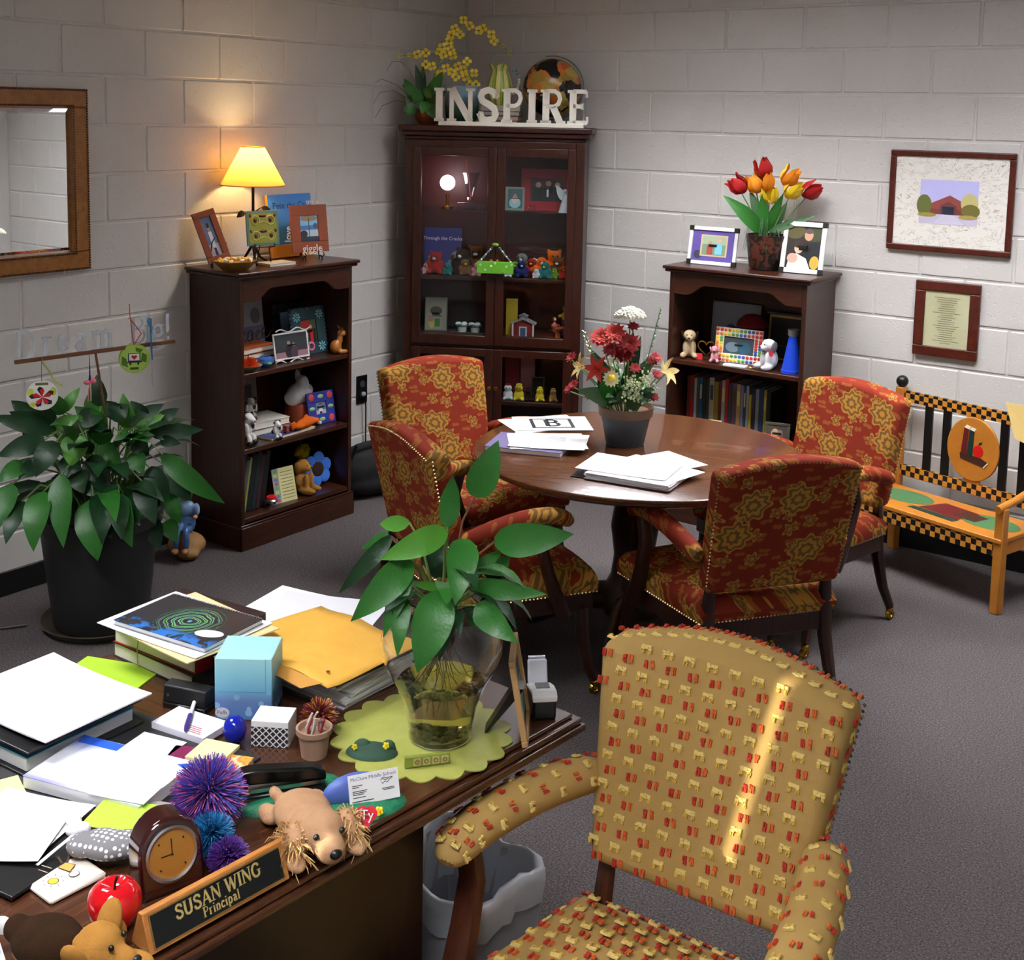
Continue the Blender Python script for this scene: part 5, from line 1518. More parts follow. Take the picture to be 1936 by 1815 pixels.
picture(o1, .112, .112, -.0035, [('e', (.5, .5, .46, .46), (164, 196, 84)), ('p', [(.08, .3), (.3, .2), (.24, .5), (.1, .6)], (74, 110, 36)), ('p', [(.75, .7), (.92, .6), (.9, .35), (.72, .4)], (74, 110, 36)), ('p', [(.55, .88), (.8, .8), (.7, .68), (.55, .75)], (84, 120, 44)), ('r', (.3, .4, .7, .68), (30, 30, 30)), ('r', (.33, .43, .67, .66), (232, 232, 236)), ('p', [(.5, .45), (.6, .56), (.57, .62), (.5, .59), (.43, .62), (.4, .56)], (190, 24, 44)), ('r', (.25, .36, .75, .4), (24, 24, 24)), ('r', (.34, .28, .4, .36), (24, 24, 24)), ('r', (.6, .28, .66, .36), (24, 24, 24)), ('r', (.36, .12, .64, .2), (60, 90, 30))])
m = M(); m.tube([(0, 0, .108), (-.006, .004, .16), (-.012, .006, .22), (-.014, .004, .265)], .007, 6, ry=.0015); m.tube([(0, 0, .108), (.028, .004, .15), (-.006, .006, .2)], .006, 6, ry=.0015)
m.build('red_ribbon', mat('red_ribbon', (190, 26, 30), .6), o1)
o2 = ornament('round white ornament with a red poinsettia, hung by green ribbon', .09, .92, .054, None, ('white_enamel', (226, 226, 216)), 0)
picture(o2, .108, .108, -.0035, [('e', (.5, .5, .46, .46), (228, 228, 220)), ('e', (.15, .62, .1, .14), (190, 200, 60)), ('e', (.85, .62, .1, .14), (190, 200, 60)), ('e', (.2, .2, .1, .08), (190, 200, 60)), ('r', (.3, .85, .7, .93), (90, 96, 40))] + [('p', [(.5, .45), (.5 + .34 * math.cos(a - .3), .45 + .3 * math.sin(a - .3)), (.5 + .42 * math.cos(a), .45 + .36 * math.sin(a)), (.5 + .34 * math.cos(a + .3), .45 + .3 * math.sin(a + .3))], (28, 28, 30)) for a in (.5, 1.75, 3.0, 4.3, 5.5)] + [('p', [(.5, .45), (.5 + .24 * math.cos(a - .32), .45 + .24 * math.sin(a - .32)), (.5 + .33 * math.cos(a), .45 + .3 * math.sin(a)), (.5 + .24 * math.cos(a + .32), .45 + .24 * math.sin(a + .32))], (196, 28, 44)) for a in (.3, 1.55, 2.8, 4.1, 5.3)])
m = M(); m.tube([(0, 0, .105), (.0, .004, .14), (.002, .012, .19)], .009, 6, ry=.0015); m.tube([(.002, .012, .175), (.026, .004, .14), (.045, .004, .1), (.07, .004, .085)], .008, 6, ry=.0015)
m.build('green_ribbon', mat('olive_ribbon', (140, 146, 40), .6), o2)
o3 = thing('ribbon_tassel', 'pink ribbon bow ornament dangling from the sign bar', 'ornament', tuple(SGM @ Vector((.277, -.012, -.18))), R(60))
m = M(); m.ell((.008, 0, .075), (.014, .006, .012), 10); m.ell((-.01, 0, .07), (.013, .006, .009), 10); m.tube([(0, 0, .07), (-.006, 0, .03), (-.008, 0, .0)], [.006, .005, .003], 6, ry=.002)
m.build('bow', mat('pink_satin', (222, 110, 130), .4), o3)
M().tube([(.002, 0, .07), (.002, 0, .0)], [.005, .004], 6, ry=.002).build('cream_tail', mat('cream_satin', (220, 206, 180), .5), o3)
M().tube([(0, 0, .078), (0, 0, .1), (0, .01, .175)], [.006, .003, .001], 6).build('cap', mat('navy_cap', (34, 40, 90), .4), o3)
o4 = thing('ribbon_bookmark', 'blue ribbon with a shiny silver strip hung on the sign', 'ornament', tuple(SGM @ Vector((.533, -.014, -.158))), R(70))
m = M(); m.tube([(.0, .006, .26), (-.004, 0, .2), (0, 0, .1)], .011, 6, ry=.0015); m.tube([(-.01, .006, .262), (-.014, 0, .25), (-.004, 0, .23)], .006, 6, ry=.0015)
m.build('ribbon', mat('blue_organza', (60, 140, 190), .5, alpha=.85), o4)
M().tube([(0, 0, .1), (0, 0, .0)], [.006, .003], 6, ry=.001).build('strip', mat('silver_strip', (232, 232, 232), .25, .3), o4)

# ------------------------------------------------------------------ seated garden figurine beside the tub
gf = thing('garden_figurine', 'painted figurine in blue overalls sitting on a rock by the bookcase', 'figurine', (.20, -2.175, 0), R(35))
STONE = mat('tan_stone', (150, 112, 66), .7)
blob(gf, 'rock', [((0, 0, .055), (.085, .075, .055)), ((.02, -.05, .03), (.05, .04, .03)), ((-.03, .02, .09), (.05, .05, .04))], STONE, .007)
blob(gf, 'clothes', [((0, 0, .15), (.042, .038, .05)), ((.02, -.045, .14), (.02, .05, .02)), ((-.02, -.045, .14), (.02, .05, .02)), ((.022, -.085, .1), (.017, .018, .05)), ((-.022, -.085, .1), (.017, .018, .05))], mat('denim_glaze', (70, 104, 150), .3), .006)
blob(gf, 'shirt', [((0, 0, .215), (.04, .034, .04)), ((.048, -.012, .215), (.016, .016, .032)), ((-.048, -.012, .215), (.016, .016, .032))], mat('pale_blue_glaze', (128, 160, 196), .3), .006)
blob(gf, 'head', [((0, -.004, .285), (.03, .03, .034)), ((0, -.032, .28), (.006, .008, .006)), ((.05, -.04, .19), (.011, .016, .011)), ((-.05, -.04, .19), (.011, .016, .011))], mat('figurine_skin', (196, 140, 100), .4), .004)
M().lathe([(0, .335), (.02, .332), (.03, .31), (.055, .302), (.054, .299), (.02, .30), (0, .30)], 20).build('straw_hat', mat('straw', (186, 150, 84), .7), gf)
eyes(gf, [(.011, -.03, .29), (-.011, -.03, .29)], .003)
for s in (-1, 1):
    M().ell((s * .022, -.1, .055), (.016, .024, .012), 10).build('shoe', mat('figurine_shoe', (150, 100, 60), .4), gf)
c2 = M().tube([(.35, -3.05, .012), (.25, -3.2, .008), (.12, -3.32, .007), (.06, -3.6, .007), (.08, -4.1, .007)], .005, 6)
tag(c2.build('extension_cord', mat('grey_cord', (60, 62, 62), .5)), 'grey cord trailing from behind the lily tub across the carpet', 'cord')
# ------------------------------------------------------------------ on top of the corner cabinet (z 1.89)
ZT = 1.89
WHITEW = mat('cream_white_enamel', (236, 232, 218), .45)
ins_ = thing('word_sign', 'white wooden serif word sign standing on the corner cabinet', 'sign', cabp(.175, -.008, ZT), CAB_A)
M().box(0, .745, -.02, .02, 0, .022).build('base', WHITEW, ins_, bevel=.002)
wid = word_width('INSPIRE', .17, .012)
x = (.745 - wid) / 2
for ch_ in 'INSPIRE':
    m = M()
    adv = glyph_into(m, ch_, .17, x, .018, thick=.2, thin=.125, serif=.085)
    m.build('letter', WHITEW, ins_).location = (0, -.009, .021)
    x += adv + .012
gb = thing('desk_globe', 'antique-look globe with black oceans behind the word sign', 'globe', cabp(.735, .195, ZT), CAB_A)
g = G('globe_map', col=(20, 20, 22), rough=.25)
v = g.coord('Object')
n1 = g.noise(v, 8.5, 6, .55, .4)
land = g.step(n1, .47, .49)
lc = g.ramp(g.n('ShaderNodeTexVoronoi', {'Vector': v, 'Scale': 26.0}).outputs['Color'], [(.2, (150, 120, 54)), (.45, (196, 112, 48)), (.6, (172, 146, 70)), (.8, (186, 84, 50))], 'CONSTANT')
g.col(g.mix(land, (16, 17, 19), lc))
M().ell((0, 0, .205), .153, 40).build('sphere', g.m, gb)
m = M()
m.tube([(.165 * math.sin(R(a)), 0, .205 + .165 * math.cos(R(a))) for a in range(-12, 181, 8)], .008, 8, ry=.004)
m.build('meridian', mat('pewter', (150, 156, 160), .3, .7), gb)
M().lathe([(0, 0), (.085, 0), (.085, .008), (.03, .02), (.014, .04), (0, .045)], 28).build('base', mat('pewter', (150, 156, 160), .3, .7), gb)
# striped pitcher on a pile of books
zb = ZT
for i, (c, lb, h_) in enumerate((((206, 200, 186), 'cream', .028), ((190, 70, 40), 'red-orange', .026), ((70, 76, 90), 'slate', .024), ((214, 206, 190), 'ivory', .03))):
    book(lb + ' book in the pile under the striped pitcher', cabp(.47, .17, zb), CAB_A + R(4 * i - 6), .21, .15, h_, c, 'books piled on the corner cabinet')
    zb += h_
pi_ = thing('striped_pitcher', 'yellow and green striped ceramic pitcher with beaded handle', 'pitcher', cabp(.462, .17, zb), CAB_A)
g = G('striped_glaze', col=(214, 206, 110), rough=.2)
sp = g.n('ShaderNodeSeparateXYZ', {0: g.coord('Object')})
an = g.math('ARCTAN2', sp.outputs[1], sp.outputs[0])
st_ = g.math('GREATER_THAN', g.math('SINE', g.math('MULTIPLY', an, 9.0)), .1)
st2 = g.math('GREATER_THAN', g.math('SINE', g.math('ADD', g.math('MULTIPLY', an, 9.0), 0.4)), .85)
g.col(g.mix(st2, g.mix(st_, (226, 216, 140), (120, 156, 48)), (170, 186, 80)))
n_ = 36
prof = [(0, 0), (.04, 0), (.05, .012), (.066, .06), (.068, .1), (.058, .14), (.046, .17), (.046, .185), (.056, .2), (.06, .208), (.055, .207), (.043, .185), (.043, .17), (0, .16)]
m = M().lathe(prof, n_)
vv = []
for (x, y, z) in m.v:
    a = math.atan2(y, x)
    k = max(0, (z - .185) / .023)
    vv.append((x * (1 + .06 * k * math.cos(5 * a)), y * (1 + .06 * k * math.cos(5 * a)), z + .008 * k * math.cos(5 * a)))
m.v = vv
m.build('body', g.m, pi_)
m = M()
hp = [(.05, 0, .185), (.085, 0, .18), (.1, 0, .15), (.1, 0, .12), (.09, 0, .09), (.078, 0, .07), (.064, 0, .055)]
for a, b in zip(hp, hp[1:]):
    for k in (0, .5):
        q = Vector(a).lerp(Vector(b), k)
        m.ell(q, .0085, 8, int(rr.random() * 2))
m.build('handle', [mat('bead_cream', (220, 214, 190), .3), mat('bead_blue', (120, 140, 160), .3)], pi_)
va = thing('glazed_jar', 'blue to green glazed jar half hidden behind the word sign', 'jar', cabp(.265, .15, ZT), CAB_A)
g = G('blue_green_glaze', col=(110, 150, 160), rough=.25)
sp = g.n('ShaderNodeSeparateXYZ', {0: g.coord('Object')})
g.col(g.ramp(g.math('MULTIPLY', sp.outputs[2], 5.0), [(.05, (40, 70, 62)), (.45, (74, 108, 88)), (.75, (118, 156, 182)), (1.0, (150, 176, 190))]))
M().lathe([(0, 0), (.06, 0), (.085, .04), (.09, .1), (.082, .16), (.088, .195), (.092, .205), (.086, .205), (.078, .17), (0, .15)], 32).build('body', g.m, va)
# orchid arrangement
orc = thing('orchid_arrangement', 'yellow orchid sprays and ivy in a copper pot on the cabinet', 'plant', cabp(.09, .13, ZT), 0)
OC = Vector(cabp(.09, .13, ZT))
M().lathe([(0, 0), (.045, 0), (.06, .02), (.072, .06), (.066, .08), (.06, .078), (0, .07)], 24).build('pot', mat('copper_pot', (122, 66, 26), .3, .4), orc)
def shift(P_, d=Vector((0, 0, 0))):
    q = [Vector(p_) - OC + d for p_ in P_]
    for w_ in q:
        w_.x = max(w_.x, -OC.x + .02)
        w_.z = max(w_.z, .004)
    return q
for nm_ in (ORCHID_STEM1, ORCHID_STEM2, ORCHID_STEM3):
    q = shift(nm_)
    q[0] = Vector((0, 0, .07))
    M().tube(q, .0022, 5).build('spray_stem', STEM, orc)
OY, OB = mat('orchid_yellow', (226, 206, 50), .5), mat('orchid_brown', (120, 66, 20), .5)
for i, c in enumerate(shift(ORCHID_FLOWERS)):
    m = M()
    rz_ = rl.uniform(0, 6.28)
    nn = Vector((.55, -.8, .1)).normalized()
    ua = nn.cross(Vector((0, 0, 1))).normalized(); ub = ua.cross(nn)
    s_ = .5 if i in (28, 29, 15, 16) else 1.0
    for k in range(4):
        a = rz_ + k * math.pi / 2
        d = ua * math.cos(a) + ub * math.sin(a)
        e = nn.cross(d)
        b = c + d * .003
        t_ = c + d * .024 * s_ + nn * .004
        m.add([b, (b + t_) / 2 + e * .012 * s_ + nn * .003, t_ + e * .008 * s_, t_ - e * .008 * s_, (b + t_) / 2 - e * .012 * s_ + nn * .003], [(0, 1, 2, 3, 4)], 0)
    m.ell(c + nn * .003, .0045 * s_, 6, 1)
    m.build('blossom', [OY, OB], orc)
for i, L in enumerate(ORCHID_LEAVES):
    b, t_ = shift([L[:3], L[3:6]])
    M().leaf(b, t_, L[6], arch=.08, fold=.15, n=6).build('leaf', LEAF_D if i in (0, 2, 3) else (LEAF_M if i % 3 else LEAF_G), orc)
for q in (GRASS1, GRASS2, GRASS3, GRASS4):
    w_ = shift(q)
    w_[0] = Vector((0, 0, .07))
    M().tube(w_, .0013, 4).build('grass_blade', LEAF_G, orc)

# small sign hung from the cabinet knobs
hs = thing('hanging_plaque', 'small lime green plaque hung on beads from the cabinet door knobs', 'sign', cabp(.488, -.062, 1.137), CAB_A)
M().box(-.095, .095, -.006, .006, 0, .063).build('board', mat('lime_plaque', (96, 168, 40), .5), hs, bevel=.002)
m = M()
for x_, z_ in ((-.075, .045), (-.02, .04), (.06, .04), (-.05, .018), (.04, .012), (.0, .055), (.085, .05)):
    m.torus((x_, -.0065, z_), .004, .0015, 'y', 12, 6)
m.build('painted_dots', WHITE, hs)
m = M()
for s in (-1, 1):
    for k in range(9):
        t_ = k / 8
        m.ell((s * (.08 - .06 * t_), .01 * t_, .063 + .07 * t_), .0055, 8, (k + (s > 0)) % 3)
m.build('bead_string', [mat('bead_sky', (90, 150, 200), .3), mat('bead_white', (220, 220, 220), .3), mat('bead_green', (90, 160, 70), .3)], hs)
M().ell((0, .0, .15), (.018, .008, .01), 10).build('frog_charm', mat('frog_green', (96, 160, 40), .4), hs)

# ------------------------------------------------------------------ inside the cabinet
DZ = {'top': 1.453, 'mid': 1.105, 'deck': .797, 'low': .45}
bl_ = thing('glow_stand_in', 'added glowing globe standing in for the bright spot in the left cabinet door', 'lamp', cabp(.2, .12, DZ['top']), CAB_A)  # added glow imitating the bright spot in the door glass, not a known lamp
M().lathe([(0, 0), (.03, 0), (.03, .01), (.008, .02), (.008, .08), (0, .08)], 16).build('base', BRASS, bl_)
M().ell((0, 0, .135), .04, 16).build('globe', mat('glowing_globe', (255, 240, 240), .3, emit=(255, 226, 232), estr=26.0), bl_)
cr_ = thing('crystal_vase', 'cut crystal vase with an orange ribbon behind the left glass door', 'vase', cabp(.32, .15, DZ['top']), CAB_A)
M().lathe([(0, 0), (.03, 0), (.035, .02), (.02, .06), (.04, .16), (.05, .19), (.046, .19), (.034, .15), (0, .03)], 10).build('body', CLEAR, cr_, smooth=15)
M().tube([(-.015, -.05, .26), (.0, -.052, .15), (.008, -.05, .05)], .01, 6, ry=.002).build('ribbon', mat('orange_ribbon', (222, 90, 30), .5), cr_)
cg = thing('glass_award', 'clear engraved glass block on the cabinet glass shelf', 'award', cabp(.34, .09, DZ['top']), CAB_A)
M().cbox(-.08, .08, -.015, .015, 0, .035, .004).build('block', CLEAR, cg)
photo_frame('red matted frame with group photograph in the cabinet', cabp(.725, .13, DZ['top']), CAB_A, .27, .22, .05, mat('crimson_mat', (150, 18, 34), .5), 'group', 6, .01)
photo_frame('small grey-green frame with child photograph in the cabinet', cabp(.565, .08, DZ['top']), CAB_A, .1, .125, .012, mat('sage_frame', (120, 132, 120), .5), 'child', 8, .008)
an_ = thing('angel_figurine', 'clear glass angel figurine in front of the red frame', 'figurine', cabp(.83, .07, DZ['top']), CAB_A)
M().lathe([(0, 0), (.035, 0), (.028, .03), (.012, .08), (.014, .09), (0, .1)], 14).build('robe', mat('milk_glass', (196, 196, 200), .15), an_)
M().ell((0, 0, .11), .013, 10).build('head', mat('milk_glass', (196, 196, 200), .15), an_)
for s in (-1, 1):
    M().leaf((0, .01, .06), (s * .05, .015, .14), .04, side=(1, 0, 0)).build('wing', mat('milk_glass', (196, 196, 200), .15), an_)
gc = thing('glass_cube', 'tiny clear glass cube beside the angel figurine', 'paperweight', cabp(.66, .06, DZ['top']), CAB_A)
M().cbox(-.017, .017, -.017, .017, 0, .034, .003).build('cube', CLEAR, gc)
bk = book('upright purple-blue picture book behind the left cabinet door', cabp(.165, .19, DZ['mid']), CAB_A, .20, .235, .012, (54, 52, 120), rot=(R(84), 0, CAB_A))
bk.location = cabp(.165, .20, DZ['mid'] + .118)
text_part('Through the Cracks', .026, PAPER, bk, (0, .06, .0125), (0, 0, 0), 0, 'title')
# soft toys crowded on the middle shelf
TOYS = [(.10, .07, 'small pink plush toy', PINKFUR, .03, 0), (.15, .08, 'red plush toy with a pale face', REDFUR, .06, 1), (.22, .06, 'teal blue plush toy', TEALFUR, .035, 0), (.29, .12, 'dark brown plush bear', DKBROWN, .07, 1), (.31, .06, 'light brown plush mouse', BROWN, .045, 0), (.38, .05, 'pink plush pig', PINKFUR, .038, 2), (.42, .10, 'red plush bird', REDFUR, .04, 0), (.54, .06, 'cream plush lamb', WHITEFUR, .028, 0), (.57, .12, 'green plush frog', GREENFUR, .04, 2), (.61, .06, 'navy plush bear with a green face', BLUEFUR, .045, 2), (.66, .12, 'maroon plush toy', REDFUR, .05, 0), (.71, .10, 'bright orange plush crab', ORANGEFUR, .055, 2), (.74, .05, 'teal plush whale', TEALFUR, .045, 0), (.80, .11, 'brown plush toy with a white cap', BROWN, .055, 1), (.83, .06, 'small red and white plush toy', REDFUR, .035, 0), (.125, .14, 'yellow plush duck', YELLOWFUR, .05, 0), (.25, .16, 'grey plush seal', GREYFUR, .06, 0), (.345, .17, 'tall brown plush horse', BROWN, .075, 1), (.46, .15, 'dark plush gorilla', DKBROWN, .06, 0), (.60, .17, 'grey plush elephant', GREYFUR, .06, 2), (.68, .18, 'white plush goat', WHITEFUR, .045, 1), (.69, .05, 'small white plush mouse', WHITEFUR, .026, 0), (.77, .17, 'tall orange plush fox', ORANGEFUR, .07, 1), (.85, .14, 'crimson plush parrot', REDFUR, .05, 0), (.785, .05, 'lime plush frog', GREENFUR, .03, 2)]
for i, (x_, y_, lb, mm, s_, kind) in enumerate(TOYS):
    s_ *= .86
    t = thing('plush_toy', lb + ' on the crowded cabinet shelf', 'plush toy', cabp(x_, y_, DZ['mid']), CAB_A + rl.uniform(-.4, .4), 'soft toys on the cabinet shelf')
    E_ = [((0, 0, s_ * .75), (s_ * .8, s_ * .7, s_ * .78)), ((0, -s_ * .15, s_ * 1.75), (s_ * .62, s_ * .58, s_ * .56)), ((s_ * .6, -s_ * .5, s_ * .25), (s_ * .3, s_ * .42, s_ * .27)), ((-s_ * .6, -s_ * .5, s_ * .25), (s_ * .3, s_ * .42, s_ * .27)), ((s_ * .75, -s_ * .25, s_ * 1.0), (s_ * .25, s_ * .3, s_ * .45)), ((-s_ * .75, -s_ * .25, s_ * 1.0), (s_ * .25, s_ * .3, s_ * .45))]
    if kind == 1:
        E_ += [((s_ * .5, 0, s_ * 2.2), (s_ * .22, s_ * .15, s_ * .24)), ((-s_ * .5, 0, s_ * 2.2), (s_ * .22, s_ * .15, s_ * .24))]
    if kind == 2:
        E_ += [((s_ * .95, 0, s_ * .9), (s_ * .4, s_ * .2, s_ * .3)), ((-s_ * .95, 0, s_ * .9), (s_ * .4, s_ * .2, s_ * .3))]
    blob(t, 'body', E_, mm, max(.004, s_ * .11))
    eyes(t, [(s_ * .22, -s_ * .68, s_ * 1.85), (-s_ * .22, -s_ * .68, s_ * 1.85)], s_ * .09)
    M().ell((0, -s_ * .7, s_ * 1.65), (s_ * .2, s_ * .13, s_ * .14), 8).build('muzzle', WHITEFUR if i % 2 else YELLOWFUR, t)
# deck of the cabinet
photo_frame('tall printed board leaning behind the left cabinet door, deck shelf', cabp(.15, .1, DZ['deck']), CAB_A + .1, .12, .18, .006, mat('grey_board', (130, 126, 110), .7), [('r', FULL, (150, 144, 128)), ('e', (.5, .6, .3, .14), (80, 70, 56)), ('r', (.2, .42, .8, .45), (40, 36, 30)), ('r', (.45, .1, .7, .36), (60, 120, 50)), ('e', (.3, .18, .14, .14), (200, 180, 70)), ('e', (.25, .35, .14, .1), (170, 120, 110))], 10, .004)
bx_ = thing('gift_box', 'open clear box of green and white ribbon rosettes in the cabinet', 'box', cabp(.33, .1, DZ['deck']), CAB_A)
M().box(-.1, .1, -.05, .06, 0, .004).build('tray', mat('box_brown', (60, 44, 32), .6), bx_)
for x0, x1, y0, y1 in ((-.1, -.098, -.05, .06), (.098, .1, -.05, .06), (-.098, .098, .058, .06)):
    M().box(x0, x1, y0, y1, .004, .15).build('side', CLEAR, bx_)
M().box(-.11, .11, -.06, .07, .15, .154).build('lid', CLEAR, bx_)
for x_, c in ((-.035, 0), (.035, 1)):
    m = M()
    for k in range(6):
        a = k * math.pi / 3
        m.ell((x_ + .02 * math.cos(a), -.01 + .012 * math.sin(a), .035 + .01 * (k % 2)), (.018, .014, .012), 8, k % 2)
    m.lathe([(0, .004), (.022, .004), (.026, .03), (0, .03)], 12, (x_, -.01, 0), 1)
    m.build('rosette', [mat('forest_ribbon', (20, 66, 56), .4), mat('white_satin', (210, 214, 212), .4)], bx_)
yb_ = book('narrow upright yellow book beside the toy schoolhouse', cabp(.56, .1, DZ['deck'] + .095), CAB_A, .06, .19, .02, (158, 132, 34), rot=(R(90), 0, CAB_A))
sh_ = thing('toy_schoolhouse', 'miniature red schoolhouse with a grey gable roof', 'figurine', cabp(.625, .055, DZ['deck']), CAB_A)
M().prism([(-.055, 0), (.055, 0), (.055, .065), (0, .09), (-.055, .065)], 0, .05, 'y').build('walls', mat('barn_red', (120, 28, 28), .5), sh_)
m = M()
for s in (-1, 1):
    m.prism([(0, .096), (s * .066, .066), (s * .066, .06), (0, .088)], -.008, .056, 'y')
m.box(-.02, .02, .005, .03, .09, .105); m.prism([(-.026, .105), (.026, .105), (0, .118)], .0, .034, 'y')
m.build('roof', mat('slate_grey', (130, 130, 132), .5), sh_)
m = M(); m.box(-.058, -.05, -.004, .002, 0, .066); m.box(.05, .058, -.004, .002, 0, .066); m.box(-.02, .02, -.004, -.001, 0, .05)
m.build('trim', mat('schoolhouse_white', (196, 196, 196), .5), sh_)
M().box(-.014, .014, -.006, -.004, 0, .044).build('doorway', mat('doorway_blue', (60, 80, 110), .5), sh_)
def person_fig(label, x_, y_, h, top, bot, pose, rz):
    t = thing('person_figurine', label, 'figurine', cabp(x_, y_, DZ['deck']), CAB_A + rz, 'painted people figurines')
    s_ = h / .16
    skin = mat('figurine_skin', (196, 140, 100), .4)
    if pose == 'stand':
        blob(t, 'legs', [((.012 * s_, 0, .045 * s_), (.011 * s_, .012 * s_, .048 * s_)), ((-.012 * s_, 0, .045 * s_), (.011 * s_, .012 * s_, .048 * s_)), ((0, 0, .085 * s_), (.022 * s_, .016 * s_, .02 * s_))], bot, .0035)
        blob(t, 'torso', [((0, -.004, .11 * s_), (.021 * s_, .016 * s_, .028 * s_)), ((.026 * s_, -.014 * s_, .11 * s_), (.008 * s_, .02 * s_, .01 * s_)), ((-.026 * s_, -.014 * s_, .11 * s_), (.008 * s_, .02 * s_, .01 * s_))], top, .0035)
        hz, hy = .15 * s_, -.008
    else:
        blob(t, 'legs', [((.012 * s_, -.02, .05 * s_), (.011 * s_, .03 * s_, .012 * s_)), ((-.012 * s_, -.02, .05 * s_), (.011 * s_, .03 * s_, .012 * s_)), ((.012 * s_, -.045, .025 * s_), (.009 * s_, .01 * s_, .028 * s_)), ((-.012 * s_, -.045, .025 * s_), (.009 * s_, .01 * s_, .028 * s_))], bot, .0035)
        blob(t, 'torso', [((0, 0, .08 * s_), (.02 * s_, .016 * s_, .03 * s_)), ((.024 * s_, -.02 * s_, .085 * s_), (.008 * s_, .024 * s_, .009 * s_)), ((-.024 * s_, -.02 * s_, .085 * s_), (.008 * s_, .024 * s_, .009 * s_))], top, .0035)
        hz, hy = .125 * s_, -.004
    blob(t, 'head', [((0, hy, hz), (.013 * s_, .014 * s_, .016 * s_)), ((0, hy, hz - .016 * s_), (.006 * s_, .006 * s_, .01 * s_)), ((0, hy - .014 * s_, hz - .002 * s_), (.003 * s_, .003 * s_, .003 * s_))], skin, .0025)
    M().ell((0, hy + .004, hz + .005 * s_), (.0145 * s_, .0135 * s_, .0135 * s_), 10).build('hair', mat('figurine_hair', (120, 84, 44), .6), t)
    return t
person_fig('standing figurine in yellow top and blue skirt at the right of the deck', .845, .09, .16, mat('sun_yellow', (190, 156, 30), .5), mat('skirt_blue', (60, 70, 110), .5), 'stand', -.4)
fg = person_fig('seated figurine in pink on an orange school desk in the cabinet', .79, .06, .12, mat('coral_pink', (180, 80, 84), .5), mat('figurine_skin', (196, 140, 100), .4), 'sit', .5)
m = M(); m.box(-.03, .03, -.075, -.03, .055, .062); m.tube([(0, -.05, 0), (0, -.05, .056)], .008, 8); m.box(-.02, .02, -.01, .02, .036, .04); m.tube([(0, .005, 0), (0, .005, .036)], .008, 8); m.box(-.025, .025, -.065, .02, 0, .004)
m.build('school_desk', mat('desk_orange', (150, 70, 26), .5), fg)
# lower cabinet compartment, right door
for i, (x_, lb, c) in enumerate(((.562, 'cherry red', (120, 26, 34)), (.645, 'dusty pink', (150, 84, 86)))):
    o = book(lb + ' upright book in the lower cabinet compartment', cabp(x_, .17, DZ['low'] + .115), CAB_A, .075, .22, .03, c, 'upright books in the lower cabinet', rot=(R(90), 0, CAB_A))
photo_frame('small gold framed chalkboard in the lower cabinet compartment', cabp(.705, .1, DZ['low']), CAB_A, .07, .12, .006, mat('dull_gold', (120, 96, 50), .4, .4), [('r', FULL, (26, 26, 28))], 8, .006)
for i, (x_, y_, lb, mm, s_) in enumerate(((.55, .07, 'white plush bear with a red cap', WHITEFUR, .036), (.61, .06, 'yellow and white plush toy', YELLOWFUR, .038), (.66, .06, 'black plush toy', DKBROWN, .03), (.72, .06, 'slim yellow plush giraffe', YELLOWFUR, .033), (.79, .07, 'small tan plush toy', CARAMEL, .03))):
    t = thing('plush_toy', lb + ' in the lower cabinet compartment', 'plush toy', cabp(x_, y_, DZ['low']), CAB_A + rl.uniform(-.4, .4), 'soft toys in the lower cabinet')
    blob(t, 'body', [((0, 0, s_ * .75), (s_ * .75, s_ * .65, s_ * .78)), ((0, -s_ * .15, s_ * 1.75), (s_ * .6, s_ * .56, s_ * .55)), ((s_ * .55, -s_ * .5, s_ * .25), (s_ * .28, s_ * .4, s_ * .26)), ((-s_ * .55, -s_ * .5, s_ * .25), (s_ * .28, s_ * .4, s_ * .26))], mm, max(.004, s_ * .11))
    eyes(t, [(s_ * .2, -s_ * .66, s_ * 1.85), (-s_ * .2, -s_ * .66, s_ * 1.85)], s_ * .09)
    M().ell((0, -s_ * .1, s_ * 2.25), (s_ * .45, s_ * .42, s_ * .2), 10).build('cap', REDFUR if i == 0 else mm, t)
bk_ = thing('wicker_basket', 'dark basket with a hoop handle low in the cabinet', 'basket', cabp(.74, .11, .092), CAB_A)
M().lathe([(0, 0), (.08, 0), (.1, .1), (.095, .1), (.076, .008), (0, .006)], 24).build('body', mat('dark_wicker', (46, 34, 24), .8), bk_)
M().tube([(.09 * math.cos(a * math.pi / 12), 0, .1 + .13 * math.sin(a * math.pi / 12)) for a in range(13)], .005, 8).build('handle', mat('wicker_handle', (90, 66, 40), .7), bk_)

# ------------------------------------------------------------------ on top of the right bookcase
PEWT = mat('dark_corner', (48, 46, 44), .4, .5)
WFR = mat('white_frame', (226, 226, 224), .4)
pf = photo_frame('white frame with dark corners and purple matted family photograph', (1.695, -.215, 1.25), R(2), .255, .185, .018, WFR, [('r', FULL, (92, 76, 150)), ('e', (.15, .2, .1, .14), (50, 56, 70)), ('r', (.2, .16, .84, .86), (206, 180, 140)), ('r', (.24, .2, .8, .82), (120, 146, 116)), ('r', (.24, .55, .8, .82), (160, 180, 150)), ('r', (.55, .24, .72, .62), (120, 196, 222)), ('e', (.64, .68, .06, .09), (206, 168, 140)), ('r', (.36, .22, .5, .5), (170, 70, 60)), ('e', (.43, .58, .05, .08), (196, 150, 120))], 10, corners=PEWT)
pf = photo_frame('tall white frame with dark corners and smiling wedding couple', (2.148, -.2, 1.25), R(4), .205, .24, .022, WFR, 'wedding', 13, corners=PEWT)
tv = thing('tulip_arrangement', 'red, orange and yellow silk tulips in a patterned dark vase', 'plant', (1.955, -.165, 1.25), 0)
TV = Vector((1.955, -.165, 1.25))
g = G('damask_vase', col=(60, 30, 20), rough=.35)
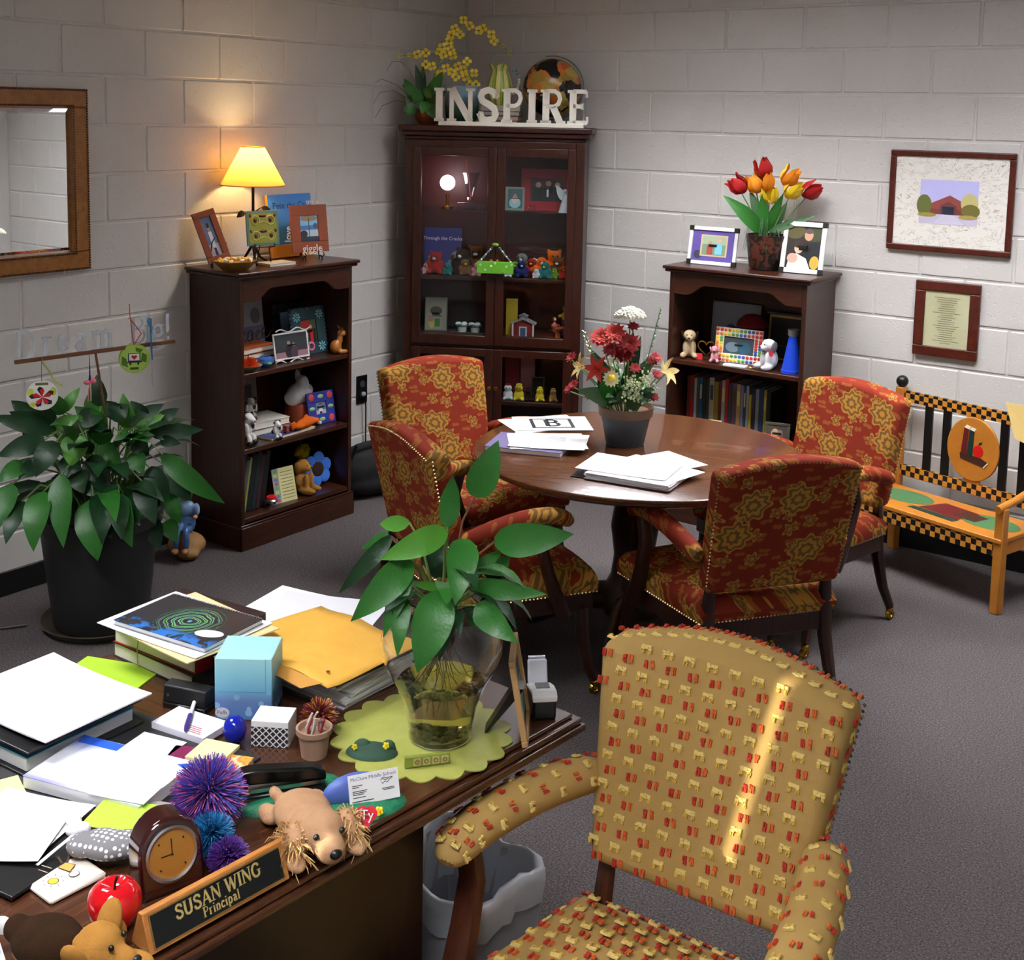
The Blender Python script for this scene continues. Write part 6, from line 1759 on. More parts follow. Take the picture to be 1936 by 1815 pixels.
n1 = g.noise(g.coord('Object'), 26, 3, .5, 1.6)
g.col(g.mix(g.step(n1, .47, .53), (84, 44, 30), (22, 22, 20)))
M().lathe([(0, 0), (.07, 0), (.078, .01), (.09, .1), (.098, .165), (.092, .165), (.085, .12), (0, .11)], 28).build('vase', g.m, tv)
TUL = [mat('tulip_red', (170, 22, 24), .5), mat('tulip_orange', (232, 140, 30), .5), mat('tulip_yellow', (240, 206, 40), .5)]
cols = [0, 0, 1, 1, 2, 2, 0, 1]
for i, c in enumerate(TULIPS):
    c = Vector(c) - TV
    c.y = min(c.y, .115)
    M().tube([Vector((0, 0, .12)), Vector((c.x * .5, c.y * .4, .12 + (c.z - .12) * .5)), c - Vector((c.x * .1, 0, .03))], .003, 6).build('stem', STEM, tv)
    ax_ = Vector((c.x * 1.3, c.y - .02, .16)).normalized()
    if i == 4:
        ax_ = Vector((.1, -.5, .8)).normalized()
    q = ax_.to_track_quat('Z', 'Y').to_matrix().to_4x4()
    m = M(Matrix.Translation(c) @ q)
    for k in range(6):
        a = k * math.pi / 3 + (.5 if k % 2 else 0)
        rad = Vector((math.cos(a), math.sin(a), 0)); tan = Vector((-math.sin(a), math.cos(a), 0))
        o_ = .9 if k % 2 else 1.0
        rings = [(.008, -.04, .008), (.036, -.016, .024), (.041, .012, .027), (.037, .034, .019), (.036 + .008 * (i % 2), .056, .003)]
        vs = []
        for r_, z, w_ in rings:
            vs += [rad * r_ * o_ * .93 - tan * w_ + Vector((0, 0, z)), rad * r_ * o_ * 1.08 + Vector((0, 0, z)), rad * r_ * o_ * .93 + tan * w_ + Vector((0, 0, z))]
        fs = []
        for j in range(4):
            fs += [(3 * j, 3 * j + 1, 3 * j + 4, 3 * j + 3), (3 * j + 1, 3 * j + 2, 3 * j + 5, 3 * j + 4)]
        m.add(vs, fs, 0 if k % 2 else (1 if cols[i] == 1 and k == 2 else 0))
    m.build('tulip', [TUL[cols[i]], TUL[2]], tv)
for i, L in enumerate(TULIP_LEAVES):
    b, t_ = Vector(L[:3]) - TV, Vector(L[3:6]) - TV
    b = Vector((b.x * .6, b.y, max(.14, b.z - .02)))
    t_.y = min(t_.y, .12)
    M().leaf(b, t_, L[6] * 1.25, arch=.1 if i in (0, 3) else .03, fold=.3, n=8).build('leaf', LEAF_G if i % 2 else LEAF_M, tv)
for k in range(26):
    a = rl.uniform(0, 6.28)
    d = Vector((math.cos(a), math.sin(a) * .8, 0))
    h = rl.uniform(.03, .09)
    e = d * rl.uniform(.09, .125)
    e.y = min(e.y, .12)
    M().tube([d * .05 + Vector((0, 0, .14)), d * .085 + Vector((0, 0, .165 + h)), e + Vector((0, 0, .165 + h * .2 - rl.uniform(0, .1)))], [.002, .0018, .0008], 4).build('grass_blade', LEAF_G, tv)

# ------------------------------------------------------------------ right bookcase, upper shelf
def sit_dog(name, label, loc, rz, s, mm, ear_m, patch=None, tagm=None, group='plush puppies'):
    t = thing(name, label, 'plush toy', loc, rz, group)
    blob(t, 'body', [((0, 0, .05 * s), (.036 * s, .036 * s, .05 * s)), ((0, -.012 * s, .115 * s), (.033 * s, .034 * s, .03 * s)), ((0, -.042 * s, .105 * s), (.018 * s, .02 * s, .015 * s)), ((.03 * s, -.04 * s, .016 * s), (.016 * s, .035 * s, .015 * s)), ((-.03 * s, -.04 * s, .016 * s), (.016 * s, .035 * s, .015 * s)), ((.018 * s, -.032 * s, .045 * s), (.012 * s, .014 * s, .04 * s)), ((-.018 * s, -.032 * s, .045 * s), (.012 * s, .014 * s, .04 * s))], mm, .004)
    for s_ in (-1, 1):
        blob(t, 'ear', [((s_ * .034 * s, -.006 * s, .11 * s), (.009 * s, .017 * s, .03 * s), (0, s_ * .25, 0))], ear_m, .003)
    eyes(t, [(.012 * s, -.045 * s, .122 * s), (-.012 * s, -.045 * s, .122 * s)], .003 * s)
    M().ell((0, -.062 * s, .108 * s), (.006 * s, .004 * s, .005 * s), 8).build('nose', BLACK, t)
    if tagm:
        M(Matrix.Translation((.045 * s, -.03 * s, .085 * s)) @ Matrix.Rotation(R(90), 4, 'X')).lathe([(0, 0), (.016 * s, 0), (.016 * s, .002), (0, .002)], 16).build('ear_tag', tagm, t)
    return t
TAGRED = mat('tag_red', (206, 44, 60), .4)
sit_dog('plush_pug', 'cream plush pug with dark face at the left end of upper shelf', (1.615, -.255, Z1), R(25), .95, plush_mat('cream_plush', (196, 170, 134), (212, 188, 152)), DKBROWN)
sit_dog('plush_sheepdog', 'grey and white plush sheepdog with a red ear tag', (2.045, -.262, Z1), R(-30), 1.0, WHITEFUR, GREYFUR, tagm=TAGRED)
pk = sit_dog('plush_pig', 'tiny pink plush pig beside the rainbow frame', (1.765, -.28, Z1), R(20), .55, PINKFUR, PINKFUR)
hr = thing('heart_ornament', 'gold heart outline ornament with a red tag', 'ornament', (1.70, -.24, Z1), R(15))
m = M()
hpts = []
for k in range(33):
    a = k / 32 * 2 * math.pi
    hpts.append((.0026 * 16 * math.sin(a) ** 3, 0, .055 + .0026 * (13 * math.cos(a) - 5 * math.cos(2 * a) - 2 * math.cos(3 * a) - math.cos(4 * a))))
m.tube(hpts, .004, 8)
m.build('heart_outline', BRASS, hr)
M().lathe([(0, 0), (.02, 0), (.018, .01), (0, .012)], 14).build('base', DKBROWN, hr)
M().box(-.045, -.012, -.03, -.026, .0, .03).build('red_tag', TAGRED, hr)
photo_frame('rainbow dotted photo frame on the right bookcase upper shelf', (1.865, -.235, Z1), R(6), .235, .165, .042, mat('white_paint', (222, 218, 206), .5), [('r', FULL, (60, 68, 76)), ('e', (.3, .4, .24, .3), (110, 130, 140)), ('e', (.68, .4, .22, .34), (44, 90, 110))], 8, .01)
rf = [o for o in bpy.data.objects if o.get('label', '').startswith('rainbow')][0]
m = M()
dots = [(190, 40, 40), (226, 120, 40), (230, 200, 60), (90, 160, 70), (70, 90, 170), (200, 60, 50)]
k = 0
for i in range(12):
    for row in range(2):
        for z_ in (.011 + row * .02, .154 - row * .02):
            m.ell((-.108 + .216 * i / 11, -.0105, z_), (.0088, .002, .0088), 8, (i // 2 + row) % 6)
for j in range(6):
    for row in range(2):
        for s in (-1, 1):
            m.ell((s * (.107 - row * .02), -.0105, .05 + .013 * j), (.0088, .002, .0088), 8, (j // 2 + row + (s > 0) * 3) % 6)
o = m.build('painted_dots', [mat('dot_%d' % q, c, .5) for q, c in enumerate(dots)], rf); o.rotation_euler = (R(-8), 0, 0)
photo_frame('pale picture in a thin frame at the back of the right bookcase', (1.76, -.06, Z1), 0, .26, .26, .01, mat('pale_frame', (140, 146, 152), .5), [('r', FULL, (150, 156, 164)), ('e', (.7, .6, .12, .14), (60, 50, 50)), ('e', (.4, .5, .1, .1), (80, 96, 130))], 4, .008)
photo_frame('black award plaque with gold border in the right bookcase', (2.06, -.075, Z1), 0, .26, .24, .012, mat('black_gloss', (16, 14, 14), .2), [('r', FULL, (170, 140, 70)), ('r', (.04, .04, .96, .94), (16, 14, 14)), ('e', (.5, .62, .09, .1), (190, 160, 80)), ('e', (.5, .62, .05, .06), (120, 96, 40)), ('r', (.2, .3, .8, .34), (60, 54, 44))], 5, .012)
rc = thing('red_cap', 'dark red cap resting behind the rainbow frame', 'cap', (1.885, -.13, Z1 + .0), 0)
M().lathe([(0, .23), (.04, .222), (.07, .195), (.078, .17), (.06, .16), (.06, .0), (0, .0)], 20).build('crown', mat('maroon_felt', (110, 20, 26), .8), rc)
mg = thing('mini_megaphone', 'small bright blue plastic megaphone standing on the upper shelf', 'megaphone', (2.15, -.255, Z1), 0)
M().lathe([(.047, 0), (.05, .0), (.05, .012), (.046, .014), (.019, .17), (.016, .17), (.043, .012), (.044, .0), (.047, 0)], 28).build('cone', mat('cobalt_plastic', (30, 70, 200), .3), mg)
M().lathe([(.016, .168), (.021, .17), (.026, .2), (.022, .2), (.014, .172), (.016, .168)], 20).build('mouthpiece', mat('grey_mouthpiece', (120, 122, 126), .4), mg)
np_ = thing('note_pad', 'small white note pad lying in front of the rainbow frame', 'note pad', (1.885, -.3, Z1), R(8))
M().box(-.055, .055, -.02, .02, 0, .006).build('sheets', PAPER, np_)
gs = thing('gold_clasp', 'tiny gold clasp lying beside the note pad', 'trinket', (1.965, -.305, Z1), R(30))
m = M(); m.torus((0, 0, .004), .009, .003, 'z', 14, 6); m.torus((.015, 0, .004), .007, .003, 'z', 14, 6)
m.build('links', BRASS, gs)

# ------------------------------------------------------------------ right bookcase, book shelf
SP = [(.016, .235, (110, 40, 34), 'brick red'), (.02, .24, (160, 34, 34), 'red'), (.013, .23, (170, 178, 180), 'silver grey'), (.013, .235, (60, 84, 62), 'moss green'), (.016, .238, (40, 84, 140), 'blue'), (.018, .24, (28, 40, 38), 'black-green'), (.015, .238, (36, 52, 50), 'spiral-bound dark'), (.026, .245, (176, 168, 150), 'beige binder'), (.022, .228, (140, 128, 44), 'olive yellow'), (.014, .232, (110, 34, 36), 'dark red'), (.02, .24, (150, 152, 156), 'grey'), (.015, .25, (170, 30, 32), 'bright red'), (.016, .23, (66, 68, 84), 'slate'), (.022, .232, (92, 78, 100), 'mauve'), (.022, .232, (176, 142, 96), 'tan'), (.014, .23, (120, 140, 170), 'pale blue'), (.011, .228, (44, 60, 110), 'navy'), (.014, .232, (150, 160, 166), 'ice grey'), (.012, .19, (196, 176, 40), 'short yellow'), (.018, .225, (26, 36, 62), 'midnight blue'), (.018, .222, (130, 140, 160), 'blue-grey'), (.022, .23, (34, 66, 112), 'deep blue'), (.014, .225, (170, 160, 60), 'mustard'), (.02, .22, (30, 40, 40), 'charcoal')]
x = 1.585
for i, (w_, h_, c, lb) in enumerate(SP):
    t = thing('book', lb + ' spined book standing in the row on the right bookcase', 'book', (x + w_ / 2, -.125, Z2), 0, 'row of books on the right bookcase')
    m = M()
    d_ = .16
    m.box(-w_ / 2, -w_ / 2 + .002, -d_ / 2, d_ / 2, 0, h_); m.box(w_ / 2 - .002, w_ / 2, -d_ / 2, d_ / 2, 0, h_); m.box(-w_ / 2 + .002, w_ / 2 - .002, -d_ / 2, -d_ / 2 + .002, 0, h_)
    m.build('cover', mat('cover_%d_%d_%d' % c, c, .45), t, bevel=.0006)
    M().box(-w_ / 2 + .002, w_ / 2 - .002, -d_ / 2 + .003, d_ / 2 - .003, .003, h_ - .003).build('pages', mat('pages_226_220_206', (226, 220, 206), .85), t)
    if i % 3 == 1 or i in (7, 13, 14):
        M().box(-w_ * .3, w_ * .3, -d_ / 2 - .0006, -d_ / 2, h_ * .55, h_ * .85).build('spine_label', mat('spine_label_%d' % (i % 4), ((200, 190, 170), (90, 70, 50), (210, 200, 120), (60, 60, 80))[i % 4], .6), t)
    x += w_ + .0015
tg = thing('plush_snake', 'brown spotted plush snake stretched in front of the books', 'plush toy', (1.66, -.30, Z2), R(4))
g = G('leopard_plush', col=(150, 110, 50), rough=1.0)
g.col(g.mix(g.step(g.noise(g.coord('Object'), 55, 2), .48, .54), (176, 134, 66), (70, 46, 22)))
m = M()
m.tube([(-.09, .01, .016), (-.06, -.005, .018), (-.03, 0, .022), (.0, .0, .026), (.04, .005, .028), (.07, 0, .026)], [.006, .012, .018, .026, .028, .02], 12)
m.ell((.075, -.005, .03), (.024, .022, .022), 12)
m.build('body', g.m, tg, remesh=.004)
eyes(tg, [(.09, -.02, .04), (.09, .012, .04)], .004)
bb2 = thing('blue_ball_toy', 'small shiny blue capsule toy behind the plush snake', 'toy', (1.615, -.30, Z2 + .055), R(10))
M().ell((0, 0, .012), (.026, .016, .014), 14).build('shell', mat('toy_blue', (40, 90, 200), .3), bb2)
bb2.location = (1.605, -.262, Z2)
cu2 = thing('knitted_cube', 'cream ribbed cube toy on the book shelf', 'toy', (1.79, -.302, Z2), R(5))
m = M()
for k in range(7):
    m.cbox(-.03, .03, -.022, .022, .0085 * k, .0085 * k + .0078, .003)
m.build('ribs', mat('cream_knit', (206, 192, 140), .9), cu2)
yl = thing('yellow_tube_toy', 'bright yellow soft tube lying in front of the books', 'toy', (1.90, -.312, Z2), R(-3))
m = M().tube([(-.09, .0, .014), (-.04, .0, .016), (.02, 0, .012), (.09, .0, .012)], [.016, .015, .012, .012], 12)
m.build('body', mat('lemon_cloth', (220, 206, 60), .8), yl)
M().ell((-.07, -.004, .02), (.03, .014, .014), 10).build('orange_end', mat('apricot_cloth', (220, 160, 90), .8), yl)
photo_frame('small dark bronze frame at the right end of the book shelf', (2.11, -.30, Z2), R(14), .12, .1, .014, mat('bronze_frame', (66, 62, 44), .4), [('r', FULL, (60, 54, 50)), ('e', (.4, .45, .2, .35), (170, 146, 110)), ('e', (.65, .5, .14, .24), (120, 96, 80))], 14, .008)

# ------------------------------------------------------------------ framed pictures on the back wall
def wall_frame(name, label, x0, x1, z0, z1, b, fm):
    t = thing(name, label, 'picture', ((x0 + x1) / 2, 0, z0), 0)
    w, h = x1 - x0, z1 - z0
    f = M()
    f.box(-w / 2, w / 2, -.022, 0, 0, b); f.box(-w / 2, w / 2, -.022, 0, h - b, h)
    f.box(-w / 2, -w / 2 + b, -.022, 0, b, h - b); f.box(w / 2 - b, w / 2, -.022, 0, b, h - b)
    f.build('frame', fm, t, bevel=.005, seg=3)
    return t, w, h
t, w, h = wall_frame('framed_picture', 'wide mahogany frame with signed mat around a school building photograph', 2.476, 3.024, 1.381, 1.832, .027, FRAMEWOOD)
g = G('signed_mat', col=(226, 222, 212), rough=.8)
v = g.coord('Object', (1, 1, 1))
sw = g.n('ShaderNodeVectorMath', {0: v, 1: g.n('ShaderNodeVectorMath', {0: g.n('ShaderNodeTexNoise', {'Vector': v, 'Scale': 7.0}).outputs[1], 1: (.35, .35, .35)}, operation='MULTIPLY').outputs[0]}, operation='ADD').outputs[0]
mp = g.n('ShaderNodeMapping', {0: sw}); mp.inputs['Scale'].default_value = (22, 22, 95); mp.inputs['Rotation'].default_value = (0, .5, 0)
n1 = g.noise(mp.outputs[0], 1.0, 3, .6, .8)
ln_ = g.math('SUBTRACT', 1.0, g.step(g.math('ABSOLUTE', g.math('SUBTRACT', n1, .5)), .006, .022))
gap = g.step(g.noise(g.coord('Object', (26, 26, 50)), 1.0, 1), .46, .52)
g.col(g.mix(g.math('MULTIPLY', g.math('MULTIPLY', ln_, gap), .75), (228, 224, 214), (96, 96, 100)))
M().box(-w / 2 + .02, w / 2 - .02, -.012, -.004, .02, h - .02).build('signed_mat', g.m, t)
picture(t, .256, .196, -.0125, PIC['school'], 'photograph', 1.508 - 1.381).location = (2.745 - 2.75, 0, 0)
t, w, h = wall_frame('framed_document', 'small mahogany frame with a printed parchment verse below the school picture', 2.624, 2.911, .911, 1.252, .045, FRAMEWOOD)
PARCH = mat('parchment', (232, 218, 176), .8)
M().box(-w / 2 + .04, w / 2 - .04, -.014, -.004, .04, h - .04).build('parchment_sheet', PARCH, t)
M().box(-w / 2 + .04, w / 2 - .04, -.0155, -.0145, .04, h - .04).build('glass', PANE, t)
rows = []
for k in range(22):
    hw = .12 + .2 * abs(math.sin(k * 1.7)) * (.6 + .4 * math.sin(k))
    rows.append(('r', (.5 - hw, .07 + .039 * k, .5 + hw, .078 + .039 * k), (110, 98, 66)))
picture(t, w - .09, h - .09, -.0141, rows, 'verse_print', .045)

# ------------------------------------------------------------------ on the round table
TZ = .735
def sheet(m, cx, cy, z, w, d, a, mi=0, th=.0006, curl=0.0):
    T0 = m.T
    m.T = T0 @ Matrix.Translation((cx, cy, z)) @ Matrix.Rotation(a, 4, 'Z')
    n = 6
    vs = []
    for j in range(2):
        for i in range(n + 1):
            u = i / n
            for s in (-1, 1):
                vs.append((-w / 2 + w * u, s * d / 2, j * th + curl * ((2 * u - 1) ** 2)))
    k = 2 * (n + 1)
    fs = []
    for i in range(n):
        a_, b_ = 2 * i, 2 * (i + 1)
        fs += [(a_, a_ + 1, b_ + 1, b_), (k + a_, k + b_, k + b_ + 1, k + a_ + 1), (a_, b_, k + b_, k + a_), (a_ + 1, k + a_ + 1, k + b_ + 1, b_ + 1)]
    fs += [(0, k, k + 1, 1), (2 * n, 2 * n + 1, k + 2 * n + 1, k + 2 * n)]
    m.add(vs, fs, mi)
    m.T = T0
def paper(label, x, y, z, w, d, a, m_=None, curl=0.0, group=None, name='paper_sheet', th=.0008):
    m = M()
    sheet(m, 0, 0, 0, w, d, 0, 0, th, curl)
    o = m.build(name, m_ or PAPER)
    place(o, (x, y, z), a)
    return tag(o, label, 'paper', group)
o = paper('white sheet printed with a black bordered letter B on the round table', 1.73, -1.60, TZ + .004, .30, .22, R(42), name='printed_sheet')
rt = M()
BKI = mat('printed_black', (26, 26, 28), .7)
for a in ((-.085, .085, -.075, -.06), (-.085, .085, .06, .075), (-.085, -.07, -.06, .06), (.07, .085, -.06, .06)):
    rt.box(a[0], a[1], a[2], a[3], .0009, .0011)
rt.build('printed_border', BKI, o)
m = M(); glyph_into(m, 'B', .1, -.036, .0003, thick=.2, thin=.18, serif=.05)
lb_ = m.build('printed_letter', BKI, o); lb_.rotation_euler = (R(-90), 0, R(0)); lb_.location = (0, -.045, .0011)
lb_.matrix_local = Matrix.Translation((0, -.045, .0012)) @ Matrix(((1, 0, 0, 0), (0, 0, 1, 0), (0, -1, 0, 0), (0, 0, 0, 1)))
paper('white sheet lying under the printed letter sheet', 1.70, -1.62, TZ + .0015, .30, .22, R(58))
fd = book('lavender and purple booklet under the papers at the table edge', (1.86, -1.93, TZ), R(20), .29, .22, .018, (110, 100, 140))
o = paper('typed white sheet on top of the purple booklet', 1.915, -1.885, TZ + .0215, .28, .216, R(28), curl=.003, name='typed_sheet')
m = M()
for k in range(14):
    m.box(-.08, .1 - .03 * (k % 3 == 0), -.085 + .0115 * k, -.081 + .0115 * k, .0012, .0014)
tx = m.build('typed_lines', mat('grey_type', (176, 178, 180), .8), o)
paper('blank white sheet slipped between typed sheet and booklet', 1.90, -1.88, TZ + .0185, .285, .22, R(40))
fo_ = thing('black_folder', 'thin black plastic folder under the papers at the front of the table', 'folder', (2.315, -2.005, TZ), R(15))
M().box(-.16, .16, -.115, .115, 0, .004).build('cover', BLACK, fo_, bevel=.001)
tb2 = thing('paper_bundle', 'thick bundle of white printed pages at the front of the table', 'paper', (2.375, -2.02, TZ + .004), R(8))
m = M()
for k in range(9):
    sheet(m, rr.uniform(-.004, .004), rr.uniform(-.004, .004), .0022 * k, .30, .21, rr.uniform(-.03, .03), 0, .0019)
m.build('pages', PAPER2, tb2)
o = paper('white form with a ruled header on top of the thick page bundle', 2.325, -1.99, TZ + .0245, .32, .22, R(12), curl=.002, name='printed_form')
m = M(); m.box(-.11, .07, -.075, -.073, .001, .0012); m.box(-.11, -.06, -.068, -.064, .001, .0012); m.box(.07, .072, -.075, .06, .001, .0012)
m.build('ruled_lines', mat('grey_rule', (150, 150, 152), .8), o)
o = paper('white sheet turned diagonally among the papers by the flower pot', 2.37, -1.87, TZ + .0195, .27, .21, R(70), name='printed_diagram')
m = M(); m.torus((.02, 0, .0013), .05, .0006, 'z', 28, 4); m.build('printed_circle', mat('grey_rule', (150, 150, 152), .8), o)
paper('white sheet with skewed corner under the printed form', 2.39, -1.955, TZ + .0215, .30, .21, R(-8))

fa = thing('flower_arrangement', 'silk flowers in red, white and cream in a dark grey pot on the table', 'plant', (2.105, -1.66, TZ), 0)
FA = Vector((2.105, -1.66, TZ))
M().lathe([(0, 0), (.07, 0), (.072, .006), (.094, .115), (.088, .115), (0, .10)], 32).build('pot', mat('slate_pot', (58, 64, 68), .6), fa)
M().lathe([(.094, .112), (.101, .112), (.105, .146), (.1, .148), (.09, .13), (.0, .125)], 32).build('pot_rim', mat('rusty_rim', (96, 70, 48), .6), fa)
def rel(P_):
    return [Vector(p_) - FA for p_ in P_]
def petal_flower(c, nn, n_in, r_, layers, m_list, name, cup=.3, wfac=.5):
    m = M()
    nn = Vector(nn).normalized()
    ua = nn.cross(Vector((.1, .2, 1))).normalized(); ub = ua.cross(nn)
    for L in range(layers):
        k_ = n_in
        rr_ = r_ * (1 - .26 * L)
        for k in range(k_):
            a = 2 * math.pi * (k + .5 * (L % 2)) / k_ + rl.uniform(-.1, .1)
            d = ua * math.cos(a) + ub * math.sin(a)
            e = nn.cross(d)
            w_ = rr_ * wfac
            lift = nn * rr_ * (cup + .25 * L)
            p0, p1, p2 = c, c + d * rr_ * .55 + lift * .7, c + d * rr_ + lift * .8
            m.add([p0, p1 - e * w_ * .5 + lift * .1, p2, p1 + e * w_ * .5 + lift * .1, p1 - lift * .08], [(0, 1, 4), (0, 4, 3), (1, 2, 4), (4, 2, 3)], min(L, len(m_list) - 1))
    return m
CARN, DRED, CREAMF, WHT, YC = mat('coral_petal', (188, 50, 38), .7), mat('crimson_petal', (142, 22, 26), .7), mat('cream_petal', (226, 214, 140), .7), mat('white_petal', (232, 232, 216), .7), mat('yellow_centre', (236, 206, 60), .6)
WGREEN = mat('greenish_white', (206, 214, 172), .7)
def fstem(c):
    M().tube([Vector((c.x * .25, c.y * .25, .12)), Vector((c.x * .6, c.y * .6, .12 + (c.z - .12) * .55)), c - Vector((0, 0, .008))], .0026, 5).build('stem', STEM, fa)
for i, c in enumerate(rel(ARR_BIGRED)):
    fstem(c)
    petal_flower(c, (c.x + .2, c.y - .5, .6), 12, .05 if i != 3 else .036, 4, [CARN if i < 2 else DRED], '', .15, .5).build('chrysanthemum', [CARN if i < 2 else DRED], fa)
for i, c in enumerate(rel(ARR_SMALLRED)):
    fstem(c)
    petal_flower(c, (c.x * 2 + .2, c.y * 2 - .3, .5), 8, .026, 2, [DRED], '', .25, .6).build('small_red_flower', [DRED], fa)
for c in rel(ARR_WHITE):
    fstem(c)
    m = M()
    for k in range(90):
        a, q = k * 2.399, math.sqrt(k / 90)
        m.ell(c + Vector((.056 * q * math.cos(a), .056 * q * math.sin(a), .028 * (1 - q * q) + rl.uniform(-.003, .003))), .0085, 6, 0)
    m.build('white_flower_head', [WHT], fa)
for i, c in enumerate(rel(ARR_LILY)):
    fstem(c)
    nn = (.9, -.1, .2) if i == 2 else ((-.4, -.6, .3) if i == 0 else (.2, -.8, .3))
    mm = [mat('lily_cream', (228, 206, 140), .6)] if i != 1 else [mat('coral_petal', (206, 60, 44), .7)]
    m = M()
    n2 = Vector(nn).normalized(); ua = n2.cross(Vector((0, .1, 1))).normalized(); ub = ua.cross(n2)
    for k in range(6):
        a = k * math.pi / 3
        d = (ua * math.cos(a) + ub * math.sin(a) + n2 * .35).normalized()
        m.leaf(c, c + d * .062, .024, arch=.12, fold=.3, n=6, side=n2.cross(d))
    for k in range(5):
        a = k * 1.256
        m.tube([c, c + (n2 + (ua * math.cos(a) + ub * math.sin(a)) * .35) * .035], .001, 4)
    m.build('lily', mm, fa)
for c in rel(ARR_DAISY):
    fstem(c)
    petal_flower(c, (.5, -.8, .25), 14, .034, 2, [WHT], '', .05, .55).build('daisy', [mat('daisy_cream', (240, 236, 200), .7)], fa)
    M().ell(c + Vector((.006, -.009, .004)), .015, 10).build('daisy_centre', YC, fa)
for c in rel(ARR_CREAM):
    m = M()
    for k in range(26):
        q = c + Vector((rl.gauss(0, .013), rl.gauss(0, .013), rl.gauss(0, .014)))
        m.ell(q, .0048, 6)
    m.build('small_blossom_cluster', WGREEN, fa)
for i, c in enumerate(rel(ARR_SPIKES)):
    m = M()
    b = Vector((0, 0, .15))
    m.tube([b, (b + c) / 2 + Vector((c.x * .2, 0, 0)), c], .002, 5, 1)
    for k in range(26):
        t_ = .35 + .65 * k / 25
        q = b.lerp(c, t_) + Vector((c.x * .8 * t_ * (1 - t_), 0, 0))
        a = k * 2.4
        d = Vector((math.cos(a), math.sin(a), .5))
        m.leaf(q, q + d * (.02 * (1.3 - t_ * .8)), .012, n=3, side=d.cross(Vector((0, 0, 1))))
    m.build('flower_spike', [WGREEN if i == 0 else LEAF_G, STEM], fa)
for i, L in enumerate(ARR_LEAVES):
    b, t_ = rel([L[:3], L[3:6]])
    b = Vector((b.x * .5, b.y * .5, max(.12, b.z)))
    M().leaf(b, t_, L[6] * 1.1, arch=.1, fold=.2, n=6).build('leaf', (LEAF_D, LEAF_M, LEAF_G)[i % 3], fa)
for k in range(40):
    a, el = rl.uniform(0, 6.28), rl.uniform(.1, 1.2)
    d = Vector((math.cos(a) * math.cos(el), math.sin(a) * math.cos(el), math.sin(el)))
    b = Vector((0, 0, .17)) + d * rl.uniform(.05, .12)
    M().leaf(b, b + d * .05 + Vector((0, 0, -.01)), .028, arch=.08, n=5, side=d.cross(Vector((.3, -.4, .8)))).build('leaf', (LEAF_D, LEAF_G, LEAF_M)[k % 3], fa)
# manila paper hanging over the bench end
pb = thing('manila_paper', 'folded pale yellow paper draped over the bench back', 'paper', (3.17, -.25, .69), R(-16))
m = M(); m.add([(-.06, -.02, .11), (.12, -.03, .12), (.14, -.04, -.06), (.0, -.035, -.03), (-.06, -.0185, .11), (.12, -.0285, .12), (.14, -.0385, -.06), (.0, -.0335, -.03)], [(0, 3, 2, 1), (4, 5, 6, 7), (0, 1, 5, 4), (1, 2, 6, 5), (2, 3, 7, 6), (3, 0, 4, 7)])
m.build('sheet', mat('manila_yellow', (222, 192, 120), .8), pb)
# ------------------------------------------------------------------ on the desk (top at z .75)
DZT = .75
rk = random.Random(21)
bl2 = thing('desk_blotter', 'dark charcoal desk pad lying under the papers on the desk', 'desk pad', (2.60, -4.335, DZT), R(5))
M().box(-.23, .215, -.235, .21, 0, .004).build('pad', mat('charcoal_leather', (40, 40, 42), .55), bl2, bevel=.0015)
ZB = DZT + .0045

# name plate
npl = thing('name_plate', 'wooden wedge name plate with gold lettering on black at the desk edge', 'name plate', (3.098, -4.459, DZT), R(85.2))
NPW = wood('name_plate_wood', (150, 92, 40), (184, 124, 62), .4, (2, 9, 9))
M().prism([(0, 0), (.05, 0), (.03, .056), (.02, .056)], -.127, .127, 'x').build('wedge', NPW, npl, bevel=.0015)
NPT = Matrix.Rotation(math.atan2(.02, .056) * -1, 4, 'X')
m = M(NPT); m.box(-.119, .119, -.0012, 0, .005, .0545); m.build('gold_edge', mat('plate_gold', (170, 140, 80), .3, .8), npl)
m = M(NPT); m.box(-.1165, .1165, -.0018, -.0012, .0072, .0523); m.build('black_plate', mat('plate_black', (14, 18, 18), .25), npl)
GOLDINK = mat('gold_ink', (196, 172, 104), .35, .4)
m = M(NPT @ Matrix.Translation((0, -.0026, .0285)))
word_into(m, 'SUSAN WING', .0205, -word_width('SUSAN WING', .0205, .0008) / 2, .0008, .0008, thick=.17, thin=.09, serif=.05)
m.build('name_lettering', GOLDINK, npl)
m = M(NPT @ Matrix.Translation((0, -.0026, .0122)))
word_into(m, 'Principal', .0145, -word_width('Principal', .0145, .0004) / 2, .0008, .0004, thick=.15, thin=.08, serif=.05)
m.build('title_lettering', GOLDINK, npl)

# spaniel
def fur_tuft(parent, name, c, rad, n, L, m_list, down=.5, seed=1, r=.0011):
    q = random.Random(seed)
    m = M()
    for i in range(n):
        a, b = q.uniform(0, 6.28), math.asin(q.uniform(-.6, 1))
        d = Vector((math.cos(a) * math.cos(b), math.sin(a) * math.cos(b), math.sin(b)))
        p0 = Vector(c) + Vector((d.x * rad[0], d.y * rad[1], d.z * rad[2])) * .8
        p1 = p0 + (d * .6 + Vector((q.uniform(-.5, .5), q.uniform(-.5, .5), -down))) * L * q.uniform(.6, 1.1)
        pm = (p0 + p1) / 2 + d * L * .25
        m.tube([p0, pm, p1], [r, r * .9, r * .3], 3, q.randrange(len(m_list)))
    return stuff(m.build(name, m_list, parent))
FURA = [mat('honey_fur', (196, 154, 96), .9), mat('light_honey_fur', (216, 180, 124), .9), mat('brown_honey_fur', (168, 122, 70), .9)]
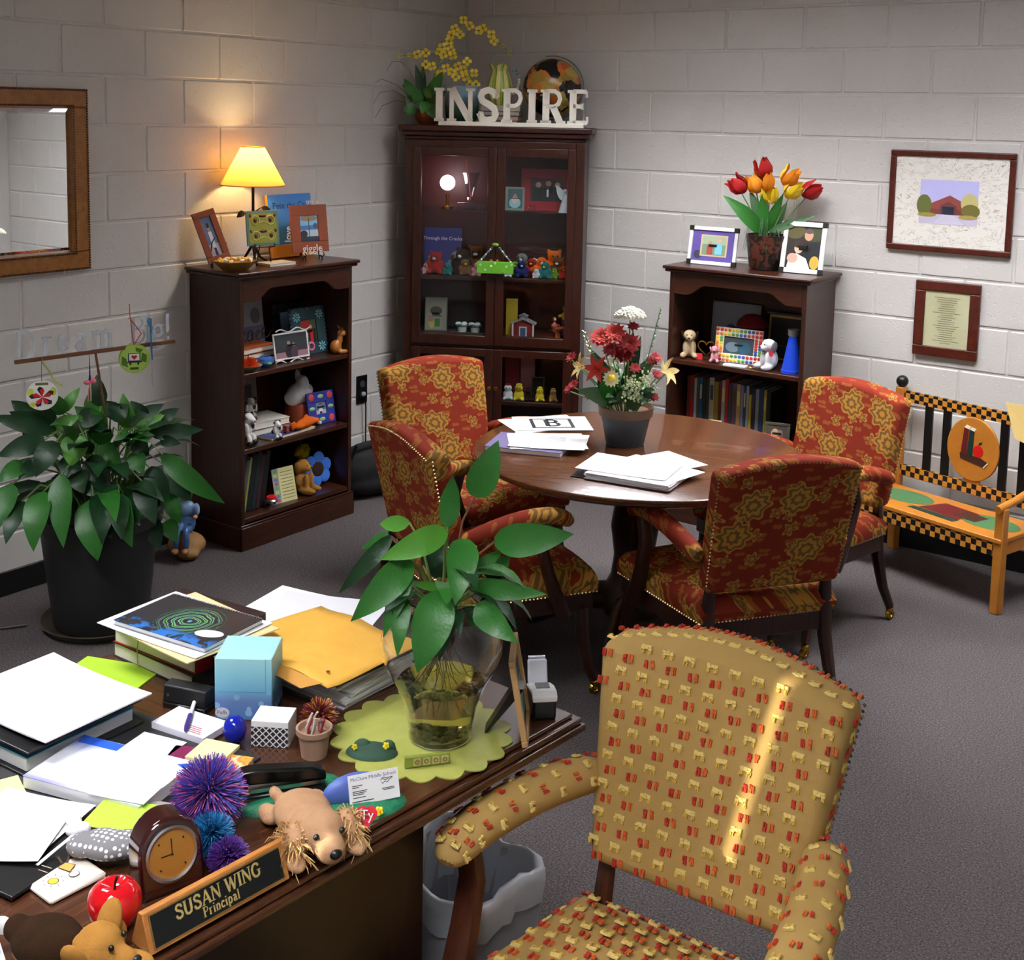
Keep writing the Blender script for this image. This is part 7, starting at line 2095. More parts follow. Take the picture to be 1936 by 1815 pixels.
sd = thing('plush_spaniel', 'tan plush spaniel with fluffy ears lying at the desk edge', 'plush toy', (3.075, -4.245, DZT), R(66))
blob(sd, 'body', [((0, .055, .03), (.05, .06, .032)), ((0, .0, .036), (.042, .045, .034)), ((0, -.035, .045), (.038, .036, .034)), ((0, -.068, .034), (.026, .03, .024)), ((.052, -.045, .014), (.018, .034, .013)), ((-.052, -.045, .014), (.018, .034, .013)), ((.045, .105, .016), (.018, .03, .014)), ((-.045, .1, .016), (.018, .03, .014)), ((-.03, .11, .045), (.011, .018, .011))], TAN, .0042)
M().ell((0, -.096, .038), (.011, .007, .008), 10).build('nose', BLACK, sd)
eyes(sd, [(.022, -.066, .057), (-.022, -.066, .057)], .0052)
for s in (-1, 1):
    e = M().ell((s * .046, -.03, .036), (.018, .03, .03), 12).build('ear', TAN, sd)
    fur_tuft(e, 'ear_fur', (s * .05, -.028, .034), (.02, .032, .032), 260, .03, FURA, .55, 5 + s)
tgd = M()
for dx in (-.007, .007):
    tgd.prism([(dx + .0115 * math.cos(a * .35), .004 + .011 * math.sin(a * .35)) for a in range(18)], 0, .0012, 'z')
tgd.prism([(-.017, .0), (0, -.02), (.017, .0), (.0, .006)], 0, .0012, 'z')
hg = tgd.build('heart_tag', mat('heart_tag_red', (214, 40, 62), .4), sd)
hg.matrix_local = Matrix.Translation((.078, -.035, .05)) @ Matrix.Rotation(R(52), 4, 'X') @ Matrix.Rotation(R(-15), 4, 'Z')
ty = text_part('Ty', .022, WHITE, sd, (.078, -.035, .05), (0, 0, 0), .0002, 'tag_lettering')
ty.matrix_local = Matrix.Translation((.078, -.0365, .0518)) @ Matrix.Rotation(R(52), 4, 'X') @ Matrix.Rotation(R(-15), 4, 'Z')

# brown hound in the near corner
bd_ = thing('plush_hound', 'caramel plush hound with a dark brown back in the near desk corner', 'plush toy', (3.04, -4.668, DZT), R(112))
blob(bd_, 'body', [((0, .05, .034), (.042, .055, .034)), ((.05, .02, .016), (.018, .03, .014)), ((-.05, .03, .016), (.018, .03, .014)), ((0, -.03, .045), (.036, .036, .036)), ((0, -.065, .034), (.02, .026, .02)), ((.03, -.07, .016), (.014, .03, .013)), ((-.03, -.07, .016), (.014, .03, .013))], CARAMEL, .0042)
blob(bd_, 'dark_back', [((0, .05, .04), (.044, .055, .034)), ((0, .1, .05), (.02, .02, .02))], DKBROWN, .0042)
for s in (-1, 1):
    blob(bd_, 'ear', [((s * .042, -.02, .055), (.012, .02, .034), (0, s * .5, 0)), ((s * .054, -.024, .034), (.01, .018, .022))], CARAMEL, .0035)
M().ell((0, -.09, .04), (.008, .006, .006), 8).build('nose', BLACK, bd_)
eyes(bd_, [(.016, -.06, .062), (-.016, -.06, .062)], .0042)
M().ell((0, .125, .05), (.012, .016, .012), 10).build('tail_tip', WHITEFUR, bd_)

# apple
ap = thing('apple_ornament', 'shiny red lacquered apple beside the name plate', 'apple', (2.988, -4.572, DZT), 0)
ap.scale = (.86, .86, .86)
prof = [(0, .008), (.012, .002), (.022, .0), (.034, .008), (.044, .028), (.047, .045), (.043, .062), (.034, .073), (.022, .078), (.01, .072), (0, .066)]
M().lathe(prof, 40).build('body', mat('lacquer_red', (186, 10, 22), .08, coat=1.0), ap)
M().tube([(0, 0, .066), (.002, 0, .08), (.008, 0, .092)], [.0022, .002, .0028], 8).build('stem', DKBROWN, ap)

# ceramic tile with a child's drawing
tl2 = thing('ceramic_coaster', 'square cream tile with a drawn sun and stick figure', 'tile', (2.828, -4.555, DZT), R(-3))
M().cbox(-.051, .051, -.049, .049, 0, .011, .004).build('tile_body', mat('cream_stone', (226, 216, 200), .5), tl2)
pr = picture(tl2, .09, .085, 0, [('e', (.62, .26, .1, .1), (60, 50, 40)), ('e', (.62, .26, .085, .085), (228, 190, 40))] + [('p', [(.62 + .13 * math.cos(a), .26 + .13 * math.sin(a)), (.62 + .19 * math.cos(a + .06), .26 + .19 * math.sin(a + .06)), (.62 + .19 * math.cos(a - .06), .26 + .19 * math.sin(a - .06))], (70, 58, 46)) for a in [k * .785 for k in range(8)]] + [('p', [(.34, .52), (.62, .6), (.5, .8), (.3, .72)], (70, 50, 36)), ('p', [(.355, .54), (.595, .61), (.495, .78), (.315, .71)], (224, 156, 70)), ('e', (.72, .62, .09, .1), (70, 58, 46)), ('e', (.72, .62, .075, .085), (236, 226, 210)), ('p', [(.32, .7), (.16, .86), (.19, .88), (.35, .74)], (70, 50, 36)), ('p', [(.3, .62), (.1, .68), (.1, .72), (.3, .66)], (70, 50, 36)), ('e', (.13, .9, .05, .04), (60, 44, 36)), ('e', (.07, .7, .05, .04), (60, 44, 36)), ('p', [(.08, .35), (.3, .42), (.3, .44), (.08, .37)], (190, 170, 150)), ('p', [(.16, .24), (.36, .3), (.36, .32), (.16, .26)], (190, 170, 150))], 'drawing')
pr.matrix_local = Matrix.Translation((0, -.0425, .0112)) @ Matrix.Rotation(R(-90), 4, 'X')

# polka dot pouch
pu = thing('fabric_pouch', 'small grey polka dot drawstring pouch', 'pouch', (2.845, -4.485, DZT + .011), R(20))
g = G('polka_dot_cloth', col=(120, 118, 120), rough=.9)
vo = g.n('ShaderNodeTexVoronoi', {'Vector': g.coord('Object'), 'Scale': 105.0, 'Randomness': .15})
g.col(g.mix(g.step(vo.outputs['Distance'], .36, .3), (116, 114, 116), (232, 232, 232)))
m = M(); m.ell((0, 0, .02), (.048, .034, .02), 24); m.ell((.03, .012, .02), (.03, .03, .019), 20); m.ell((-.035, -.008, .018), (.028, .028, .017), 20)
m.build('bag_body', g.m, pu, remesh=.003)
blob(pu, 'gathered_neck', [((-.065, .02, .022), (.022, .014, .012), (0, 0, .6)), ((-.085, .035, .026), (.014, .018, .012), (0, .3, .9))], mat('white_lining', (222, 222, 226), .8), .003)
M().tube([(-.06, .018, .024), (-.075, -.02, .012), (-.085, -.06, .004)], .0035, 6, ry=.0012).build('tie', mat('white_lining', (222, 222, 226), .8), pu)

# arched clock
ck_ = thing('desk_clock', 'glossy dark cherry arched desk clock with a gold face', 'clock', (2.975, -4.462, DZT), R(74))
out = [(-.052, 0), (.052, 0), (.052, .045)] + [(.052 * math.cos(a * math.pi / 14), .062 + .052 * math.sin(a * math.pi / 14)) for a in range(0, 15)] + [(-.052, .045)]
mh = M().prism(out, -.022, .028, 'y'); mh.v = [(x, y + .18 * z, z) for x, y, z in mh.v]
mh.build('case', mat('cherry_lacquer', (44, 12, 10), .1, coat=1.0), ck_, bevel=.006, seg=3)
CKT = Matrix.Translation((0, -.022 + .18 * .06, .06)) @ Matrix.Rotation(R(90) - math.atan(.18), 4, 'X')
M(CKT).lathe([(.036, 0), (.043, 0), (.043, .003), (.0395, .0045), (.036, .003), (.036, 0)], 40).build('bezel', STEEL, ck_)
M(CKT).lathe([(0, 0), (.037, 0), (.037, .0015), (0, .0015)], 40).build('face', mat('brushed_gold', (176, 128, 58), .35, .5), ck_)
m = M(CKT); m.box(-.0008, .0008, 0, .024, .0016, .0022); m.box(-.018, 0, -.0008, .0008, .0016, .0022); m.ell((0, 0, .002), .002, 8)
for k in range(4):
    a = k * math.pi / 2 + .785
    m.ell((.028 * math.cos(a), .028 * math.sin(a), .0016), .0018, 6)
m.build('hands', BLACK, ck_)

# rubber-strand balls
def koosh(label, loc, r_, n, mats, seed):
    q = random.Random(seed)
    t = thing('strand_ball', label, 'ball', loc, 0, 'rubber strand balls on the desk')
    M().ell((0, 0, 0), r_ * .3, 12).build('core', mats[0], t)
    m = M()
    for i in range(n):
        z = 1 - 2 * (i + .5) / n
        a = i * 2.39996
        s = math.sqrt(1 - z * z)
        d = Vector((s * math.cos(a), s * math.sin(a), z))
        d = (d + Vector((q.gauss(0, .08), q.gauss(0, .08), q.gauss(0, .08)))).normalized()
        L = r_ * q.uniform(.88, 1.08)
        t_ = d * L + Vector((0, 0, -.05 * r_))
        t_.z = max(t_.z, -r_ * .97)
        m.tube([d * r_ * .2, d * L * .65, t_], [.0011, .001, .0008], 3, q.randrange(len(mats)))
    stuff(m.build('strands', mats, t, smooth=80))
    return t
KP = [mat('strand_purple', (96, 60, 160), .5), mat('strand_pink', (196, 96, 150), .5), mat('strand_blue', (70, 90, 190), .5), mat('strand_violet', (70, 44, 120), .5)]
KT = [mat('strand_teal', (20, 96, 150), .5), mat('strand_deep_teal', (16, 70, 120), .5), mat('strand_cyan', (30, 120, 170), .5)]
KV = [mat('strand_violet', (70, 44, 120), .5), mat('strand_plum', (90, 36, 130), .5), mat('strand_dark_violet', (56, 30, 100), .5)]
KR = [mat('strand_maroon', (140, 30, 46), .5), mat('strand_gold', (200, 150, 50), .5), mat('strand_wine', (90, 24, 50), .5)]
koosh('large purple and pink rubber strand ball', (2.895, -4.315, DZT + .062), .063, 1500, KP, 1)
koosh('teal blue rubber strand ball in front of the large purple one', (2.966, -4.37, DZT + .038), .038, 900, KT, 2)
koosh('small dark violet rubber strand ball behind the name plate', (3.03, -4.39, DZT + .034), .034, 800, KV, 3)
koosh('maroon and gold rubber strand ball behind the clay pot', (2.812, -3.972, DZT + .037), .037, 700, KR, 4)

# stapler on a green sculpted base
GRASSB = G('sculpted_grass', col=(30, 120, 84), rough=.5)
GRASSB.col(GRASSB.mix(GRASSB.noise(GRASSB.coord('Object'), 120, 2), (16, 92, 62), (44, 146, 104)))
GRASSB.bump(GRASSB.noise(GRASSB.coord('Object'), 260, 3), .8, .003)
GRASSB = GRASSB.m
FLW = mat('flower_pink', (222, 130, 150), .5)
def flower(m, c, r_, mi=0, mj=1, nrm=Vector((.5, -.7, .5))):
    nrm = nrm.normalized()
    ua = nrm.cross(Vector((0, 0, 1))).normalized(); ub = ua.cross(nrm)
    for k in range(5):
        a = k * 1.2566
        m.ell(Vector(c) + (ua * math.cos(a) + ub * math.sin(a)) * r_ * .6, r_ * .42, 8, mi)
    m.ell(Vector(c) + nrm * r_ * .25, r_ * .35, 8, mj)
stp = thing('stapler', 'black stapler resting on a green grassy base', 'stapler', (2.93, -4.178, DZT), R(55))
mb = M(); mb.ell((0, -.02, .0), (.078, .036, .016), 24); mb.ell((.07, .03, 0), (.04, .03, .014), 16)
mb.v = [(x, y, max(z, 0)) for x, y, z in mb.v]
mb.build('grass_base', GRASSB, stp)
m = M(); flower(m, (.045, -.046, .012), .007, 0, 1, Vector((0, -1, .6)))
m.build('base_flower', [FLW, mat('flower_core', (240, 190, 200), .5)], stp)
sT = Matrix.Translation((0, .004, .014))
m = M(sT); m.cbox(-.075, .075, -.016, .016, 0, .006, .002); m.build('stapler_foot', BLACK, stp)
m = M(sT); m.box(-.07, .07, -.0115, .0115, .009, .016); m.box(-.074, -.062, -.012, .012, .006, .02); m.build('magazine', STEEL, stp)
pts = [(-.078, .026), (.06, .018), (.075, .014), (.075, .03), (.05, .042), (-.05, .052), (-.074, .05), (-.08, .042)]
m = M(sT).prism(pts[::-1], -.014, .014, 'y'); m.build('stapler_arm', mat('glossy_black', (12, 12, 13), .2), stp, bevel=.004)

# business card holder
ch2 = thing('card_holder', 'green grassy card holder with flowers holding a business card', 'card holder', (3.062, -4.117, DZT), R(66))
mb = M(); mb.ell((0, 0, 0), (.084, .042, .018), 28); mb.ell((-.05, .0, .0), (.036, .036, .02), 16); mb.v = [(x, y, max(z, 0)) for x, y, z in mb.v]
mb.build('grass_base', GRASSB, ch2)
mb = M(); mb.ell((-.01, .02, .03), (.055, .018, .03), 20); mb.v = [(x, y, max(z, .004)) for x, y, z in mb.v]
mb.build('blue_backing', mat('periwinkle_glaze', (82, 104, 178), .4), ch2)
m = M(); flower(m, (.015, -.04, .014), .0085, 0, 1, Vector((.0, -1, .5))); m.build('yellow_flower', [mat('flower_yellow', (240, 220, 40), .5), mat('flower_amber', (220, 170, 30), .5)], ch2)
m = M(); flower(m, (-.055, -.04, .01), .0065, 0, 1, Vector((.0, -1, .5))); m.build('pink_flower', [FLW, mat('flower_core', (240, 190, 200), .5)], ch2)
cardT = Matrix.Translation((.02, -.012, .016)) @ Matrix.Rotation(R(-12), 4, 'Z') @ Matrix.Rotation(R(-14), 4, 'X') @ Matrix.Rotation(R(-3), 4, 'Y')
bc = thing('business_card', 'white business card standing in the grassy holder', 'card', (0, 0, 0))
bc.matrix_world = Matrix.Translation((3.062, -4.117, DZT)) @ Matrix.Rotation(R(66), 4, 'Z') @ cardT
M().box(-.0445, .0445, -.0004, 0, 0, .051).build('card', PAPER, bc)
BLUEINK, BLKINK = mat('card_blue_ink', (60, 70, 130), .7), mat('card_black_ink', (40, 40, 44), .7)
text_part('McClure Middle School', .0085, BLUEINK, bc, (0, -.0006, .043), (R(90), 0, 0))
for z_, s_, w_ in ((.0315, .0042, .018), (.0285, .0032, .012), (.022, .0034, .026), (.0192, .0034, .024), (.0164, .0034, .02), (.0115, .0034, .022)):
    M().box(-.038, -.038 + w_, -.0007, -.0005, z_, z_ + .0013).build('text_line', BLKINK, bc)
for z_, w_ in ((.019, .022), (.0165, .02)):
    M().box(.036 - w_, .036, -.0007, -.0005, z_, z_ + .0013).build('text_line', BLKINK, bc)
M().box(-.04, -.002, -.0007, -.0005, .0045, .0062).build('text_line', BLKINK, bc)
m = M()
cursive(m, [(.012, -.0006, .034), (.018, -.0006, .038), (.024, -.0006, .036), (.034, -.0006, .037), (.028, -.0006, .033), (.024, -.0006, .029), (.02, -.0006, .031), (.016, -.0006, .028), (.014, -.0006, .031)], .0005)
cursive(m, [(.016, -.0006, .036), (.02, -.0006, .034), (.026, -.0006, .034)], .0005)
m.build('running_horse_emblem', BLKINK, bc)

# clay pot with twisted cord, moss base, lettered strip
cp = thing('clay_cup', 'small clay pot holding a bundle of twisted cord', 'pot', (2.862, -4.035, DZT), 0)
M().lathe([(0, 0), (.024, 0), (.03, .045), (.034, .046), (.0345, .056), (.03, .056), (.027, .045), (.0, .04)], 28).build('pot', mat('pale_clay', (158, 126, 104), .7), cp)
m = M()
for k in range(14):
    a = rk.uniform(0, 6.28)
    m.tube([(.012 * math.cos(a), .012 * math.sin(a), .04), (.016 * math.cos(a + .4), .016 * math.sin(a + .4), .058), (.01 + .014 * math.cos(a), .012 * math.sin(a), .07 + .006 * (k % 3))], .0022, 5, k % 3)
m.build('cord_bundle', [mat('cord_grey', (150, 146, 140), .8), mat('cord_red', (150, 50, 56), .8), mat('cord_cream', (210, 200, 184), .8)], cp)
ms = thing('mossy_base', 'tiny mossy rock base with yellow flowers on the green mat', 'figurine', (2.945, -3.965, DZT + .003), R(30))
mb = M(); mb.ell((0, 0, 0), (.05, .034, .014), 20); mb.ell((-.02, .01, .006), (.018, .014, .014), 12); mb.ell((.03, .01, .006), (.015, .012, .016), 12); mb.v = [(x, y, max(z, 0)) for x, y, z in mb.v]
mb.build('moss', mat('moss_green', (44, 74, 56), .8), ms)
m = M(); flower(m, (.03, -.012, .022), .007, 0, 1); flower(m, (-.03, -.014, .016), .006, 0, 1); m.build('yellow_flowers', [mat('flower_yellow', (240, 220, 40), .5), mat('flower_amber', (220, 170, 30), .5)], ms)
ls = thing('tile_strip', 'small olive strip with four square stamped tiles below the vase', 'sign', (3.058, -3.936, DZT + .004), R(52))
M().box(-.043, .043, -.004, .004, 0, .021).build('strip', mat('olive_strip', (128, 140, 56), .5), ls, bevel=.001)
for k in range(4):
    o = M().box(-.007, .007, -.0056, -.004, .0035, .0175).build('stamped_tile', mat('tan_tile', (178, 166, 104), .6), ls)
    o.location = (-.02 + .0175 * k, 0, 0)
    M().torus((0, -.0058, .0105), .0035, .0009, 'y', 12, 5).build('stamp', mat('stamp_brown', (110, 90, 50), .6), o)

# scalloped mat and vase with lily
dm = thing('scalloped_mat', 'round scalloped olive green fabric mat under the vase', 'mat', (2.972, -3.85, DZT), 0)
g = G('silky_green', col=(160, 164, 76), rough=.45)
g.col(g.mix(g.noise(g.coord('Object'), 22, 3), (142, 148, 60), (182, 184, 98)))
g.bump(g.noise(g.coord('Object'), 30, 3), .25, .004)
N_ = 144
edge = []
for i in range(N_):
    a = 2 * math.pi * i / N_
    r_ = .160 + .019 * abs(math.sin(a * 9))
    edge.append((r_ * math.cos(a), r_ * math.sin(a)))
m = M()
vs = [(0, 0, .0022)] + [(x * .8, y * .8, .0024) for x, y in edge] + [(x, y, .0028) for x, y in edge] + [(x, y, .0004) for x, y in edge]
m.add(vs, [(0, 1 + i, 1 + (i + 1) % N_) for i in range(N_)] + [(1 + i, 1 + N_ + i, 1 + N_ + (i + 1) % N_, 1 + (i + 1) % N_) for i in range(N_)] + [(1 + N_ + i, 1 + 2 * N_ + i, 1 + 2 * N_ + (i + 1) % N_, 1 + N_ + (i + 1) % N_) for i in range(N_)])
m.build('fabric', g.m, dm)
VC = Vector((3.006, -3.835, DZT + .003))
vz = thing('vase_lily', 'young peace lily growing in a round clear glass vase of water', 'plant', tuple(VC), 0)
GLASS = mat('vase_glass', (250, 252, 250), .0, trans=1.0, ior=1.45)
WATER = mat('murky_water', (226, 206, 136), .0, trans=1.0, ior=1.33)
ov_ = [(.058, 0), (.063, .006), (.064, .03), (.072, .07), (.09, .115), (.11, .15), (.119, .18), (.117, .205), (.103, .235), (.083, .255), (.074, .266), (.076, .278), (.086, .290)]
iv_ = [(max(r_ - .0035, .0), z + (.008 if i == 0 else 0)) for i, (r_, z) in enumerate(ov_)]
prof = [(0, 0)] + ov_ + [(.0835, .2905)] + [(r_, z) for r_, z in reversed(iv_[1:-1])] + [(.05, .009), (0, .008)]
M().lathe(prof, 56).build('vase', GLASS, vz)
wv_ = [(0, .0095), (.05, .0095), (.0588, .014), (.060, .03), (.068, .07), (.0858, .113), (.0858, .1135), (0, .1135)]
M().lathe(wv_, 48).build('water', WATER, vz)
m = M()
for k in range(70):
    a, q = rk.uniform(0, 6.28), .05 * math.sqrt(rk.random())
    m.ell((q * math.cos(a), q * math.sin(a), .014 + rk.uniform(0, .012)), (.007, .006, .0045), 6, k % 3, (0, 0, a))
stuff(m.build('pebbles', [mat('pebble_brown', (84, 70, 44), .6), mat('pebble_olive', (110, 100, 56), .6), mat('pebble_dark', (50, 42, 30), .6)], vz))
m = M()
for k in range(26):
    a = rk.uniform(0, 6.28)
    pth = [Vector((0, 0, .20))]
    for j in range(5):
        pth.append(pth[-1] + Vector((math.cos(a) * .011, math.sin(a) * .011, -.024)) + Vector((rk.gauss(0, .006), rk.gauss(0, .006), 0)))
    m.tube(pth, [.0014, .0012, .001, .0009, .0007, .0005], 4)
stuff(m.build('roots', mat('root_brown', (96, 84, 48), .8), vz))
for i, L in enumerate(VASE_LEAVES):
    b, t_ = Vector(L[:3]) - VC, Vector(L[3:6]) - VC
    mm = LEAF_B if i in (2, 3, 21) else (LEAF_D if i in (4, 13, 16, 17, 18, 19, 22) else LEAF_M)
    M().leaf(b, t_, L[6] * 1.08, arch=.07 if i in (0, 1, 8, 9) else .12, fold=.25, n=10).build('leaf', mm, vz)
    neck = Vector((b.x * .18, b.y * .18, .268))
    M().tube([Vector((b.x * .05, b.y * .05, .2)), neck, neck.lerp(b, .55) + Vector((0, 0, .25 * max(0, b.z - .29))), b], [.0035, .003, .0024, .002], 6).build('leaf_stalk', mat('stalk_green', (110, 130, 60), .5) if i % 4 else mat('stalk_brown', (110, 70, 44), .6), vz)

m = M()
for k in range(16):
    a = rk.uniform(0, 6.28)
    d = Vector((math.cos(a), math.sin(a), 0))
    b = d * rk.uniform(.05, .1) + Vector((0, 0, rk.uniform(.29, .36)))
    t_ = b + d * rk.uniform(.06, .11) + Vector((0, 0, rk.uniform(-.1, .03)))
    M().leaf(b, t_, rk.uniform(.035, .05), arch=.14, fold=.25, n=8, side=d.cross(Vector((.1, .1, 1)))).build('leaf', LEAF_D if k % 2 else LEAF_M, vz)
    M().tube([Vector((d.x * .012, d.y * .012, .2)), Vector((d.x * .03, d.y * .03, .275)), b], [.003, .0026, .002], 5).build('leaf_stalk', STEM, vz)
photo_frame('glass-fronted photo frame seen edge-on beside the vase', (3.118, -3.712, DZT), R(123.5), .14, .175, .012, mat('natural_wood', (176, 140, 92), .5), [('r', FULL, (40, 60, 64)), ('r', (.1, .1, .9, .6), (70, 130, 128))], 10, .012, stand=True)
tp_ = thing('tape_dispenser', 'black and white desktop tape dispenser near the desk corner', 'tape dispenser', (3.088, -3.612, DZT), R(44))
m = M().prism([(-.055, 0), (.055, 0), (.055, .03), (.04, .034), (-.02, .048), (-.048, .05), (-.055, .04)], -.024, .024, 'x'); m.build('base', BLACK, tp_, bevel=.005)
m = M().prism([(-.0565, .038), (-.056, .05), (-.046, .058), (-.015, .055), (.03, .04), (.03, .035), (-.02, .046), (-.046, .048)], -.0255, .0255, 'x'); m.build('top_shell', WHITE, tp_, bevel=.003)
m = M().prism([(.03, .035), (.05, .03), (.062, .078), (.05, .082), (.036, .05)], -.02, .02, 'x'); m.build('cutter_arm', mat('pearl_plastic', (222, 226, 236), .3), tp_, bevel=.003)
M().box(-.018, .018, .058, .064, .078, .084).build('cutter_blade', STEEL, tp_)
M().box(-.014, .014, -.03, -.006, .0535, .0575).build('tape_window', BLACK, tp_)

# tissue box
tx_ = thing('tissue_box', 'blue tissue box with light bubble print', 'tissue box', (2.655, -4.026, DZT), R(35.7))
g = G('bubble_print', col=(90, 170, 200), rough=.5)
co = g.coord('Object')
sp = g.n('ShaderNodeSeparateXYZ', {0: co})
grad = g.ramp(g.math('MULTIPLY', sp.outputs[2], 8.0), [(.05, (30, 110, 190)), (.3, (70, 110, 180)), (.5, (84, 170, 205)), (.8, (120, 198, 216)), (1.0, (150, 212, 222))])
vo = g.n('ShaderNodeTexVoronoi', {'Vector': co, 'Scale': 46.0, 'Randomness': .8})
bub = g.math('MULTIPLY', g.step(vo.outputs['Distance'], .36, .31), g.step(sp.outputs[2], .075, .02))
nzz = g.noise(co, 9, 2)
g.col(g.mix(g.math('MULTIPLY', bub, .6), g.mix(g.math('MULTIPLY', nzz, .25), grad, (220, 236, 236)), (170, 220, 244)))
M().box(-.057, .057, 0, .11, 0, .128).build('carton', g.m, tx_, bevel=.0015)
m = M(); m.box(-.05, .045, -.0006, 0, .058, .0588); m.box(.044, .0448, -.0006, 0, .0588, .128); m.build('perforation', mat('perforation_blue', (70, 140, 170), .6), tx_)
lg = M(Matrix.Translation((-.042, -.0004, .015)) @ Matrix.Rotation(R(90), 4, 'X') @ Matrix.Scale(1.35, 4, (1, 0, 0))).lathe([(0, 0), (.0105, 0), (.0105, .0005), (0, .0006)], 24).build('brand_oval', WHITE, tx_)
text_part('Puffs', .011, mat('brand_blue', (40, 60, 150), .5), tx_, (-.042, -.0013, .0155), (R(90), 0, 0), 0, 'brand_lettering')
wb = thing('memo_box', 'small white box with black lattice front', 'box', (2.776, -4.068, DZT), R(31))
g = G('lattice_print', col=(230, 230, 230), rough=.6)
mp = g.coord('Object', (105, 105, 105), (0, R(45), 0))
ck2 = g.n('ShaderNodeTexBrick', {'Vector': mp, 'Color1': rgb(36, 36, 40), 'Color2': rgb(36, 36, 40), 'Mortar': rgb(226, 226, 226), 'Scale': 1.0, 'Mortar Size': .12, 'Brick Width': 1.0, 'Row Height': 1.0}, offset=0.0)
sp2 = g.n('ShaderNodeSeparateXYZ', {0: mp}); cb2 = g.n('ShaderNodeCombineXYZ', {0: sp2.outputs[0], 1: sp2.outputs[2], 2: 0.0})
g.nt.links.new(cb2.outputs[0], ck2.inputs['Vector'])
g.col(ck2.outputs[0])
M().box(-.036, .036, 0, .062, 0, .052).build('carton', PAPER, wb, bevel=.001)
M().box(-.036, .036, -.0006, 0, .001, .04).build('lattice_front', g.m, wb)
M().box(-.0368, -.0362, .002, .06, .001, .048).build('coral_side', mat('coral_card', (206, 110, 90), .6), wb)
be = thing('glass_egg', 'cobalt blue glass egg beside the lattice box', 'ornament', (2.712, -4.098, DZT), 0)
M().lathe([(0, 0), (.008, .001), (.019, .012), (.0235, .027), (.02, .042), (.011, .052), (0, .055)], 28).build('egg', mat('cobalt_glass', (24, 34, 150), .08), be)
hp_ = thing('hole_punch', 'long black three hole punch behind the notepad', 'hole punch', (2.60, -4.018, DZT), R(17))
hp_.location = (2.575, -4.042, DZT)
m = M(); m.cbox(-.1, .0, -.022, .022, 0, .012, .002); m.build('base', BLACK, hp_)
m = M().prism([(-.02, .012), (.018, .012), (.022, .04), (.01, .05), (-.016, .046)], -.1, .0, 'x'); m.build('lever', mat('matte_black', (20, 20, 21), .5), hp_, bevel=.003)
m = M(Matrix.Translation((-.085, -.021, .03)) @ Matrix.Rotation(R(90), 4, 'X')).lathe([(0, 0), (.004, 0), (.004, .002), (0, .003)], 12); m.build('rivet', STEEL, hp_)

# stack of hardbacks with folder and spiral notebook
zs = DZT
for i, (c, lb, w_, d_, h_, a) in enumerate((((44, 46, 44), 'grey-black bottom', .275, .215, .034, -1), ((150, 24, 26), 'red covered middle', .27, .21, .034, 1), ((40, 24, 24), 'black and red top', .255, .2, .03, 5))):
    o = book(lb + ' hardback in the stack under the spiral notebook', (2.345, -3.90, zs), R(a + 180), w_, d_, h_, c, 'hardbacks stacked on the desk')
    zs += h_ + .0003
rbn = M()
ring = [(-.06, -.109, .0), (-.06, -.109, .066), (-.055, .109, .068), (-.055, .109, 0)]
rbn.tube([(2.30, -4.010, DZT + .002), (2.298, -4.0105, DZT + .035), (2.302, -4.009, DZT + .068)], .0016, 6, ry=.0008)
tag(rbn.build('rubber_band', mat('tan_rubber', (186, 160, 110), .6)), 'tan rubber band around the two lower hardbacks', 'rubber band')
paper('manila folder sheet between the hardbacks and the white pages', 2.40, -3.945, zs + .0004, .30, .235, R(-4), mat('manila', (226, 204, 150), .75), .0015, name='manila_folder', th=.0022)
paper('white sheet under the spiral notebook', 2.385, -3.95, zs + .0046, .305, .22, R(3), PAPER, .0015, th=.0012)
sn = thing('spiral_notebook', 'spiral notebook with a black cover and swirling blue green print', 'notebook', (2.398, -3.948, zs + .008), R(6))
M().box(-.13, .13, -.09, .082, .0015, .0095).build('pages', PAPER, sn)
g = G('swirl_cover', col=(30, 30, 34), rough=.25)
co = g.coord('Object', (1, 1, 1))
wv2 = g.n('ShaderNodeTexWave', {'Vector': g.n('ShaderNodeMapping', {0: co, 1: (-.01, .01, 0)}).outputs[0], 'Scale': 22.0, 'Distortion': 5.0, 'Detail': 2.0, 'Detail Scale': 1.2}, wave_type='RINGS', rings_direction='SPHERICAL')
sp = g.n('ShaderNodeSeparateXYZ', {0: co})
inside = g.step(g.n('ShaderNodeVectorMath', {0: co, 1: (.01, -.008, .0105)}, operation='DISTANCE').outputs['Value'], .09, .03)
swirl = g.ramp(wv2.outputs[0], [(.35, (34, 34, 40)), (.5, (40, 110, 180)), (.75, (120, 190, 60)), (1.0, (40, 44, 48))])
botl = g.math('MULTIPLY', g.step(sp.outputs[1], -.045, -.08), g.step(g.noise(co, 40, 2), .45, .55))
g.col(g.mix(botl, g.mix(inside, (38, 40, 46), swirl), (40, 110, 190)))
M().box(-.132, .132, -.092, .084, .0095, .0108).build('front_cover', g.m, sn)
M().box(-.132, .132, -.092, .084, 0, .0013).build('back_cover', mat('grey_cover', (120, 124, 132), .4), sn)
M(Matrix.Translation((.09, -.035, .0108)) @ Matrix.Scale(1.0, 4) @ Matrix.Rotation(R(18), 4, 'Z') @ Matrix.Scale(1.9, 4, (1, 0, 0))).lathe([(0, 0), (.017, 0), (.017, .0004), (0, .0005)], 28).build('white_oval_label', PAPER, sn)
m = M()
for k in range(34):
    m.torus((-.125 + .25 * k / 33, .083, .006), .0062, .0008, 'x', 10, 4)
stuff(m.build('spiral_wire', STEEL, sn))
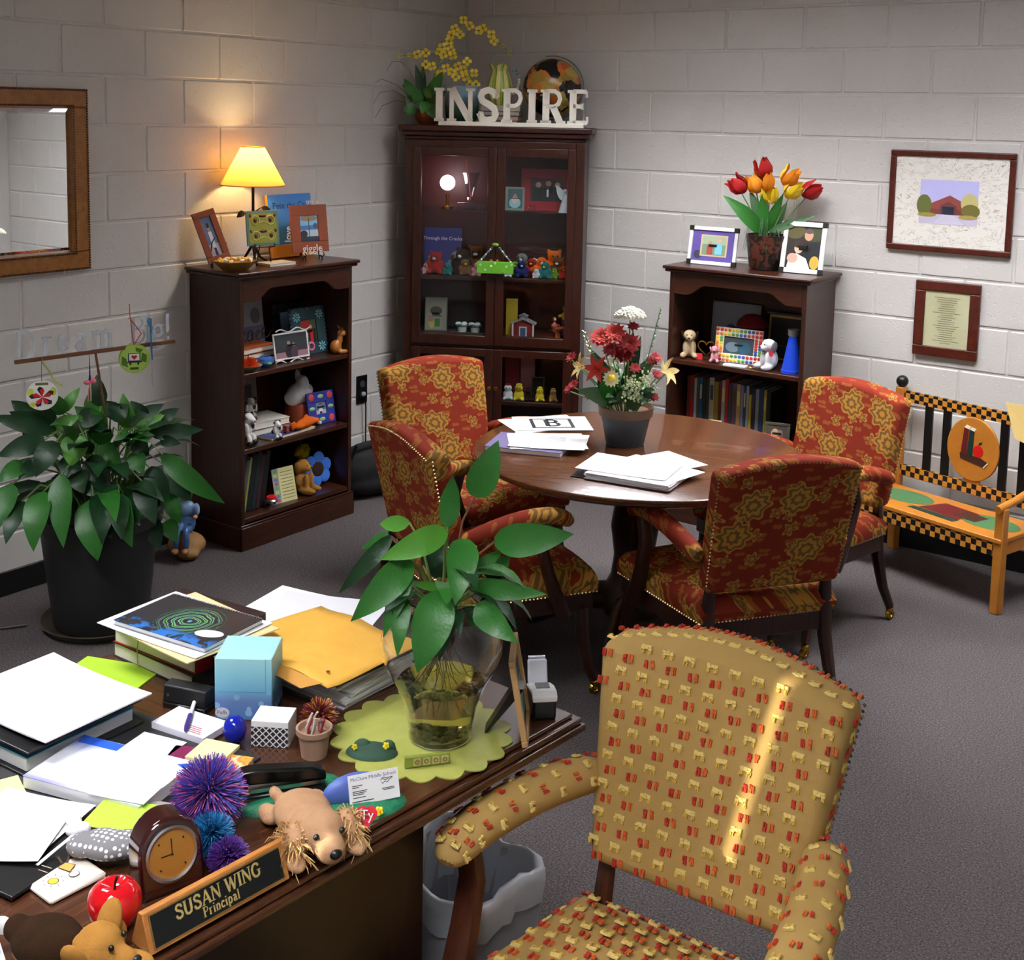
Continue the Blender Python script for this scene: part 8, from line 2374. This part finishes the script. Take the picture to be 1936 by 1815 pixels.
o = paper('lime green booklet sticking out from under the hardbacks', 2.315, -4.06, DZT + .0003, .19, .24, R(20), mat('lime_print', (150, 186, 40), .6), name='green_booklet', th=.003)
o.location = (2.30, -4.125, DZT)
# envelope pile on the far side
zs = DZT
ep = thing('paper_pile', 'pile of loose white pages under the manila envelope', 'paper', (2.635, -3.765, DZT), R(2))
m = M()
for k in range(18):
    sheet(m, rk.uniform(-.012, .012), rk.uniform(-.012, .012), .0034 * k, .28, .215, rk.uniform(-.08, .08), k % 2, .003)
m.build('sheets', [PAPER, PAPER2], ep)
bf2 = thing('black_clipboard', 'thin black clipboard slipped into the page pile', 'clipboard', (2.645, -3.785, DZT + .0615), R(-2))
M().box(-.15, .15, -.11, .11, 0, .003).build('board', BLACK, bf2)
paper('folded white page sticking out left of the manila envelope', 2.60, -3.85, DZT + .0655, .24, .2, R(10), PAPER, .002, th=.001)
paper('white page at the back of the envelope pile', 2.48, -3.675, DZT + .067, .28, .2, R(12), PAPER, .003, th=.0012)
paper('white page with a green corner behind the spiral notebook', 2.52, -3.665, DZT + .0695, .26, .2, R(24), PAPER2, .003, th=.0012)
en = thing('manila_envelope', 'large yellow manila envelope with turned-up flap', 'envelope', (2.645, -3.785, DZT + .0735), R(-4))
g = G('kraft_yellow', col=(226, 170, 62), rough=.7)
g.col(g.mix(g.noise(g.coord('Object'), 14, 4), (216, 158, 52), (234, 182, 78)))
g.bump(g.noise(g.coord('Object'), 18, 3), .3, .01)
m = M()
nx, ny = 12, 8
vs = [(-.165 + .33 * i / nx, -.14 + .27 * j / ny, .004 + .004 * math.sin(i * .9 + j * .5) + (.004 if j == 0 else 0)) for j in range(ny + 1) for i in range(nx + 1)]
m.add(vs, [(j * (nx + 1) + i, j * (nx + 1) + i + 1, (j + 1) * (nx + 1) + i + 1, (j + 1) * (nx + 1) + i) for j in range(ny) for i in range(nx)])
o = m.build('envelope_front', g.m, en)
md = o.modifiers.new('thickness', 'SOLIDIFY'); md.thickness = .0015; md.offset = -1
m = M(); m.add([(-.04, -.138, .008), (.15, -.14, .009), (.12, -.172, .0), (.0, -.168, .002), (-.04, -.137, .0068), (.15, -.139, .0078), (.12, -.171, -.0012), (.0, -.167, .0008)], [(0, 3, 2, 1), (4, 5, 6, 7), (0, 1, 5, 4), (1, 2, 6, 5), (2, 3, 7, 6), (3, 0, 4, 7)])
m.build('flap', mat('kraft_tan', (196, 140, 60), .7), en)
M().lathe([(0, 0), (.004, 0), (.004, .0012), (0, .0016)], 12, (.115, -.095, .0065)).build('clasp_button', mat('clasp_red', (120, 50, 30), .5), en)

# left hand stack: binder, folder, loose sheets
bn2 = thing('ring_binder', 'black ring binder under the loose white sheets', 'binder', (2.375, -4.30, ZB), R(3))
m = M(); m.box(-.15, .15, -.13, .13, 0, .004); m.box(-.15, .15, -.13, .13, .046, .05); m.box(-.15, -.146, -.13, .13, .004, .046); m.build('cover', mat('binder_black', (16, 16, 18), .3), bn2, bevel=.003)
M().box(-.14, .13, -.12, .12, .005, .028).build('sheets', PAPER2, bn2)
M().box(-.142, .135, -.122, .122, .03, .032).build('blue_folder', mat('folder_blue', (90, 160, 190), .5), bn2)
paper('large white sheet on top of the black binder', 2.385, -4.28, ZB + .056, .31, .24, R(2), PAPER, .006, th=.003)
nt2 = thing('note_block', 'white memo block with red printing beside the binder', 'note pad', (2.607, -4.118, ZB), R(8))
M().box(-.066, .066, -.038, .038, 0, .013).build('sheets', mat('lilac_white', (224, 222, 234), .8), nt2)
m = M()
for k in range(4):
    m.box(.01, .05 - .004 * k, -.03 + .006 * k, -.0275 + .006 * k, .0131, .0133)
m.build('red_print', mat('red_print', (170, 80, 90), .7), nt2)
pn = thing('pen', 'white and purple pen lying on the memo block', 'pen', (2.592, -4.107, ZB + .0178), R(-48))
M(Matrix.Rotation(R(90), 4, 'Y')).lathe([(0, -.065), (.003, -.065), (.0042, -.06), (.0042, .0), (0, .0)], 12).build('barrel', WHITE, pn)
M(Matrix.Rotation(R(90), 4, 'Y')).lathe([(0, 0), (.0052, 0), (.0052, .045), (.003, .06), (.001, .066), (0, .066)], 12).build('grip', mat('pen_purple', (64, 44, 120), .35), pn)
paper('small printed white card below the memo block', 2.605, -4.20, ZB + .0003, .1, .058, R(14), PAPER, th=.0008, name='printed_card')
paper('pink and black card on the dark blotter', 2.682, -4.182, ZB + .0003, .075, .045, R(28), mat('magenta_card', (120, 26, 72), .5), th=.0008, name='printed_card')
paper('pale yellow scribbled sticky note at the left of the blotter', 2.535, -4.475, ZB + .0003, .085, .07, R(-20), mat('sticky_yellow', (222, 224, 140), .8), .002, name='sticky_note')
br2 = thing('catalogue', 'thick white and blue printed catalogue', 'booklet', (2.65, -4.335, ZB + .001), R(15))
M().box(-.125, .125, -.08, .08, 0, .022).build('pages', PAPER2, br2, bevel=.001)
g = G('catalogue_cover', col=(230, 232, 240), rough=.3)
co = g.coord('Object')
sp = g.n('ShaderNodeSeparateXYZ', {0: co})
k1 = g.math('MULTIPLY', g.step(sp.outputs[0], -.01, -.09), g.step(sp.outputs[1], .01, .085))
k2 = g.math('MULTIPLY', g.step(sp.outputs[1], -.055, -.08), g.step(sp.outputs[0], .07, -.09))
g.col(g.mix(k2, g.mix(k1, (226, 228, 236), (50, 90, 200)), (140, 140, 214)))
cvr = M().box(-.1255, .1255, -.0805, .0805, .0222, .0232).build('front_cover', g.m, br2)
m = M()
m.box(-.12, -.03, .055, .079, .0233, .0236, 0)
m.prism([(.055, -.05), (.115, -.045), (.12, -.035), (.07, -.035)], .0233, .0236, 'z', 1); m.prism([(.02, -.055), (.05, -.055), (.06, -.045), (.03, -.04)], .0233, .0236, 'z', 2); m.prism([(.085, -.06), (.12, -.058), (.12, -.05), (.09, -.051)], .0233, .0236, 'z', 3); m.prism([(.1, .06), (.124, .05), (.124, .075)], .0233, .0236, 'z', 0)
m.build('cover_print', [mat('print_blue', (40, 90, 200), .4), mat('print_green', (60, 150, 110), .4), mat('print_red', (180, 60, 90), .4), mat('print_yellow', (230, 200, 60), .4)], br2)
paper('blank white card on the front corner of the catalogue', 2.735, -4.365, ZB + .0255, .11, .06, R(20), PAPER, .001, name='white_card')
mgz = thing('magazine_pile', 'slim pile of magazines under the lime card', 'magazine', (2.80, -4.385, ZB), R(24))
m = M()
for k in range(4):
    sheet(m, rk.uniform(-.006, .006), rk.uniform(-.006, .006), .004 * k, .13, .1, rk.uniform(-.06, .06), k % 3, .0034)
m.build('issues', [mat('magazine_grey', (150, 140, 140), .4), mat('magazine_red', (190, 120, 120), .4), PAPER2], mgz)
paper('lime green square card with a small white mark', 2.785, -4.41, ZB + .0185, .105, .085, R(26), mat('lime_card', (168, 206, 60), .6), .001, name='lime_card')
fb = thing('floral_notebook', 'small orange flowered notebook beside the strand ball', 'notebook', (2.775, -4.195, DZT + .0045), R(24))
g = G('flower_print', col=(226, 160, 60), rough=.5)
vo = g.n('ShaderNodeTexVoronoi', {'Vector': g.coord('Object'), 'Scale': 38.0})
g.col(g.ramp(vo.outputs['Distance'], [(.1, (190, 60, 60)), (.3, (240, 170, 50)), (.5, (230, 120, 60)), (.7, (190, 200, 150))]))
M().box(-.055, .055, -.035, .035, 0, .016).build('pages', PAPER2, fb)
M().box(-.056, .056, -.036, .036, .016, .0175).build('cover', g.m, fb)
o = thing('sticky_pad', 'pale yellow sticky note pad on the flowered notebook', 'note pad', (2.742, -4.178, DZT + .0222), R(18))
M().box(-.036, .036, -.036, .036, 0, .006).build('sheets', mat('sticky_pale', (226, 224, 160), .8), o)
fo2 = thing('black_folder', 'black folder under the white sheets at the near left of the desk', 'folder', (2.70, -4.545, ZB), R(8))
M().box(-.12, .11, -.11, .06, 0, .007).build('cover', BLACK, fo2, bevel=.002)
paper('white sheet lying on the near black folder', 2.655, -4.515, ZB + .0075, .18, .16, R(20), PAPER, .003, th=.001)
paper('second white sheet overlapping on the near black folder', 2.68, -4.555, ZB + .0125, .16, .14, R(34), PAPER, .003, th=.001)
g = G('marbled_paper', col=(190, 200, 210), rough=.7)
g.col(g.ramp(g.noise(g.coord('Object', (1, 1, 1)), 26, 4, .6, 2.5), [(.35, (150, 166, 196)), (.5, (206, 212, 200)), (.65, (222, 224, 226))]))
paper('pale marbled sheet at the near left corner of the desk', 2.862, -4.79, DZT + .0003, .22, .19, R(-22), g.m, th=.0006, name='marbled_sheet')
for o in bpy.data.objects:
    if o.parent and o.name.split('.')[0] in ('daisies', 'painted_apples', 'painted_dots', 'small_blossom_cluster', 'beading'):
        o['kind'] = 'stuff'
